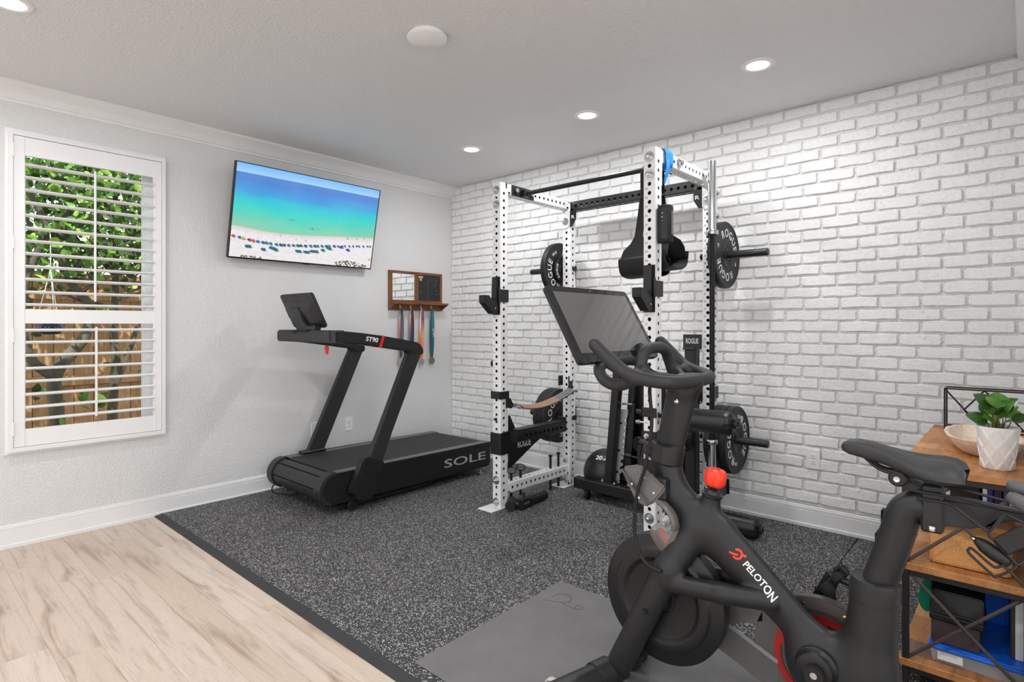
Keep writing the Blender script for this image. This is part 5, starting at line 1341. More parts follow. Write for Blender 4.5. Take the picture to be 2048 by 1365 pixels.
for x, z in ((0.09, tht - 0.022), (0.24, tht - 0.022), (0.39, tht - 0.022), (tw - 0.03, 0.13)): dots.tube([MTB @ Vector((x, 0.0222, z)), MTB @ Vector((x, 0.0232, z))], 0.005, 10)
dd = dots.build('screw_holes', M_SLOT, scr, 1, loc=ORG[tm.name]); dd['kind'] = 'stuff'
MB().bbox((-0.012, 0.002, 0.075), (0.004, 0.02, 0.155), 0.004, MTB).build('card_slot', M_TMB, tm, 1)
# curved neck from the bar up the tablet's back
mb = MB(); vs = []
sec = [((0.478, 0.640), -1.945, 1.262), ((0.478, 0.640), -1.958, 1.31), ((0.482, 0.630), -1.985, 1.345), ((0.484, 0.600), None, 0.15), ((0.486, 0.592), None, 0.175)]
for (xa, xb), y, z in sec:
    if y is None:
        p = MTB @ Vector((0, 0.056, z)); q = MTB @ Vector((0, 0.044, z)); y0, z0, y1, z1 = p.y, p.z, q.y, q.z
    else: y0, z0, y1, z1 = y - 0.012, z, y + 0.012, z
    vs += [(xa, y0, z0), (xb, y0, z0), (xb, y1, z1), (xa, y1, z1)]
fs = [[0, 3, 2, 1], [16, 17, 18, 19]]
for k in range(4):
    for i in range(4): fs.append([4 * k + i, 4 * k + (i + 1) % 4, 4 * k + 4 + (i + 1) % 4, 4 * k + 4 + i])
mb.add(vs, fs).build('display_neck', M_TMG, tm, 30, 0.003)
mb = MB(); mb.bbox((0.62, -1.975, 1.27), (0.75, -1.915, 1.315), 0.01); mb.build('cup_box', M_TMB, tm, 1)
mb = MB(); mb.tube(smooth_path([(0.850, -1.925, 1.191), (0.849, -1.926, 1.175), (0.851, -1.927, 1.165)], 4), 0.0022, 8); kc = mb.build('key_cord', M_SLOT, tm, 40)
mb = MB(); mb.bbox((-0.016, -0.007, -0.058), (0.016, 0.007, 0.0), 0.006, Matrix.Translation((0.851, -1.927, 1.166)) @ Matrix.Rotation(R(14), 4, 'Y')); mb.bbox((-0.020, -0.006, -0.035), (-0.008, 0.006, -0.002), 0.004, Matrix.Translation((0.845, -1.927, 1.164)) @ Matrix.Rotation(R(24), 4, 'Y')); mb.build('safety_clip', M_REDP, tm, 1)
mb = MB(); mb.tube(smooth_path([(xf + 0.03, -1.93, 0.11), (xf - 0.02, -1.975, 0.080), (xf - 0.01, -1.99, 0.035), (xf + 0.04, -1.95, MT + 0.006), (xf + 0.13, -1.88, MT + 0.006), (xf + 0.20, -1.82, 0.06)], 6), 0.005, 8); mb.build('power_cord', M_SLOT, tm, 40)

# ---------------------------------------------------------------- stationary bike
M_BIKE = plain('satin_black_frame', (33, 33, 34), 0.42, grain=0.04, gscale=600, vary=0.03)
M_SOFT = plain('soft_black_grip', (42, 42, 43), 0.55, grain=0.12, gscale=500, vary=0.03)
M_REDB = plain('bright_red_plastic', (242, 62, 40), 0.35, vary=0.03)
M_REDK = plain('red_drive_ring', (172, 40, 38), 0.35, vary=0.03)
def smoke(name, col, a):
    t = NT(name); t.b.inputs['Base Color'].default_value = srgb(*col); t.b.inputs['Roughness'].default_value = 0.25; t.b.inputs['Alpha'].default_value = a; return t.m
M_SMOKE = smoke('smoked_clear_plastic', (104, 100, 97), 0.8)
M_SMOKEL = smoke('smoked_clear_plastic_thin', (128, 122, 118), 0.58)
YB_ = -2.18
bk = thing('exercise_bike', (3.72, YB_, MT), 'black stationary exercise bike with tilted screen, red resistance knob and white side lettering', 'exercise bike')
def v3(x, z, dy=0.0): return (x, YB_ + dy, z)
def frame_sdf(X, Y, Z):
    def cap(a, b, ra, rb, sy): return sd_cap(X, Y, Z, a, b, ra, rb, sy)
    d = cap(v3(3.521, 0.855), v3(3.546, 0.735), 0.052, 0.052, 0.85)
    k = 0.018
    d = smin(d, cap(v3(3.548, 0.735), v3(3.655, 0.648), 0.050, 0.066, 0.72), 0.028)
    d = smin(d, cap(v3(3.652, 0.640), v3(3.690, 0.622), 0.066, 0.068, 0.62), 0.02)
    d = smin(d, cap(v3(3.672, 0.66), v3(3.689, 0.748), 0.036, 0.029, 0.95), 0.020)
    d = smin(d, cap(v3(3.700, 0.622), v3(4.000, 0.372), 0.072, 0.047, 0.60), k)
    for s in (-1, 1):
        d = smin(d, cap(v3(3.632, 0.625, s * 0.012), v3(3.560, 0.480, s * 0.060), 0.056, 0.047, 0.8), 0.022)
        d = smin(d, cap(v3(3.560, 0.480, s * 0.060), v3(3.386, 0.112, s * 0.075), 0.047, 0.045, 0.78), 0.02)
        d = smin(d, cap(v3(3.565, 0.445, s * 0.068), v3(3.75, 0.464, s * 0.066), 0.032, 0.032, 0.8), 0.010)
        d = smin(d, cap(v3(3.75, 0.464, s * 0.066), v3(3.880, 0.470, s * 0.030), 0.032, 0.032, 0.8), 0.012)
    d = smin(d, cap(v3(4.005, 0.335), v3(4.11, 0.32), 0.082, 0.085, 0.62), 0.03)
    d = smin(d, cap(v3(4.150, 0.560), v3(4.128, 0.26), 0.060, 0.070, 0.86), 0.045)
    d = smin(d, cap(v3(4.128, 0.26), v3(4.24, 0.085), 0.068, 0.050, 0.8), 0.04)
    d = smin(d, cap(v3(4.02, 0.28), v3(4.10, 0.16), 0.07, 0.05, 0.6), 0.05)
    return d
frame = sdf_mesh('frame', frame_sdf, (3.32, -2.33, 0.05), (4.32, -2.03, 0.92), 0.0055, M_BIKE, bk)
from mathutils.bvhtree import BVHTree
def bvh_of(o):
    off = Vector(ORG[o.name]); return BVHTree.FromPolygons([v.co + off for v in o.data.vertices], [list(p.vertices) for p in o.data.polygons])
fb = bvh_of(frame)
def drape(mb, bvh, d, lift=0.0012):
    d = Vector(d).normalized(); out = []
    bm = bmesh.new(); vv = [bm.verts.new(v) for v in mb.v]
    for f in mb.f:
        try: bm.faces.new([vv[i] for i in f])
        except ValueError: pass
    bmesh.ops.triangulate(bm, faces=bm.faces)
    for k in range(5):
        le = [e for e in bm.edges if e.calc_length() > 0.004]
        if not le: break
        bmesh.ops.subdivide_edges(bm, edges=le, cuts=1); bmesh.ops.triangulate(bm, faces=[f for f in bm.faces if len(f.verts) > 3])
    bm.verts.index_update(); mb.v = [tuple(v.co) for v in bm.verts]; mb.f = [[v.index for v in f.verts] for f in bm.faces]; mb.mi = [0] * len(mb.f); bm.free()
    for v in mb.v:
        p = Vector(v); h = bvh.ray_cast(p - d * 0.5, d)
        out.append(tuple(h[0] - d * lift) if h[0] is not None else v)
    mb.v = out; return mb
tdir = Vector((0.083, 0, -0.075)).normalized(); tup = Vector((0.075, 0, 0.083)).normalized()
def letters_dense(txt, at, right, up, size, width, height, bold):
    return write(txt, at, right, up, size, 0.0, bold, width=width, height=height)
drape(letters_dense('PELOTON', (3.8545, -2.25, 0.526), tdir, tup, 0.03, 0.124, 0.0205, 0.0006), fb, (0, 1, 0)).build('lettering', M_PRINTW, frame, 1, loc=ORG[bk.name])
# round logo: open ring with a bar, and a short hook
lg = MB(); lc = Vector((3.785, -2.25, 0.589)); lr = tdir * 0.9 + tup * 0.45; lr.normalize(); lu = Vector((-lr.z, 0, lr.x)); lu = -lu if lu.z < 0 else lu
def flat_stroke(pts, w):
    n = len(pts); vs = []
    for i, (a, b) in enumerate(pts):
        a0, b0 = pts[max(i - 1, 0)]; a1, b1 = pts[min(i + 1, n - 1)]; dx, dz = a1 - a0, b1 - b0; l = math.hypot(dx, dz) or 1
        nx, nz = -dz / l * w, dx / l * w
        vs += [lc + lr * (a + nx) + lu * (b + nz), lc + lr * (a - nx) + lu * (b - nz)]
    lg.add(vs, [[2 * i, 2 * i + 1, 2 * i + 3, 2 * i + 2] for i in range(n - 1)])
flat_stroke([(0.0135 * math.cos(R(a)), 0.0135 * math.sin(R(a))) for a in range(-130, 131, 10)], 0.0032)
flat_stroke([(-0.024, -0.004), (-0.012, -0.004), (0.000, -0.002), (0.003, 0.0)], 0.0032)
flat_stroke([(0.012, 0.004), (0.026, 0.004)], 0.0032)
drape(lg, fb, (0, 1, 0)).build('round_emblem', M_REDB, frame, 1, loc=ORG[bk.name])
for x, z in ((3.498, 0.335),):
    h = fb.ray_cast(Vector((x, -2.6, z)), Vector((0, 1, 0)))[0]
    mb = MB(); mb.lathe([(0.012, 0), (0.012, 0.004), (0.007, 0.004), (0.007, 0.010), (0, 0.011)], h, (0, -1, 0), 18); mb.build('axle_bolt', M_STEEL, bk, 35)
# flywheel
wc = Vector((3.516, YB_, 0.357))
def fly(R0):
    return [(0.020, 0.024), (0.126, 0.022), (0.132, 0.024), (0.142, 0.033), (0.146, 0.034), (0.170, 0.034), (0.174, 0.032), (0.178, 0.024), (0.182, 0.022), (R0 - 0.005, 0.021), (R0, 0.017), (R0, -0.026), (R0 - 0.004, -0.030), (0.170, -0.030), (0.165, -0.024), (0.126, -0.024), (0.120, -0.020), (0.020, -0.020)]
MB().lathe(fly(0.2215), wc, (0, -1, 0), 84, close=True).build('flywheel', plain('flywheel_black', (26, 26, 27), 0.36, grain=0.05), bk, 40)
MB().lathe([(0, 0.050), (0.026, 0.050), (0.034, 0.044), (0.036, 0.024), (0.036, -0.044), (0.026, -0.05), (0, -0.05)], wc, (0, -1, 0), 32).build('hub', M_STEEL, bk, 40)
MB().lathe([(0.044, 0.0235), (0.046, 0.028), (0.050, 0.028), (0.052, 0.0235)], wc, (0, -1, 0), 36, close=True).build('hub_ring', M_STEEL, bk, 40)
# stabilisers and feet
for s in (-1, 1):
    a = Vector((3.362, YB_ + s * 0.03, 0.066)); b = Vector((3.274, YB_ + s * 0.335, 0.060))
    MB().tube([a, b], [0.045, 0.043], 28).build('front_stabilizer', M_BIKE, bk, 40)
    d = (b - a).normalized()
    MB().tube([a + d * 0.06, a + d * 0.062, a + d * 0.128, a + d * 0.130], [0.046, 0.052, 0.050, 0.046], 32).build('stabilizer_collar', M_BIKE, bk, 40)
    MB().lathe([(0.046, -0.006), (0.046, 0.008), (0.040, 0.014), (0, 0.016)], b, d, 28).build('end_cap', M_BLACK, bk, 40)
    mb = MB(); fp = b - d * 0.05; mb.cyl((fp.x, fp.y, MT + 0.0065), (fp.x, fp.y, 0.05), 0.008, n=12); mb.lathe([(0.022, 0), (0.022, 0.006), (0.012, 0.010), (0, 0.010)], (fp.x, fp.y, MT + 0.0063), n=20); mb.build('levelling_foot', M_CHROME, bk, 40)
    mb = MB(); wv = b + Vector((-0.040, 0.06 * -s, -0.006)); mb.lathe([(0.006, -0.012), (0.024, -0.012), (0.027, -0.008), (0.027, 0.008), (0.024, 0.012), (0.006, 0.012)], wv, Vector((0, 1, 0)), 24, close=True); mb.cyl(wv - Vector((0, 0.016, 0)), wv + Vector((0, 0.016, 0)), 0.008, n=12); mb.build('transport_wheel', plain('pale_wheel', (196, 194, 188), 0.4), bk, 40)
    a = Vector((4.27, YB_ + s * 0.02, 0.068)); b = Vector((4.33, YB_ + s * 0.29, 0.064))
    MB().tube([a, b], [0.042, 0.040], 24).build('rear_stabilizer', M_BIKE, bk, 40)
    mb = MB(); mb.lathe([(0.022, 0), (0.022, 0.006), (0.012, 0.010), (0.008, 0.03), (0, 0.03)], (b.x - 0.008, b.y - s * 0.03, MT + 0.0063), n=20); mb.build('levelling_foot', M_CHROME, bk, 40)
# head collar, stem post
MB().tube([v3(3.523, 0.835), v3(3.524, 0.838), v3(3.531, 0.885), v3(3.533, 0.897), v3(3.533, 0.899)], [0.052, 0.0585, 0.0585, 0.0575, 0.050], 36, flat=(0.92, 1.0)).build('stem_collar', M_BIKE, bk, 30)
mb = MB(); mb.bbox((-0.03, -0.02, -0.022), (0.02, 0.02, 0.020), 0.012, Matrix.Translation((3.478, YB_ - 0.02, 0.872))); mb.build('collar_lever', M_BIKE, bk, 1)
def stem_sdf(X, Y, Z):
    d = sd_cap(X, Y, Z, v3(3.533, 0.87), v3(3.585, 1.085), 0.049, 0.053, 0.62)
    return smin(d, sd_cap(X, Y, Z, v3(3.588, 1.100), v3(3.625, 1.118), 0.040, 0.030, 1.0), 0.03)
stem = sdf_mesh('stem', stem_sdf, (3.46, -2.25, 0.80), (3.68, -2.11, 1.17), 0.005, M_BIKE, bk)
h = bvh_of(stem).ray_cast(Vector((3.580, -2.5, 1.052)), Vector((0, 1, 0)))[0]
mb = MB(); mb.lathe([(0.008, 0), (0.008, 0.003), (0.005, 0.005), (0.003, 0.003), (0, 0.003)], h, (0, -1, 0), 18); mb.build('stem_bolt', M_CHROME, bk, 40)
# handlebar: side horns, rear loop, raised centre arch and forward drop
def hb(p): return Vector(p)
side = [(3.383, -0.232, 1.246), (3.410, -0.231, 1.223), (3.452, -0.226, 1.186), (3.492, -0.216, 1.156), (3.540, -0.202, 1.140), (3.588, -0.180, 1.131), (3.618, -0.145, 1.127), (3.632, -0.08, 1.125), (3.634, 0.0, 1.125)]
arch_ = [(3.505, -0.195, 1.143), (3.495, -0.150, 1.142), (3.488, -0.118, 1.156), (3.484, -0.102, 1.185), (3.482, -0.082, 1.216), (3.482, -0.045, 1.230), (3.483, 0.0, 1.232)]
drop = [(3.520, -0.205, 1.136), (3.462, -0.188, 1.114), (3.410, -0.170, 1.110), (3.368, -0.160, 1.126), (3.346, -0.152, 1.158), (3.338, -0.10, 1.176), (3.338, 0.0, 1.178)]
def mirror(pts): return [Vector((x, YB_ + y, z)) for x, y, z in pts] + [Vector((x, YB_ - y, z)) for x, y, z in pts[:-1][::-1]]
def handle_sdf(X, Y, Z):
    d = None
    for pts, r, nn, kk in ((mirror(side), 0.0222, 3, 0.004), (mirror(arch_), 0.0205, 3, 0.018), (mirror(drop), 0.0205, 3, 0.014)):
        ps = smooth_path(pts, nn); e = None
        for a, b in zip(ps, ps[1:]):
            lo = np.array([min(a[i], b[i]) for i in range(3)]); hi = np.array([max(a[i], b[i]) for i in range(3)])
            q = sd_cap(X, Y, Z, a, b, r); e = q if e is None else np.minimum(e, q)
        d = e if d is None else smin(d, e, kk)
    deck = sd_cap(X, Y, Z, (3.600, YB_ - 0.03, 1.120), (3.600, YB_ + 0.03, 1.120), 0.024)
    for s in (-1, 1): deck = np.minimum(deck, sd_cap(X, Y, Z, (3.600, YB_, 1.122), (3.50, YB_ + s * 0.125, 1.140), 0.018))
    return smin(d, deck, 0.03)
sdf_mesh('handlebar', handle_sdf, (3.31, -2.45, 1.06), (3.68, -1.91, 1.28), 0.0052, M_SOFT, bk)
# screen
sa, sb, sw = Vector((3.200, YB_, 1.4535)), Vector((3.355, YB_, 1.184)), 0.272
su = (sa - sb).normalized(); sx_ = Vector((0, 1, 0)); sn_ = sx_.cross(su)
if sn_.x < 0: sn_ = -sn_
MS = Matrix(((sx_.x, su.x, sn_.x, sb.x), (sx_.y, su.y, sn_.y, sb.y), (sx_.z, su.z, sn_.z, sb.z), (0, 0, 0, 1)))      # across, up, out; origin mid bottom edge
sh = (sa - sb).length
rr = [(x - sw, z) for x, z in rrect(2 * sw, sh, 0.014, 4)]
mb = MB(); mb.prism([MS @ Vector((x, z, -0.020)) for x, z in rr], MS.to_3x3() @ Vector((0, 0, 0.018))); scn = mb.build('screen', M_BLACK, bk, 40, 0.0015)
mb = MB(); mb.prism([MS @ Vector((x * 0.997, 0.0008 + z * 0.995, -0.002)) for x, z in rr], MS.to_3x3() @ Vector((0, 0, 0.0022)))
t = NT('screen_glass'); t.b.inputs['Base Color'].default_value = srgb(30, 30, 31); t.b.inputs['Roughness'].default_value = 0.03; t.b.inputs['IOR'].default_value = 1.5; gl_ = t.m
mb.build('bezel_glass', gl_, scn, 40, loc=ORG[bk.name])
t = NT('sleeping_display'); t.b.inputs['Base Color'].default_value = srgb(92, 92, 92); t.b.inputs['Roughness'].default_value = 0.05; t.b.inputs['IOR'].default_value = 2.0  # grey base stands in for the room reflected in dark glass
MB().prism([MS @ Vector((x, z, 0.0003)) for x, z in ((-sw + 0.027, 0.036), (sw - 0.027, 0.036), (sw - 0.027, sh - 0.024), (-sw + 0.027, sh - 0.024))], MS.to_3x3() @ Vector((0, 0, 0.0004))).build('display', t.m, scn, 1, loc=ORG[bk.name])
MB().lathe([(0.003, 0), (0, 0.0006)], MS @ Vector((0, sh - 0.011, 0.0003)), sn_, 12).build('camera_lens', M_CHROME, scn, 40, loc=ORG[bk.name])
mb = MB(); A = [(x - 0.17, z) for x, z in rrect(0.34, 0.17, 0.03, 4, 0, 0.05)]; n = len(A)
vs = [MS @ Vector((x, z, -0.020)) for x, z in A] + [MS @ Vector((x * 0.75, 0.135 + (z - 0.135) * 0.7, -0.048)) for x, z in A]
mb.add(vs, [[i, (i + 1) % n, n + (i + 1) % n, n + i] for i in range(n)] + [[n + i for i in range(n)]]); mb.build('rear_shell', M_BLACK, bk, 40)
mb = MB(); mb.tube([MS @ Vector((0, 0.10, -0.05)), Vector((3.30, YB_, 1.165)), Vector((3.36, YB_, 1.135)), Vector((3.50, YB_, 1.115)), Vector((3.585, YB_, 1.105))], [0.022, 0.024, 0.024, 0.022, 0.022], 16); mb.bbox((3.27, YB_ - 0.045, 1.16), (3.33, YB_ + 0.045, 1.215), 0.01); mb.build('screen_mount', M_BLACK, bk, 35)
mb = MB(); mb.lathe([(0.026, -0.012), (0.028, 0), (0.026, 0.014), (0, 0.016)], Vector((3.345, YB_ + 0.14, 1.215)), (1, 0.1, 0.5), 20); mb.build('volume_knob', M_BLACK, bk, 40)
mb = MB(); mb.tube(smooth_path([(3.500, -2.215, 1.120), (3.512, -2.275, 1.095), (3.526, -2.288, 0.976), (3.503, -2.288, 0.837), (3.470, -2.286, 0.729), (3.460, -2.286, 0.606), (3.484, -2.290, 0.531), (3.520, -2.290, 0.500), (3.560, -2.285, 0.492)], 6), 0.0062, 10); mb.build('cable', M_SLOT, bk, 40)
mb = MB(); mb.bbox((3.505, -2.225, 1.112), (3.560, -2.195, 1.121), 0.002); mb.build('paper_tag', M_WHITE_P, bk, 1)
# grey tray clipped on the head tube
T_ = [(3.400, 0.812), (3.462, 0.829), (3.480, 0.824), (3.566, 0.766), (3.556, 0.745), (3.512, 0.696), (3.500, 0.694), (3.462, 0.705)]
mb = MB(); mid = Vector((3.49, YB_ - 0.068, 0.755))
vs = [Vector((x, YB_ - 0.075, z)) for x, z in T_] + [Vector((3.49 + (x - 3.49) * 0.97, YB_ - 0.090, 0.757 + (z - 0.757) * 0.97)) for x, z in T_]; n = len(T_)
mb.add(vs, [list(range(n))[::-1], [n + i for i in range(n)]] + [[i, (i + 1) % n, n + (i + 1) % n, n + i] for i in range(n)])
M_GREYP = plain('dark_grey_plastic', (100, 99, 98), 0.4, vary=0.05)
tr = mb.build('side_tray', M_GREYP, bk, 40, 0.006)
mb = MB(); mb.prism([(3.402, YB_ - 0.088, 0.810), (3.450, YB_ - 0.095, 0.760), (3.505, YB_ - 0.095, 0.712), (3.512, YB_ - 0.088, 0.698), (3.500, YB_ - 0.088, 0.694), (3.462, YB_ - 0.088, 0.705)], (0, -0.016, 0)); mb.build('tray_lip', M_GREYP, bk, 40, 0.004)
for x, z in ((3.492, 0.788), (3.524, 0.742)): 
    MB().lathe([(0.0045, 0), (0.0045, 0.0015), (0, 0.003)], (x, YB_ - 0.090, z), (0, -1, 0), 14).build('screw', M_CHROME, bk, 40)
for x, z in ((3.452, 0.764), (3.480, 0.722)):
    MB().lathe([(0.0045, 0), (0.0045, 0.0015), (0, 0.003)], (x, YB_ - 0.110, z), (0, -1, 0), 14).build('screw', M_CHROME, bk, 40)
mb = MB(); mb.bbox((3.46, YB_ - 0.078, 0.72), (3.56, YB_ - 0.03, 0.79), 0.006); mb.build('tray_bracket', M_BIKE, bk, 1)
# smoked sweat guard over the flywheel with a red block behind it
gp = smooth_path([Vector((3.487, 0, 0.586)), Vector((3.503, 0, 0.618)), Vector((3.530, 0, 0.630)), Vector((3.566, 0, 0.630)), Vector((3.596, 0, 0.645)), Vector((3.604, 0, 0.595)), Vector((3.590, 0, 0.553)), Vector((3.562, 0, 0.520)), Vector((3.522, 0, 0.540))], 4, closed=True)
pv = [Vector((p.x, YB_ - 0.050, p.z)) for p in gp]; c_ = Vector((3.545, YB_ - 0.064, 0.585))
mb = MB(); n = len(pv); inner = [c_ + (p - c_) * 0.72 + Vector((0, -0.012, 0)) for p in pv]
mb.add(pv + inner + [Vector((p.x, YB_ - 0.022, p.z)) for p in pv], [[i, (i + 1) % n, n + (i + 1) % n, n + i] for i in range(n)] + [[n + i for i in range(n)]] + [[i, (i + 1) % n, 2 * n + (i + 1) % n, 2 * n + i] for i in range(n)])
mb.build('sweat_guard', M_SMOKEL, bk, 60)
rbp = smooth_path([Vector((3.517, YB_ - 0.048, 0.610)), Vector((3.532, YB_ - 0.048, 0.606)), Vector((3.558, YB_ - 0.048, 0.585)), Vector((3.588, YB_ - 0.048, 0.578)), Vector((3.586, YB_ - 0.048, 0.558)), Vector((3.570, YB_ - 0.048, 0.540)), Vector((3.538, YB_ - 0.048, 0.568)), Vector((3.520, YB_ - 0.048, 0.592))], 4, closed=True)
MB().prism(rbp, (0, 0.016, 0)).build('red_block', M_REDB, bk, 40, 0.004)
mb = MB()
ps = smooth_path([Vector((3.528, -2.245, 0.716)), Vector((3.552, -2.245, 0.702)), Vector((3.578, -2.245, 0.676)), Vector((3.590, -2.245, 0.650)), Vector((3.588, -2.243, 0.628))], 5); mb.tube(ps, 0.014, 10, flat=(1.6, 0.7)); mb.build('guard_strap', M_SMOKE, bk, 60)
# resistance knob
kb = Vector((3.689, YB_, 0.748)); kd = Vector((0.18, 0, 1)).normalized()
MB().lathe([(0.030, -0.006), (0.033, 0), (0.033, 0.006), (0.022, 0.010), (0, 0.010)], kb, kd, 28).build('knob_seat', M_BLACK, bk, 40)
MB().cyl(kb, kb + kd * 0.045, 0.011, n=16).build('knob_stem', M_BLACK, bk, 40)
mb = MB(); N = 60; vs = []; prof = [(0.020, 0.034), (0.030, 0.036), (0.0345, 0.046), (0.0350, 0.066), (0.033, 0.080), (0.028, 0.087), (0.0, 0.089)]
e1 = Vector((1, 0, -0.18)).normalized(); e2 = Vector((0, 1, 0))
for i, (r, hh) in enumerate(prof):
    for k in range(N):
        a = 2 * PI * k / N; q = 1 - 0.17 * max(0, math.cos(5 * a)) ** 3 * (1 if 1 <= i <= 4 else 0.0)
        vs.append(kb + kd * hh + (e1 * math.cos(a) + e2 * math.sin(a)) * r * q)
fs = [[i * N + k, i * N + (k + 1) % N, (i + 1) * N + (k + 1) % N, (i + 1) * N + k] for i in range(len(prof) - 1) for k in range(N)] + [list(range(N))]
kn = mb.add(vs, fs).build('resistance_knob', M_REDB, bk, 60)
mb = MB(); kc_ = kb + kd * 0.0895
mb.tube([kc_ + e1 * 0.009 * math.cos(R(a)) + e2 * 0.009 * math.sin(R(a)) for a in range(-40, 230, 18)], 0.0016, 6); mb.tube([kc_ - e1 * 0.016 - e2 * 0.006, kc_ + e2 * 0.0], 0.0016, 6); mb.build('knob_emblem', plain('knob_print', (190, 40, 30), 0.4), kn, 40, loc=ORG[bk.name])
# belt guard on the far side, red drive ring inside
YG = -2.088
gc = Vector((4.0, YG, 0.275))
mb = MB(); mb.lathe([(0.03, 0), (0.205, 0), (0.205, 0.003), (0.03, 0.003)], gc, (0, -1, 0), 64, close=True); mb.build('belt_guard', M_SMOKE, bk, 40)
def flat(pts, y, th=0.004): return MB().prism([(x, y, z) for x, z in pts], (0, th, 0))
up_ = arc((4.0, 0, 0.275), 0.207, 115, 160, 6)
flat([(3.60, 0.33), (3.60, 0.435), (3.70, 0.405), (3.80, 0.385), (3.835, 0.375), (3.806, 0.352), (3.862, 0.348), (3.78, 0.322), (3.706, 0.286), (3.690, 0.28)][0:0] or [(3.60, 0.29), (3.60, 0.43), (3.70, 0.405), (3.82, 0.388), (3.82, 0.341), (3.76, 0.316), (3.706, 0.285)], YG - 0.003).build('belt_guard_arm', M_GREYP, bk, 1)
flat([(3.60, 0.29), (3.690, 0.290), (3.870, 0.222), (3.872, 0.115), (3.76, 0.165), (3.60, 0.225)], YG - 0.0035).build('belt_guard_arm', M_GREYP, bk, 1)
flat([(3.700, 0.292), (3.712, 0.296), (3.872, 0.236), (3.870, 0.222)], YG - 0.012, 0.010).build('belt_edge', plain('grey_belt_edge', (150, 150, 149), 0.4), bk, 1, 0.002)
MB().lathe([(0.122, 0.0), (0.142, 0.0), (0.142, 0.006), (0.122, 0.006)], gc + Vector((0, -0.003, 0)), (0, -1, 0), 64, close=True).build('drive_ring', M_REDK, bk, 40)
for k in range(5):
    a = R(20 + 72 * k); d = Vector((math.cos(a), 0, math.sin(a))); p = Vector((-d.z, 0, d.x))
    o = gc + Vector((0, -0.0045, 0)); MB().prism([o + d * 0.03 + p * 0.012, o + d * 0.124 + p * 0.018, o + d * 0.124 - p * 0.018, o + d * 0.03 - p * 0.012], (0, -0.004, 0)).build('ring_spoke', M_REDK, bk, 1)
out = arc((4.0, 0, 0.275), 0.207, 55, 128, 14); inn = arc((4.0, 0, 0.275), 0.168, 128, 55, 14)
MB().prism([(p.x, YG - 0.035, p.z) for p in out + inn], (0, 0.03, 0)).build('guard_rim', plain('guard_rim_dark', (66, 62, 60), 0.3), bk, 30, 0.003)
for x, z in ((3.953, 0.456), (4.066, 0.449)): MB().lathe([(0.006, 0), (0.006, 0.002), (0, 0.004)], (x, YG - 0.035, z), (0, -1, 0), 16).build('screw', M_BRASS, bk, 40)
# cranks and pedals
bbx = Vector((4.017, YB_ - 0.052, 0.335))
MB().lathe([(0.056, 0), (0.056, 0.010), (0.048, 0.018), (0.046, 0.030), (0.034, 0.034), (0, 0.034)], bbx, (0, -1, 0), 40).build('crank_cover', M_BLACK, bk, 40)
def crank(y, sgn, dirv):
    d = Vector(dirv).normalized(); p = Vector((-d.z, 0, d.x)); o = Vector((4.022, y, 0.333))
    pts = [o + p * 0.026 * math.cos(R(a)) - d * 0.026 * math.sin(R(a)) for a in range(0, 181, 15)] + [o + d * 0.17 - p * 0.017, o + d * 0.185, o + d * 0.17 + p * 0.017]
    MB().prism(pts, (0, 0.016, 0)).build('crank_arm', M_BLACK, bk, 40, 0.003)
    MB().lathe([(0.009, 0), (0.009, 0.003), (0.005, 0.003), (0.004, 0.001), (0, 0.001)], o + Vector((0, 0 if sgn < 0 else 0.016, 0)), (0, sgn, 0), 18).build('crank_bolt', M_CHROME, bk, 40)
    return o + d * 0.168
e_ = crank(-2.285, -1, (0.10, 0, -1))
def pedal(c, tilt):
    M_ = Matrix.Translation(c) @ Matrix.Rotation(tilt, 4, 'Y')
    mb = MB(); mb.bbox((-0.045, -0.045, -0.012), (0.045, 0.045, 0.012), 0.005, M_); mb.bbox((-0.055, -0.012, -0.018), (0.055, 0.012, 0.018), 0.004, M_); mb.build('pedal', M_BLACK, bk, 1)
    mb = MB(); mb.bbox((-0.050, -0.05, 0.010), (-0.038, 0.05, 0.020), 0.003, M_); mb.bbox((0.036, -0.03, 0.012), (0.052, 0.03, 0.024), 0.003, M_); mb.build('cleat_clip', M_STEEL, bk, 1)
pedal(e_ + Vector((0, -0.065, 0)), R(25))
e_ = crank(-2.062, 1, (-0.10, 0, 1))
pedal(e_ + Vector((0, 0.075, 0.0)), R(-52))
mb = MB(); c = Vector((3.995, -1.985, 0.475)); mb.bbox((-0.020, -0.022, -0.055), (0.020, 0.012, 0.015), 0.010, Matrix.Translation(c) @ Matrix.Rotation(R(12), 4, 'Y')); mb.build('pedal_body', M_BLACK, bk, 1)
MB().lathe([(0.0085, 0), (0.0085, 0.003), (0.004, 0.003), (0, 0.001)], c + Vector((-0.002, -0.022, -0.018)), (0, -1, 0), 16).build('pedal_bolt', M_CHROME, bk, 40)
mb = MB(); mb.cyl(c + Vector((0.002, -0.018, 0.045)), c + Vector((0.062, -0.018, 0.030)), 0.012, n=16); mb.prism([c + Vector((-0.006, -0.024, 0.052)), c + Vector((0.010, -0.024, 0.047)), c + Vector((-0.030, -0.024, -0.038)), c + Vector((-0.045, -0.024, -0.032))], (0, 0.016, 0)); mb.build('pedal_cage', M_STEEL, bk, 40)
mb = MB(); mb.prism([c + Vector((0.012, -0.024, 0.022)), c + Vector((0.030, -0.024, 0.028)), c + Vector((0.018, -0.024, -0.004))], (0, 0.004, 0)); mb.build('cleat_wedge', M_CHROME, bk, 1)
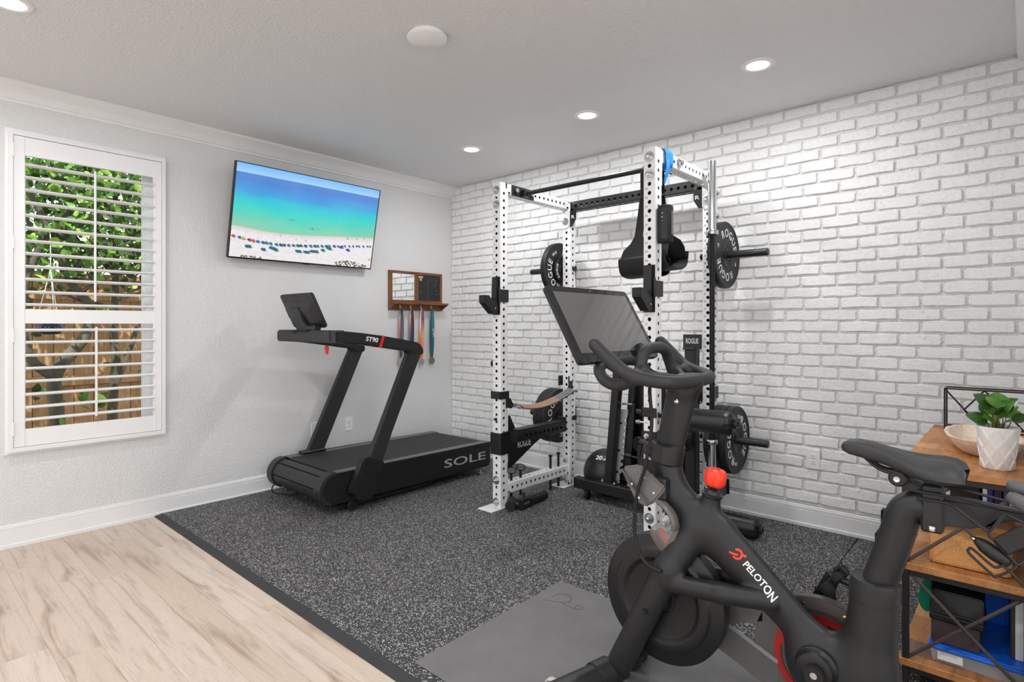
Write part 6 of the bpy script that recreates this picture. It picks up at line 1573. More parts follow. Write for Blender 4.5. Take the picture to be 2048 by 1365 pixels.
# seat tube collar, seat post, slider
MB().tube([v3(4.147, 0.545), v3(4.147, 0.548), v3(4.152, 0.595), v3(4.153, 0.607), v3(4.153, 0.609)], [0.054, 0.061, 0.061, 0.059, 0.052], 36, flat=(0.92, 1.0)).build('seat_post_collar', M_BIKE, bk, 30)
sp_ = smooth_path([Vector(v3(4.157, 0.590)), Vector(v3(4.187, 0.690)), Vector(v3(4.205, 0.755)), Vector(v3(4.213, 0.788)), Vector(v3(4.225, 0.815)), Vector(v3(4.248, 0.831)), Vector(v3(4.280, 0.832))], 5)
MB().tube(sp_, 0.0415, 32, flat=(0.85, 1.0)).build('seat_post', M_BIKE, bk, 50)
mb = MB(); a = Vector(v3(4.2065, 0.762)); d = Vector((0.25, 0, 1)).normalized(); mb.tube([a, a + d * 0.004], [0.0425, 0.0425], 32, flat=(0.85, 1.0)); mb.build('weld_seam', M_BIKE, bk, 40)
mb = MB()
vs = []
for x, zt, zb, w in ((4.255, 0.868, 0.790, 0.026), (4.36, 0.868, 0.800, 0.026), (4.435, 0.864, 0.835, 0.020), (4.52, 0.862, 0.840, 0.018)):
    vs += [(x, YB_ - w, zb), (x, YB_ + w, zb), (x, YB_ + w, zt), (x, YB_ - w, zt)]
fs = [[0, 1, 2, 3], [12, 15, 14, 13]]
for k in range(3):
    for i in range(4): fs.append([4 * k + i, 4 * k + (i + 1) % 4, 4 * k + 4 + (i + 1) % 4, 4 * k + 4 + i])
mb.add(vs, fs).build('seat_slider', M_BIKE, bk, 30, 0.006)
mb = MB(); mb.bbox((4.258, YB_ - 0.036, 0.775), (4.306, YB_ + 0.036, 0.900), 0.006); mb.build('slider_clamp', M_BIKE, bk, 1)
for x, z in ((4.272, 0.860), (4.292, 0.857)): MB().lathe([(0.005, 0), (0.005, 0.001), (0.002, 0.0006), (0, 0.0006)], (x, YB_ - 0.0362, z), (0, -1, 0), 14).build('screw', M_STEEL, bk, 40)
mb = MB(); mb.bbox((4.276, YB_ - 0.044, 0.781), (4.290, YB_ - 0.035, 0.796), 0.002); mb.lathe([(0.005, 0), (0.005, 0.002), (0, 0.003)], (4.283, YB_ - 0.044, 0.788), (0, -1, 0), 14); mb.build('clamp_bolt', M_CHROME, bk, 40)
# saddle: lofted cross sections
sec = [(4.070, 0.010, 0.969, 0.962), (4.074, 0.020, 0.978, 0.954), (4.090, 0.027, 0.987, 0.946), (4.115, 0.031, 0.991, 0.942), (4.150, 0.036, 0.986, 0.936), (4.185, 0.046, 0.978, 0.928), (4.215, 0.060, 0.972, 0.917), (4.245, 0.076, 0.968, 0.906), (4.275, 0.089, 0.967, 0.900), (4.305, 0.096, 0.968, 0.899), (4.330, 0.096, 0.965, 0.903), (4.346, 0.088, 0.957, 0.910), (4.353, 0.074, 0.946, 0.918)]
N = 36; vs = []
for x, w, zt, zb in sec:
    q = max(0.0, min(1.0, (x - 4.18) / 0.10))
    for k in range(N):
        a = 2 * PI * k / N; ca, sa_ = math.cos(a), math.sin(a)
        yy = w * math.copysign(abs(ca) ** 0.75, ca); zz = (zt + zb) / 2 + (zt - zb) / 2 * math.copysign(abs(sa_) ** 0.7, sa_)
        if sa_ > 0: zz -= (0.010 * q * math.exp(-(yy / 0.018) ** 2) + 0.010 * (abs(yy) / max(w, 0.01)) ** 3 * q)
        else: zz += 0.024 * q * math.exp(-(yy / (0.55 * w + 0.001)) ** 2)
        if x > 4.34: x_ = x - 0.016 * math.exp(-(yy / 0.025) ** 2)
        else: x_ = x
        vs.append((x_, YB_ + yy, zz))
fs = [[i * N + k, i * N + (k + 1) % N, (i + 1) * N + (k + 1) % N, (i + 1) * N + k] for i in range(len(sec) - 1) for k in range(N)] + [list(range(N))[::-1], [(len(sec) - 1) * N + k for k in range(N)]]
sad = MB().add(vs, fs).build('saddle', plain('saddle_vinyl', (50, 50, 52), 0.5, grain=0.15, gscale=500, vary=0.03), bk, 60)
for s in (-1, 1):
    MB().tube(smooth_path([Vector((4.130, YB_ + s * 0.010, 0.942)), Vector((4.160, YB_ + s * 0.016, 0.920)), Vector((4.195, YB_ + s * 0.022, 0.912)), Vector((4.25, YB_ + s * 0.022, 0.910)), Vector((4.31, YB_ + s * 0.034, 0.915))], 5), 0.0045, 10).build('saddle_rail', M_STEEL, bk, 40)
mb = MB(); mb.lathe([(0.022, -0.006), (0.022, 0.006), (0.018, 0.010), (0, 0.010)], (4.210, YB_ - 0.036, 0.905), (0, -1, 0), 28); mb.build('saddle_clamp', M_BLACK, bk, 40)
MB().lathe([(0.0075, 0), (0.0075, 0.002), (0.003, 0.002), (0, 0.001)], (4.208, YB_ - 0.046, 0.903), (0, -1, 0), 18).build('clamp_bolt', M_CHROME, bk, 40)
mb = MB(); mb.prism([(4.186, YB_ - 0.025, 0.902), (4.190, YB_ - 0.025, 0.892), (4.235, YB_ - 0.025, 0.872), (4.262, YB_ - 0.025, 0.868), (4.262, YB_ - 0.025, 0.890), (4.235, YB_ - 0.025, 0.898), (4.215, YB_ - 0.025, 0.905)], (0, 0.05, 0)); mb.build('saddle_arm', M_BLACK, bk, 1, 0.004)
# weight rack behind the saddle, bent from wire
def wire(pts, r=0.0038, n=4, nm='rack_wire'): return MB().tube(smooth_path([Vector(p) for p in pts], n), r, 8).build(nm, M_STEEL, bk, 40)
wire([(4.250, YB_ - 0.040, 0.860), (4.300, YB_ - 0.042, 0.861), (4.325, YB_ - 0.050, 0.860), (4.345, YB_ - 0.058, 0.848), (4.394, YB_ - 0.070, 0.815)], 0.0035)
wire([(4.306, YB_ - 0.030, 0.900), (4.37, YB_ - 0.04, 0.897), (4.445, YB_ - 0.055, 0.890)], 0.0035)
wire([(4.250, YB_ - 0.040, 0.878), (4.34, YB_ - 0.05, 0.880), (4.440, YB_ - 0.066, 0.874)], 0.0035)
yw = YB_ - 0.070
MB().tube([(4.396, yw, 0.812), (4.422, yw, 0.861), (4.428, yw, 0.866), (4.470, yw, 0.846), (4.50, yw, 0.81), (4.452, yw, 0.752), (4.446, yw, 0.752), (4.398, yw, 0.806)], 0.0038, 8, closed=True).build('rack_wire', M_STEEL, bk, 40)
wire([(4.446, yw, 0.755), (4.440, yw, 0.738), (4.412, yw, 0.714), (4.404, yw, 0.714), (4.372, yw, 0.742), (4.358, yw, 0.757), (4.360, yw, 0.766), (4.367, yw, 0.766), (4.400, yw, 0.738), (4.412, yw, 0.735), (4.430, yw, 0.750)], 0.0032, 4)
mb = MB(); mb.prism([(4.388, YB_ - 0.060, 0.822), (4.410, YB_ - 0.060, 0.832), (4.425, YB_ - 0.060, 0.862), (4.400, YB_ - 0.060, 0.815)], (0, 0.006, 0)); mb.build('rack_plate', M_STEEL, bk, 1)
# two small hand weights held by the rack
def hand_weight(c, axis, L, r, label, grip=True, name='hand_weight'):
    c = Vector(c); ax = Vector(axis).normalized(); t = thing(name, tuple(c - Vector((0, 0, r))), label, 'hand weight', 'hand weights in the rack behind the saddle')
    prof = [(0, -L), (r * 0.55, -L * 0.97), (r * 0.85, -L * 0.75), (r, -L * 0.35), (r, L * 0.35), (r * 0.85, L * 0.75), (r * 0.55, L * 0.97), (0, L)]
    MB().lathe(prof, c, ax, 28).build('weight_head', plain('grey_rubber_weight', (82, 83, 85), 0.55, grain=0.15), t, 60); return t
hand_weight((4.466, YB_ - 0.030, 0.918), (1, 0.0, -0.30), 0.040, 0.0165, 'rounded grey hand weight at the back of the saddle rack')
hand_weight((4.466, YB_ - 0.072, 0.892), (1, 0.0, -0.55), 0.042, 0.0170, 'rounded grey hand weight at the front of the saddle rack')
lw = thing('hanging_weight', (4.43, yw, 0.76), 'black block-handled weight with tapered head hung in the wire rack behind the saddle', 'hand weight')
Mw = Matrix.Translation((4.444, yw + 0.002, 0.806)) @ Matrix.Rotation(R(-42), 4, 'Y')
mb = MB(); mb.bbox((-0.034, -0.010, -0.020), (0.034, 0.010, 0.022), 0.004, Mw); mb.build('block', M_BLACK, lw, 1)
ps = [Vector((4.366, yw + 0.012, 0.789)), Vector((4.374, yw + 0.012, 0.786)), Vector((4.388, yw + 0.012, 0.776)), Vector((4.410, yw + 0.012, 0.762)), Vector((4.430, yw + 0.012, 0.750)), Vector((4.436, yw + 0.012, 0.746))]
MB().tube(ps, [0.003, 0.010, 0.0165, 0.0185, 0.016, 0.010], 20).build('tapered_head', M_BLACK, lw, 60)
MB().lathe([(0, -0.004), (0.004, 0), (0.006, 0.005), (0, 0.006)], (4.3645, yw + 0.012, 0.790), (1, 0, -0.3), 12).build('tip', M_CHROME, lw, 60)

# ---------------------------------------------------------------- console shelf beside the opening
M_SHW = wood_mat('warm_shelf_wood', (186, 128, 76), (146, 92, 50), (9, 1.2, 9), 2.4, 0.5)
M_SHB = wood_mat('brown_parquet', (150, 98, 58), (112, 72, 42), (9, 1.2, 9), 2.4, 0.5)
M_SHG = wood_mat('greyed_parquet', (128, 100, 82), (104, 80, 64), (9, 1.2, 9), 2.4, 0.5)
M_SHL = wood_mat('light_parquet', (206, 152, 98), (172, 116, 68), (9, 1.2, 9), 2.4, 0.5)
M_FRM = plain('dark_iron', (44, 41, 40), 0.45, metal=0.3, grain=0.2, gscale=300)
M_BRC = plain('brown_iron_bar', (84, 74, 68), 0.45, metal=0.3, grain=0.2, gscale=300)
X0, X1, SYF, SYB = 4.115, 4.493, -1.533, -0.405
cs = thing('console_shelf', (4.304, -0.97, MT), 'three-tier wooden console shelf with black metal legs and crossed side bars', 'shelf unit')
def board(z, nm):
    # parquet blocks of several tones, framed by a front board
    r = random.Random(int(z * 1000)); th = 0.027
    MB().bbox((X0, SYF, z - th), (X1, SYF + 0.055, z), 0.003).build('front_board', M_SHW, cs, 1)
    MB().bbox((X0 + 0.001, SYF + 0.056, z - th + 0.001), (X1 - 0.001, SYB, z - 0.006), 0.001).build(nm, M_SHB, cs, 1)
    y = SYF + 0.0555; row = 0
    while y < SYB - 0.02:
        w = min(0.118, SYB - y); x = X0 + 0.0005; k = 0
        step = [0.189, 0.252][row % 2]
        while x < X1 - 0.02:
            x2 = min(x + step, X1 - 0.0005)
            if X1 - x2 < 0.03: x2 = X1 - 0.0005
            MB().bbox((x + 0.0004, y + 0.0004, z - 0.007), (x2 - 0.0004, y + w - 0.0004, z - r.uniform(0, 0.0004)), 0.0006).build('parquet_block', r.choice([M_SHW, M_SHW, M_SHW, M_SHL, M_SHL, M_SHW, M_SHB, M_SHG]), cs, 1)
            x = x2; k += 1
        y += w; row += 1
for z, nm in ((0.804, 'top_panel'), (0.451, 'shelf_panel'), (0.100, 'shelf_panel')): board(z, nm)
for x in (4.126, 4.461):
    for y in (SYF + 0.004, SYB - 0.025):
        MB().bbox((x, y, MT + 0.0003), (x + 0.021, y + 0.021, 0.7768), 0.002).build('leg', M_FRM, cs, 1)
for z in (0.7768, 0.4238, 0.0728):
    for y in (SYF + 0.004, SYB - 0.025): MB().bbox((4.147, y + 0.002, z - 0.02), (4.461, y + 0.019, z), 0.002).build('end_rail', M_FRM, cs, 1)
    for x in (4.126, 4.461): MB().bbox((x + 0.002, SYF + 0.025, z - 0.02), (x + 0.019, SYB - 0.025, z), 0.002).build('side_rail', M_FRM, cs, 1)
for y in (SYF + 0.012, SYB - 0.016):
    for za, zb in ((0.106, 0.414), (0.458, 0.768)):
        for s in (0, 1):
            a = Vector((4.147, y + 0.004 * s, za if s else zb)); b = Vector((4.461, y + 0.004 * s, zb if s else za))
            MB().tube([a, b], 0.006, 8, flat=(0.45, 1.0)).build('cross_bar', M_BRC, cs, 1)
for y in (SYF + 0.006,):
    MB().lathe([(0.003, 0), (0.003, 0.001), (0, 0.0015)], (4.445, SYF - 0.0001, 0.436), (0, -1, 0), 10).build('nail', M_BRASS, cs, 40)
# ---------------------------------------------------------------- dough bowl
M_BOWL = wood_mat('pale_carved_wood', (238, 220, 200), (218, 190, 164), (2.0, 2.0, 5.0), 5.0, 0.6, 0.2)
def bowl_sdf(X, Y, Z):
    c = np.array((4.336, -1.045)); a = R(100.0)
    u = (X - c[0]) * math.cos(a) + (Y - c[1]) * math.sin(a); v = -(X - c[0]) * math.sin(a) + (Y - c[1]) * math.cos(a)
    h = np.clip((Z - 0.804) / 0.066, 0, 1); A = 0.150 + 0.072 * h ** 0.6; B = 0.062 + 0.064 * h ** 0.55
    e = (np.abs(u / A) ** 2.5 + np.abs(v / B) ** 2.5) ** (1 / 2.5)
    outer = (e - 1) * B
    outer = np.maximum(outer, np.maximum(0.8045 - Z, Z - (0.868 + 0.008 * (np.abs(u) / 0.22) ** 2)))
    h2 = np.clip((Z - 0.816) / 0.054, 0, 1); A2 = 0.135 + 0.072 * h2 ** 0.6; B2 = 0.048 + 0.064 * h2 ** 0.55
    inner = np.maximum(((np.abs(u / A2) ** 2.5 + np.abs(v / B2) ** 2.5) ** (1 / 2.5) - 1) * B2, 0.816 - Z)
    return np.maximum(outer, -inner)
bw = sdf_mesh('dough_bowl', bowl_sdf, (4.17, -1.34, 0.80), (4.50, -0.80, 0.885), 0.0035, M_BOWL, None, 60)
tag(bw, 'pale carved wooden dough bowl lying on the console shelf top', 'bowl')
# ---------------------------------------------------------------- potted plant
pc = Vector((4.388, -1.377, 0.8043))
pp = thing('potted_plant', tuple(pc), 'leafy green plant in a white pot with raised diamond pattern on the shelf top', 'potted plant')
M_POT = plain('white_glazed_pot', (238, 236, 234), 0.4, grain=0.08, gscale=200, vary=0.01)
mb = MB(); mb.lathe([(0, 0), (0.042, 0), (0.045, 0.003), (0.0615, 0.147), (0.0615, 0.150), (0.0575, 0.150), (0.055, 0.128), (0, 0.126)], pc, n=64); pot = mb.build('pot', M_POT, pp, 40)
rp = MB()
for k in range(8):
    for s in (-1, 1):
        for o in (-0.05, 0.05):
            ps = []
            for i in range(13):
                q = i / 12; a = 2 * PI * k / 8 + s * q * 2 * PI / 8 * 2 + o; r = 0.045 + (0.0615 - 0.045) * (0.03 + 0.94 * q) + 0.0004
                ps.append(pc + Vector((r * math.cos(a), r * math.sin(a), 0.147 * (0.03 + 0.94 * q))))
            rp.tube(ps, 0.0019, 6)
o = rp.build('raised_pattern', M_POT, pot, 60, loc=ORG[pp.name]); o['kind'] = 'stuff'
MB().lathe([(0, 0.1335), (0.030, 0.135), (0.0556, 0.131), (0.0556, 0.127), (0, 0.127)], pc, n=32).build('soil', plain('potting_soil', (58, 40, 32), 0.95, grain=1.0, gscale=150, vary=0.4), pp, 40)
def leaf_mat(name, c1, c2):
    t = NT(name); t.b.inputs['Roughness'].default_value = 0.32; t.b.inputs['Specular IOR Level'].default_value = 0.6
    v = t.coord(); t.l(t.ramp(t.noise(v, 30, 3), [(0.3, srgb(*c1)), (0.7, srgb(*c2))]), t.b.inputs['Base Color']); return t.m
M_LEAF = [leaf_mat('plant_leaf_dark', (34, 66, 30), (60, 104, 40)), leaf_mat('plant_leaf_mid', (52, 100, 28), (88, 140, 44)), leaf_mat('plant_leaf_young', (106, 160, 60), (140, 186, 84))]
M_STEM = plain('plant_stem', (110, 112, 60), 0.5, vary=0.25)
def leaf_shape(base, d, up, L, Wd, cup=0.25, bend=0.3, n=8, m=5):
    """broad pointed leaf: base point, direction, upper-face normal"""
    d = Vector(d).normalized(); up = Vector(up); up = (up - d * up.dot(d)).normalized(); s = d.cross(up); base = Vector(base)
    vs = []; fs = []
    for i in range(n + 1):
        q = i / n; w = Wd * math.sin(PI * min(1, q ** 0.75)) ** 0.8 if 0 < q < 1 else 0.0006
        c = base + d * (L * q) + up * (-bend * L * q * q)
        for j in range(m):
            e = (j / (m - 1) - 0.5) * 2; vs.append(c + s * (e * w) + up * (cup * w * e * e))
    for i in range(n):
        for j in range(m - 1): fs.append([i * m + j, i * m + j + 1, (i + 1) * m + j + 1, (i + 1) * m + j])
    return vs, fs
# leaf blades: (tip offset from the soil centre, width, tone, facing)
LV = [((-0.050, -0.01, 0.120), 0.022, 0), ((-0.022, -0.03, 0.116), 0.012, 2), ((0.0, 0.02, 0.128), 0.026, 1), ((0.040, 0.01, 0.110), 0.025, 0), ((0.030, -0.03, 0.100), 0.028, 1), ((-0.070, -0.02, 0.050), 0.022, 0), ((-0.030, -0.04, 0.052), 0.016, 1), ((0.076, -0.01, 0.060), 0.018, 0), ((0.026, -0.05, 0.045), 0.018, 0), ((-0.040, 0.03, 0.09), 0.02, 0), ((0.010, -0.045, 0.085), 0.015, 0), ((0.050, 0.035, 0.07), 0.02, 1), ((-0.015, 0.045, 0.07), 0.018, 0), ((-0.035, -0.01, 0.09), 0.016, 1), ((0.048, -0.01, 0.088), 0.011, 2)]
soil = pc + Vector((0, 0, 0.131)); camv = Vector((0.05, -0.9, 0.45))
for i, (tip, w, tone) in enumerate(LV):
    tv_ = Vector(tip); tipw = soil + Vector((tv_.x, tv_.y, tv_.z)); start = soil + Vector((tv_.x * 0.25, tv_.y * 0.25, 0))
    w *= 1.3; L = max(0.042, w * 2.4); out = Vector((tv_.x, tv_.y, 0)); out = out.normalized() if out.length > 0.004 else Vector((0, 1, 0))
    d = (out * 0.75 + Vector((0, 0, 0.75 if tv_.z > 0.08 else 0.35))).normalized(); b = tipw - d * (L * 0.75)
    MB().tube(smooth_path([start, start * 0.4 + b * 0.6 + Vector((0, 0, -0.004)), b], 5), [0.0026] * 6 + [0.0018] * 5, 6).build('stem', M_STEM, pp, 60)
    vs, fs = leaf_shape(b, d, Vector((0.1 * (-1) ** i, -0.65, 0.75)), L, w, 0.22, 0.12)
    MB().add(vs, fs).build('leaf', M_LEAF[tone], pp, 180)
# ---------------------------------------------------------------- black wire frame (crossed bars) at the back of the top
gf_ = thing('wire_rack', (4.31, -0.455, 0.804), 'black open wire cube frame with crossed bars behind the plant', 'wire frame')
gx0, gx1, gy0, gy1, gz0, gz1 = 4.166, 4.470, -0.510, -0.408, 0.808, 1.000
rw = 0.0038
def bar_(a, b): return MB().tube([a, b], rw, 8).build('bar', M_FRM, gf_, 1)
for z in (gz0, gz1):
    for y in (gy0, gy1): bar_((gx0, y, z), (gx1, y, z))
    for x in (gx0, gx1): bar_((x, gy0, z), (x, gy1, z))
for x in (gx0, gx1):
    for y in (gy0, gy1): bar_((x, y, gz0), (x, y, gz1))
mx = (gx0 + gx1) / 2
for y in (gy0,):
    for a, b in (((gx0, gz1), (mx, gz0)), ((gx0 + 0.075, (gz0 + gz1) / 2 - 0.002), (mx, gz1)), ((mx, gz1), (gx1, gz0)), ((gx0 + 0.075, (gz0 + gz1) / 2 - 0.002), (gx0 + 0.15, gz0))): bar_((a[0], y, a[1]), (b[0], y, b[1]))
# ---------------------------------------------------------------- things on the middle shelf
def cork_mat():
    t = NT('cork'); t.b.inputs['Roughness'].default_value = 0.8; v = t.coord(); a = t.noise(v, 160, 5, 0.7); b = t.noise(v, 20, 3)
    c = t.mix(0.5, t.ramp(a, [(0.32, srgb(140, 88, 44)), (0.5, srgb(206, 148, 88)), (0.7, srgb(222, 166, 106))]), t.ramp(b, [(0.3, srgb(196, 136, 78)), (0.7, srgb(216, 160, 100))]))
    t.l(c, t.b.inputs['Base Color']); t.bump(a, 0.2, 0.001); return t.m
M_CORK = cork_mat()
for k, (x0, y0, z0, x1, y1, z1, lb) in enumerate(((4.199, -1.478, 0.4515, 4.430, -1.328, 0.563, 'cork yoga block standing at the front of the middle shelf'), (4.205, -1.318, 0.4515, 4.438, -1.168, 0.572, 'cork yoga block standing behind the front one on the middle shelf'))):
    b_ = MB().bbox((x0, y0, z0), (x1, y1, z1), 0.009).build('cork_yoga_block', M_CORK, None, 1, 0.004); tag(b_, lb, 'yoga block', 'cork yoga blocks')
M_PURP = plain('violet_card', (66, 52, 150), 0.5); M_PURPD = plain('dark_violet_card', (44, 34, 84), 0.5); M_DARKC = plain('charcoal_fabric_box', (58, 57, 56), 0.7, grain=0.2)
bx_ = MB().bbox((4.235, -1.13, 0.4515), (4.330, -0.95, 0.755), 0.004).build('storage_box', M_DARKC, None, 1); tag(bx_, 'charcoal storage box standing upright under the shelf top, behind the saddle', 'box')
for k, (x0, x1, zt, m_, lb) in enumerate(((4.3515, 4.3695, 0.756, M_PURP, 'violet upright binder under the shelf top, first from the charcoal box'), (4.3715, 4.396, 0.745, M_PURPD, 'darker violet upright folder under the shelf top beside the violet binder'), (4.4, 4.414, 0.75, plain('lilac_card', (110, 96, 150), 0.5), 'lilac upright folder under the shelf top, farthest from the charcoal box'))):
    t_ = thing('binder', ((x0 + x1) / 2, -1.05, 0.4515), lb, 'binder', 'binders on the middle shelf')
    MB().bbox((x0, -1.15, 0.4515), (x1, -0.92, zt), 0.002).build('cover', m_, t_, 1)
    MB().bbox((x0 + 0.002, -1.148, 0.455), (x1 - 0.002, -0.9175, zt - 0.004), 0.001).build('pages', M_WHITE_P, t_, 1)
# ---------------------------------------------------------------- things on the lower shelf
M_BLUEP = plain('blue_plastic', (20, 104, 226), 0.35, vary=0.1)
M_CLEAR = smoke('frosted_clear_plastic', (200, 202, 206), 0.55)
bn_ = thing('lidded_bin', (4.33, -1.35, 0.100), 'clear storage bin with bright blue lid and white label on the lowest shelf', 'storage bin')
mb = MB(); yb0, yb1 = -1.478, -1.16
mb.add([(4.213, yb0 + 0.006, 0.1005), (4.478, yb0 + 0.006, 0.1005), (4.478, yb1 - 0.006, 0.1005), (4.213, yb1 - 0.006, 0.1005), (4.205, yb0, 0.148), (4.484, yb0, 0.148), (4.484, yb1, 0.148), (4.205, yb1, 0.148)], [(0, 3, 2, 1), (0, 1, 5, 4), (1, 2, 6, 5), (2, 3, 7, 6), (3, 0, 4, 7)]); mb.build('tub', M_CLEAR, bn_, 1)
mb = MB(); mb.bbox((4.197, yb0 - 0.008, 0.146), (4.488, yb1 + 0.008, 0.158), 0.004); mb.bbox((4.205, yb0, 0.156), (4.48, yb1, 0.162), 0.004); mb.build('lid', M_BLUEP, bn_, 1)
mb = MB(); mb.box((4.226, yb0 - 0.0002, 0.112), (4.298, yb0 - 0.002, 0.140)); lb_ = mb.build('label', M_WHITE_P, bn_, 1)
mb = MB()
for k in range(9): mb.box((4.238 + 0.005 * k, yb0 - 0.0025, 0.133), (4.238 + 0.005 * k + 0.0022, yb0 - 0.0028, 0.137))
o = mb.build('print_marks', plain('label_print', (150, 152, 158), 0.7), lb_, 1, loc=ORG[bn_.name]); o['kind'] = 'stuff'
b2 = MB().bbox((4.206, -1.462, 0.1625), (4.345, -1.33, 0.2455), 0.004).build('flat_box', plain('dark_plum_box', (74, 60, 62), 0.5, grain=0.05), None, 1); tag(b2, 'dark plum cardboard box on the blue bin lid, under the black case', 'box')
b3 = thing('black_case', (4.28, -1.39, 0.2458), 'black hinged case lying on the plum box on the lower shelf', 'case')
mb = MB(); mb.bbox((4.201, -1.470, 0.2458), (4.357, -1.32, 0.268), 0.004); mb.build('case_base', M_BLACK, b3, 1)
mb = MB(); mb.bbox((4.203, -1.469, 0.2685), (4.356, -1.32, 0.279), 0.003); mb.build('case_rim', M_BLACK, b3, 1)
mb = MB(); mb.prism([(4.205, -1.466, 0.2795), (4.354, -1.466, 0.2795), (4.354, -1.455, 0.350), (4.208, -1.455, 0.350)], (0, 0.12, 0)); mb.build('case_lid', plain('dark_case_lid', (36, 32, 34), 0.4), b3, 1, 0.004)
bl_ = MB().bbox((4.205, -1.150, 0.1003), (4.42, -0.90, 0.418), 0.012).build('blue_bin', M_BLUEP, None, 1, 0.006); tag(bl_, 'tall bright blue bin standing behind the black case on the lower shelf', 'storage bin')
t = thing('white_book', (4.45, -1.2, 0.1625), 'white upright booklet with dark spine leaning at the shelf end', 'book')
MB().bbox((4.436, -1.42, 0.1625), (4.458, -1.25, 0.40), 0.002).build('cover', plain('white_card', (226, 224, 222), 0.6), t, 1)
MB().bbox((4.424, -1.42, 0.1625), (4.4355, -1.25, 0.40), 0.002).build('spine_board', plain('dark_brown_card', (70, 52, 48), 0.6), t, 1)
gp_ = smooth_path([Vector((4.180, -1.34, 0.412)), Vector((4.172, -1.34, 0.34)), Vector((4.154, -1.34, 0.265)), Vector((4.162, -1.34, 0.225)), Vector((4.188, -1.34, 0.214)), Vector((4.1965, -1.34, 0.28)), Vector((4.1965, -1.34, 0.36)), Vector((4.197, -1.34, 0.408))], 4)
gb = MB().prism(gp_, (0, 0.17, 0)).build('green_pouch', plain('green_fabric', (10, 132, 98), 0.6, grain=0.3, gscale=200, vary=0.2), None, 40, 0.004, None); gb.location.z += 0.0; tag(gb, 'green cloth pouch hanging down beside the blue bin on the lower shelf', 'pouch')
# ---------------------------------------------------------------- black tubular rack on the floor by the brick wall
fr_ = thing('tube_rack', (4.1, -0.17, MT), 'low black rack of horizontal tubes on the floor behind the console shelf', 'rack')
M_TUBE = plain('black_satin_tube', (40, 40, 42), 0.35, grain=0.05)
for k, (y, z) in enumerate(((-0.085, 0.205), (-0.12, 0.172), (-0.155, 0.139), (-0.19, 0.106), (-0.225, 0.073), (-0.26, 0.045))):
    MB().tube([(3.862, y, z), (4.44, y, z)], 0.0155, 18).build('tube', M_TUBE, fr_, 40)
for x in (3.846, 4.44):
    MB().prism([(x, -0.05, MT + 0.0003), (x, -0.29, MT + 0.0003), (x, -0.29, 0.06), (x, -0.10, 0.235), (x, -0.05, 0.235)], (0.016, 0, 0)).build('end_panel', M_BLACK, fr_, 1, 0.003)
for y0, y1, z0, z1 in ((-0.125, -0.06, 0.165, 0.236), (-0.30, -0.20, 0.06, 0.150)):
    mb = MB()
    for i in range(4):
        w = (y1 - y0) / 4; mb.bbox((3.836, y0 + w * i, z0), (3.8455, y0 + w * (i + 1) - 0.003, z1), 0.002)
    o = mb.build('ribbed_foot', M_BLACK, fr_, 1); o['kind'] = 'stuff'

# ---------------------------------------------------------------- side garden seen through the window
ground = MB().box((-4.5, -7.0, -0.35), (-0.2, 2.0, -0.30)).build('ground_1', plain('garden_soil', (96, 80, 60), 0.95, grain=0.6, gscale=20, vary=0.3), None, 1); ground['kind'] = 'structure'
M_FENCE = wood_mat('fence_wood', (188, 150, 106), (156, 118, 80), (8, 8, 0.8), 2.0, 0.7, 0.2)
fe = thing('garden_fence', (-2.2, -2.6, -0.3), 'tan wooden board fence outside the shuttered window', 'fence')
rf = random.Random(5); y = -4.9
while y < -0.2:
    w = 0.152; z1 = 1.76 + rf.uniform(-0.006, 0.006)
    o = MB().bbox((-2.212 + rf.uniform(-0.003, 0.003), y, -0.3), (-2.192, y + w - 0.005, z1), 0.002).build('fence_board', M_FENCE, fe, 1); y += w
MB().box((-2.232, -4.9, -0.3), (-2.2185, -0.2, 1.75)).build('gap_backing', plain('fence_gap_shade', (84, 62, 44), 0.9), fe, 1)  # dark sheet added behind the boards so their gaps look shaded
for z in (1.55, 0.75): MB().bbox((-2.192, -4.9, z), (-2.155, -0.2, z + 0.09), 0.003).build('fence_rail', M_FENCE, fe, 1)
MB().bbox((-2.235, -4.9, 1.752), (-2.14, -0.2, 1.80), 0.003).build('fence_cap', M_FENCE, fe, 1)
M_BARK = plain('grey_bark', (92, 88, 76), 0.85, grain=1.0, gscale=60, vary=0.35)
LEAFM = [leaf_mat('garden_leaf_%s' % n_, c1, c2) for n_, c1, c2 in (('deep', (40, 70, 22), (58, 96, 32)), ('mid', (76, 122, 38), (102, 150, 54)), ('bright', (140, 180, 66), (172, 208, 98)))]
for m_ in LEAFM:
    m_.node_tree.nodes['Principled BSDF'].inputs['Transmission Weight'].default_value = 0.0
    b_ = m_.node_tree.nodes['Principled BSDF']; b_.inputs['Subsurface Weight'].default_value = 0.0
def limb(pts, r0, r1, par, nm='branch'):
    ps = smooth_path([Vector(p) for p in pts], 5); n = len(ps)
    return MB().tube(ps, [r0 + (r1 - r0) * i / (n - 1) for i in range(n)], 10).build(nm, M_BARK, par, 60)
ta = thing('garden_tree', (-1.2, -3.07, -0.3), 'grey-barked leafy tree outside the window, forking low behind the left louvers', 'tree', 'trees outside the window')
limb([(-1.2, -3.06, -0.30), (-1.2, -3.07, 0.55), (-1.2, -3.085, 0.90), (-1.22, -2.98, 1.08), (-1.24, -2.88, 1.22)], 0.055, 0.042, ta, 'trunk')
limb([(-1.2, -3.085, 0.90), (-1.19, -3.15, 0.96), (-1.18, -3.23, 1.05), (-1.18, -3.29, 1.30), (-1.2, -3.27, 1.60), (-1.22, -3.20, 1.85), (-1.24, -3.12, 2.05), (-1.26, -3.26, 2.40)], 0.042, 0.02, ta)
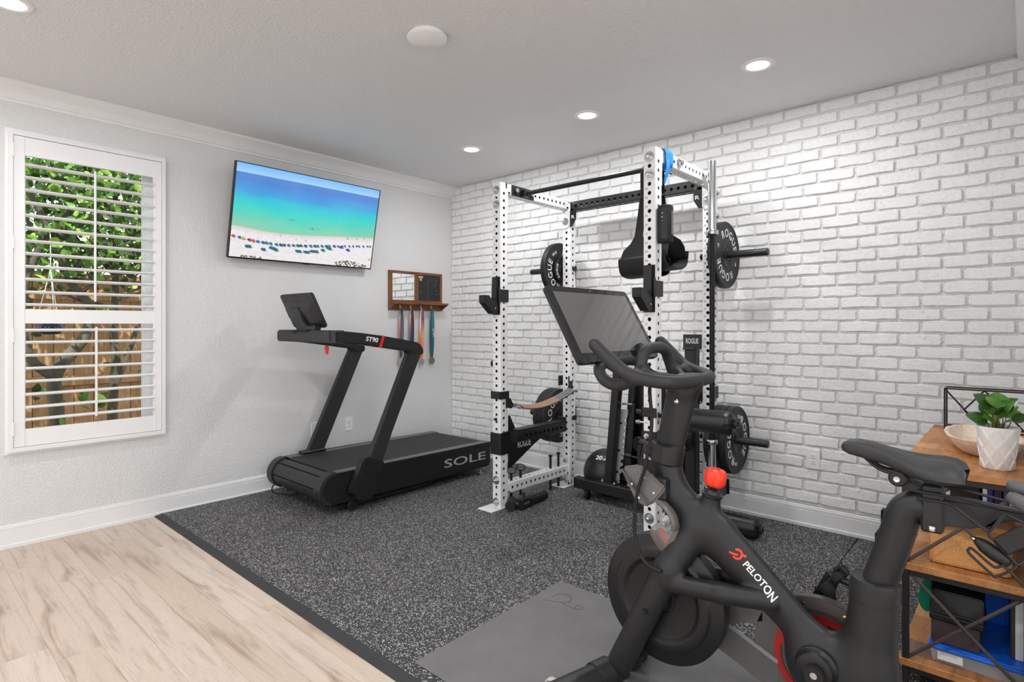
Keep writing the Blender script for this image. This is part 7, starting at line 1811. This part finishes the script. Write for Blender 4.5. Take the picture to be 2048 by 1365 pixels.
limb([(-1.24, -2.88, 1.22), (-1.26, -2.84, 1.45), (-1.26, -2.95, 1.62), (-1.26, -3.02, 1.75), (-1.28, -3.02, 2.05), (-1.30, -2.95, 2.30), (-1.3, -2.80, 2.6)], 0.038, 0.016, ta)
limb([(-1.26, -2.98, 1.70), (-1.24, -2.88, 1.90), (-1.22, -2.82, 2.1), (-1.2, -2.70, 2.35)], 0.02, 0.01, ta)
limb([(-1.22, -3.16, 1.95), (-1.15, -3.28, 2.15), (-1.1, -3.36, 2.35)], 0.02, 0.008, ta)
tb_ = thing('garden_tree', (-1.35, -2.66, -0.3), 'slim-stemmed leafy tree outside the window, near the sash edge behind the right louvers', 'tree', 'trees outside the window')
limb([(-1.35, -2.66, -0.30), (-1.35, -2.67, 0.56), (-1.35, -2.645, 1.0), (-1.36, -2.66, 1.25), (-1.38, -2.64, 1.7), (-1.4, -2.66, 2.2), (-1.42, -2.6, 2.6)], 0.045, 0.018, tb_, 'trunk')
limb([(-1.35, -2.665, 0.75), (-1.34, -2.58, 1.0), (-1.34, -2.50, 1.25), (-1.36, -2.42, 1.55), (-1.38, -2.36, 1.9)], 0.028, 0.012, tb_)
limb([(-1.38, -2.64, 1.42), (-1.34, -2.78, 1.50), (-1.30, -2.92, 1.52)], 0.018, 0.008, tb_)
limb([(-1.36, -2.66, 1.52), (-1.4, -2.52, 1.62), (-1.44, -2.40, 1.66)], 0.022, 0.010, tb_)
limb([(-1.40, -2.66, 1.95), (-1.46, -2.80, 2.2), (-1.5, -2.95, 2.45)], 0.016, 0.006, tb_)
limb([(-1.40, -2.65, 1.85), (-1.44, -2.48, 2.15), (-1.48, -2.32, 2.5)], 0.016, 0.006, tb_)
for k in range(26):
    q = random.Random(300 + k); a = Vector((q.uniform(-1.5, -1.1), q.uniform(-3.3, -2.3), q.uniform(1.5, 2.1))); d = Vector((q.uniform(-0.3, 0.3), q.uniform(-0.6, 0.6), q.uniform(0.2, 0.8)))
    limb([a, a + d * 0.35 + Vector((0, q.uniform(-.05, .05), 0)), a + d * 0.75], 0.009, 0.003, ta if a.y < -2.8 else tb_, 'twig')
rl = random.Random(21)
lms = []
for k in range(6):
    r_ = random.Random(60 + k); vs, fs = leaf_shape((0, 0, 0), (1, 0, 0), (0, 0, 1), 0.066, 0.023, 0.2, r_.uniform(0.1, 0.4), 5, 3)
    lms.append((MB().add(vs, fs).mesh('leaf', LEAFM[(0, 0, 1, 1, 1, 2)[k]], smooth=180), vs, fs, (0, 0, 1, 1, 1, 2)[k]))
restl = {0: MB(), 1: MB(), 2: MB()}
def rand_rot():
    return Quaternion((rl.gauss(0, 1), rl.gauss(0, 1), rl.gauss(0, 1), rl.gauss(0, 1))).normalized()
spots = []
for i in range(6200):
    z = 1.62 + 1.35 * rl.random() ** 0.9; d_ = rl.uniform(-2.6, -0.75); y = rl.uniform(-3.75, -1.9)
    if z < 1.78 and rl.random() < 0.6: continue
    if z < 1.85 and d_ < -1.9: continue
    hole = noise.noise(Vector((y * 2.6, z * 2.6, 3.0)))
    if hole > 0.36: continue
    spots.append(Vector((d_, y, z)))
for i in range(40): spots.append(Vector((rl.uniform(-1.5, -1.0), rl.uniform(-3.3, -2.3), rl.uniform(0.5, 1.6))))
cp_ = Vector(camo.location)
spots.sort(key=lambda p: (p - cp_).length)
for i, p in enumerate(spots):
    k = rl.randrange(6); q = rand_rot(); s_ = rl.uniform(0.75, 1.25)
    par = ta if p.y < -2.78 else tb_
    if i < 280:
        o = bpy.data.objects.new('leaf', lms[k][0]); COL.objects.link(o); o.parent = par; o.location = p - Vector(ORG[par.name]); o.rotation_mode = 'QUATERNION'; o.rotation_quaternion = q; o.scale = (s_, s_, s_)
    else:
        restl[lms[k][3]].add([p + q @ (Vector(v) * s_ * 1.15) for v in lms[k][1]], lms[k][2])
for k, mb in restl.items():
    o = mb.build('foliage', LEAFM[k], ta if k != 1 else tb_, 180); o['kind'] = 'stuff'
# hanging planter and a blue patterned bowl
hp = thing('hanging_planter', (-0.9, -3.17, 1.24), 'dark blue patterned bowl planter hanging on white cords outside the window', 'planter')
mb = MB(); mb.lathe([(0.0, 0), (0.055, 0.0), (0.075, 0.02), (0.088, 0.06), (0.088, 0.075), (0.080, 0.075), (0.078, 0.06), (0, 0.055)], (-0.9, -3.165, 1.245), n=32); bo = mb.build('bowl', plain('dark_blue_glaze', (30, 38, 70), 0.3), hp, 40)
mb = MB()
for k in range(10):
    a = 2 * PI * k / 10
    for z in (1.275, 1.295): mb.tube([(-0.9 + 0.087 * math.cos(a + t) * (0.9 if z < 1.28 else 0.985), -3.165 + 0.087 * math.sin(a + t) * (0.9 if z < 1.28 else 0.985), z + (0.008 if abs(t) < 0.2 else 0)) for t in (-0.25, -0.1, 0.1, 0.25)], 0.0012, 4)
o = mb.build('painted_lines', M_WHITE_P, bo, 1, loc=ORG[hp.name]); o['kind'] = 'stuff'
for k in range(3):
    a = 2 * PI * k / 3 + 0.5; MB().tube([(-0.9 + 0.084 * math.cos(a), -3.165 + 0.084 * math.sin(a), 1.315), (-0.9, -3.16, 1.72), (-0.9, -3.16, 1.95)], 0.0028, 6).build('cord', M_WHITE_P, hp, 40)
MB().tube([(-0.9, -3.16, 1.95), (-1.2, -3.12, 2.10)], 0.003, 6).build('cord', M_WHITE_P, hp, 40)
for k in range(14):
    a = 2 * PI * k / 14; d = Vector((math.cos(a), math.sin(a), 0.5 + 0.4 * (k % 3))); vs, fs = leaf_shape(Vector((-0.9, -3.165, 1.30)) + d * 0.02, d, (0, 0, 1) if abs(d.z) < 0.9 else (1, 0, 0), 0.13, 0.012, 0.3, 0.3, 6, 3)
    MB().add(vs, fs).build('leaf', LEAFM[k % 2], hp, 180)

# flat print and printed marks stay joined per part
for o in bpy.data.objects:
    if o.parent is not None and o.name.split('.')[0] in ('lettering', 'hole_numbers', 'stitching', 'chalk_writing', 'cut_mark', 'symbol', 'printed_year', 'cleat_clip', 'slots', 'embossed_mark'):
        o['kind'] = 'stuff'
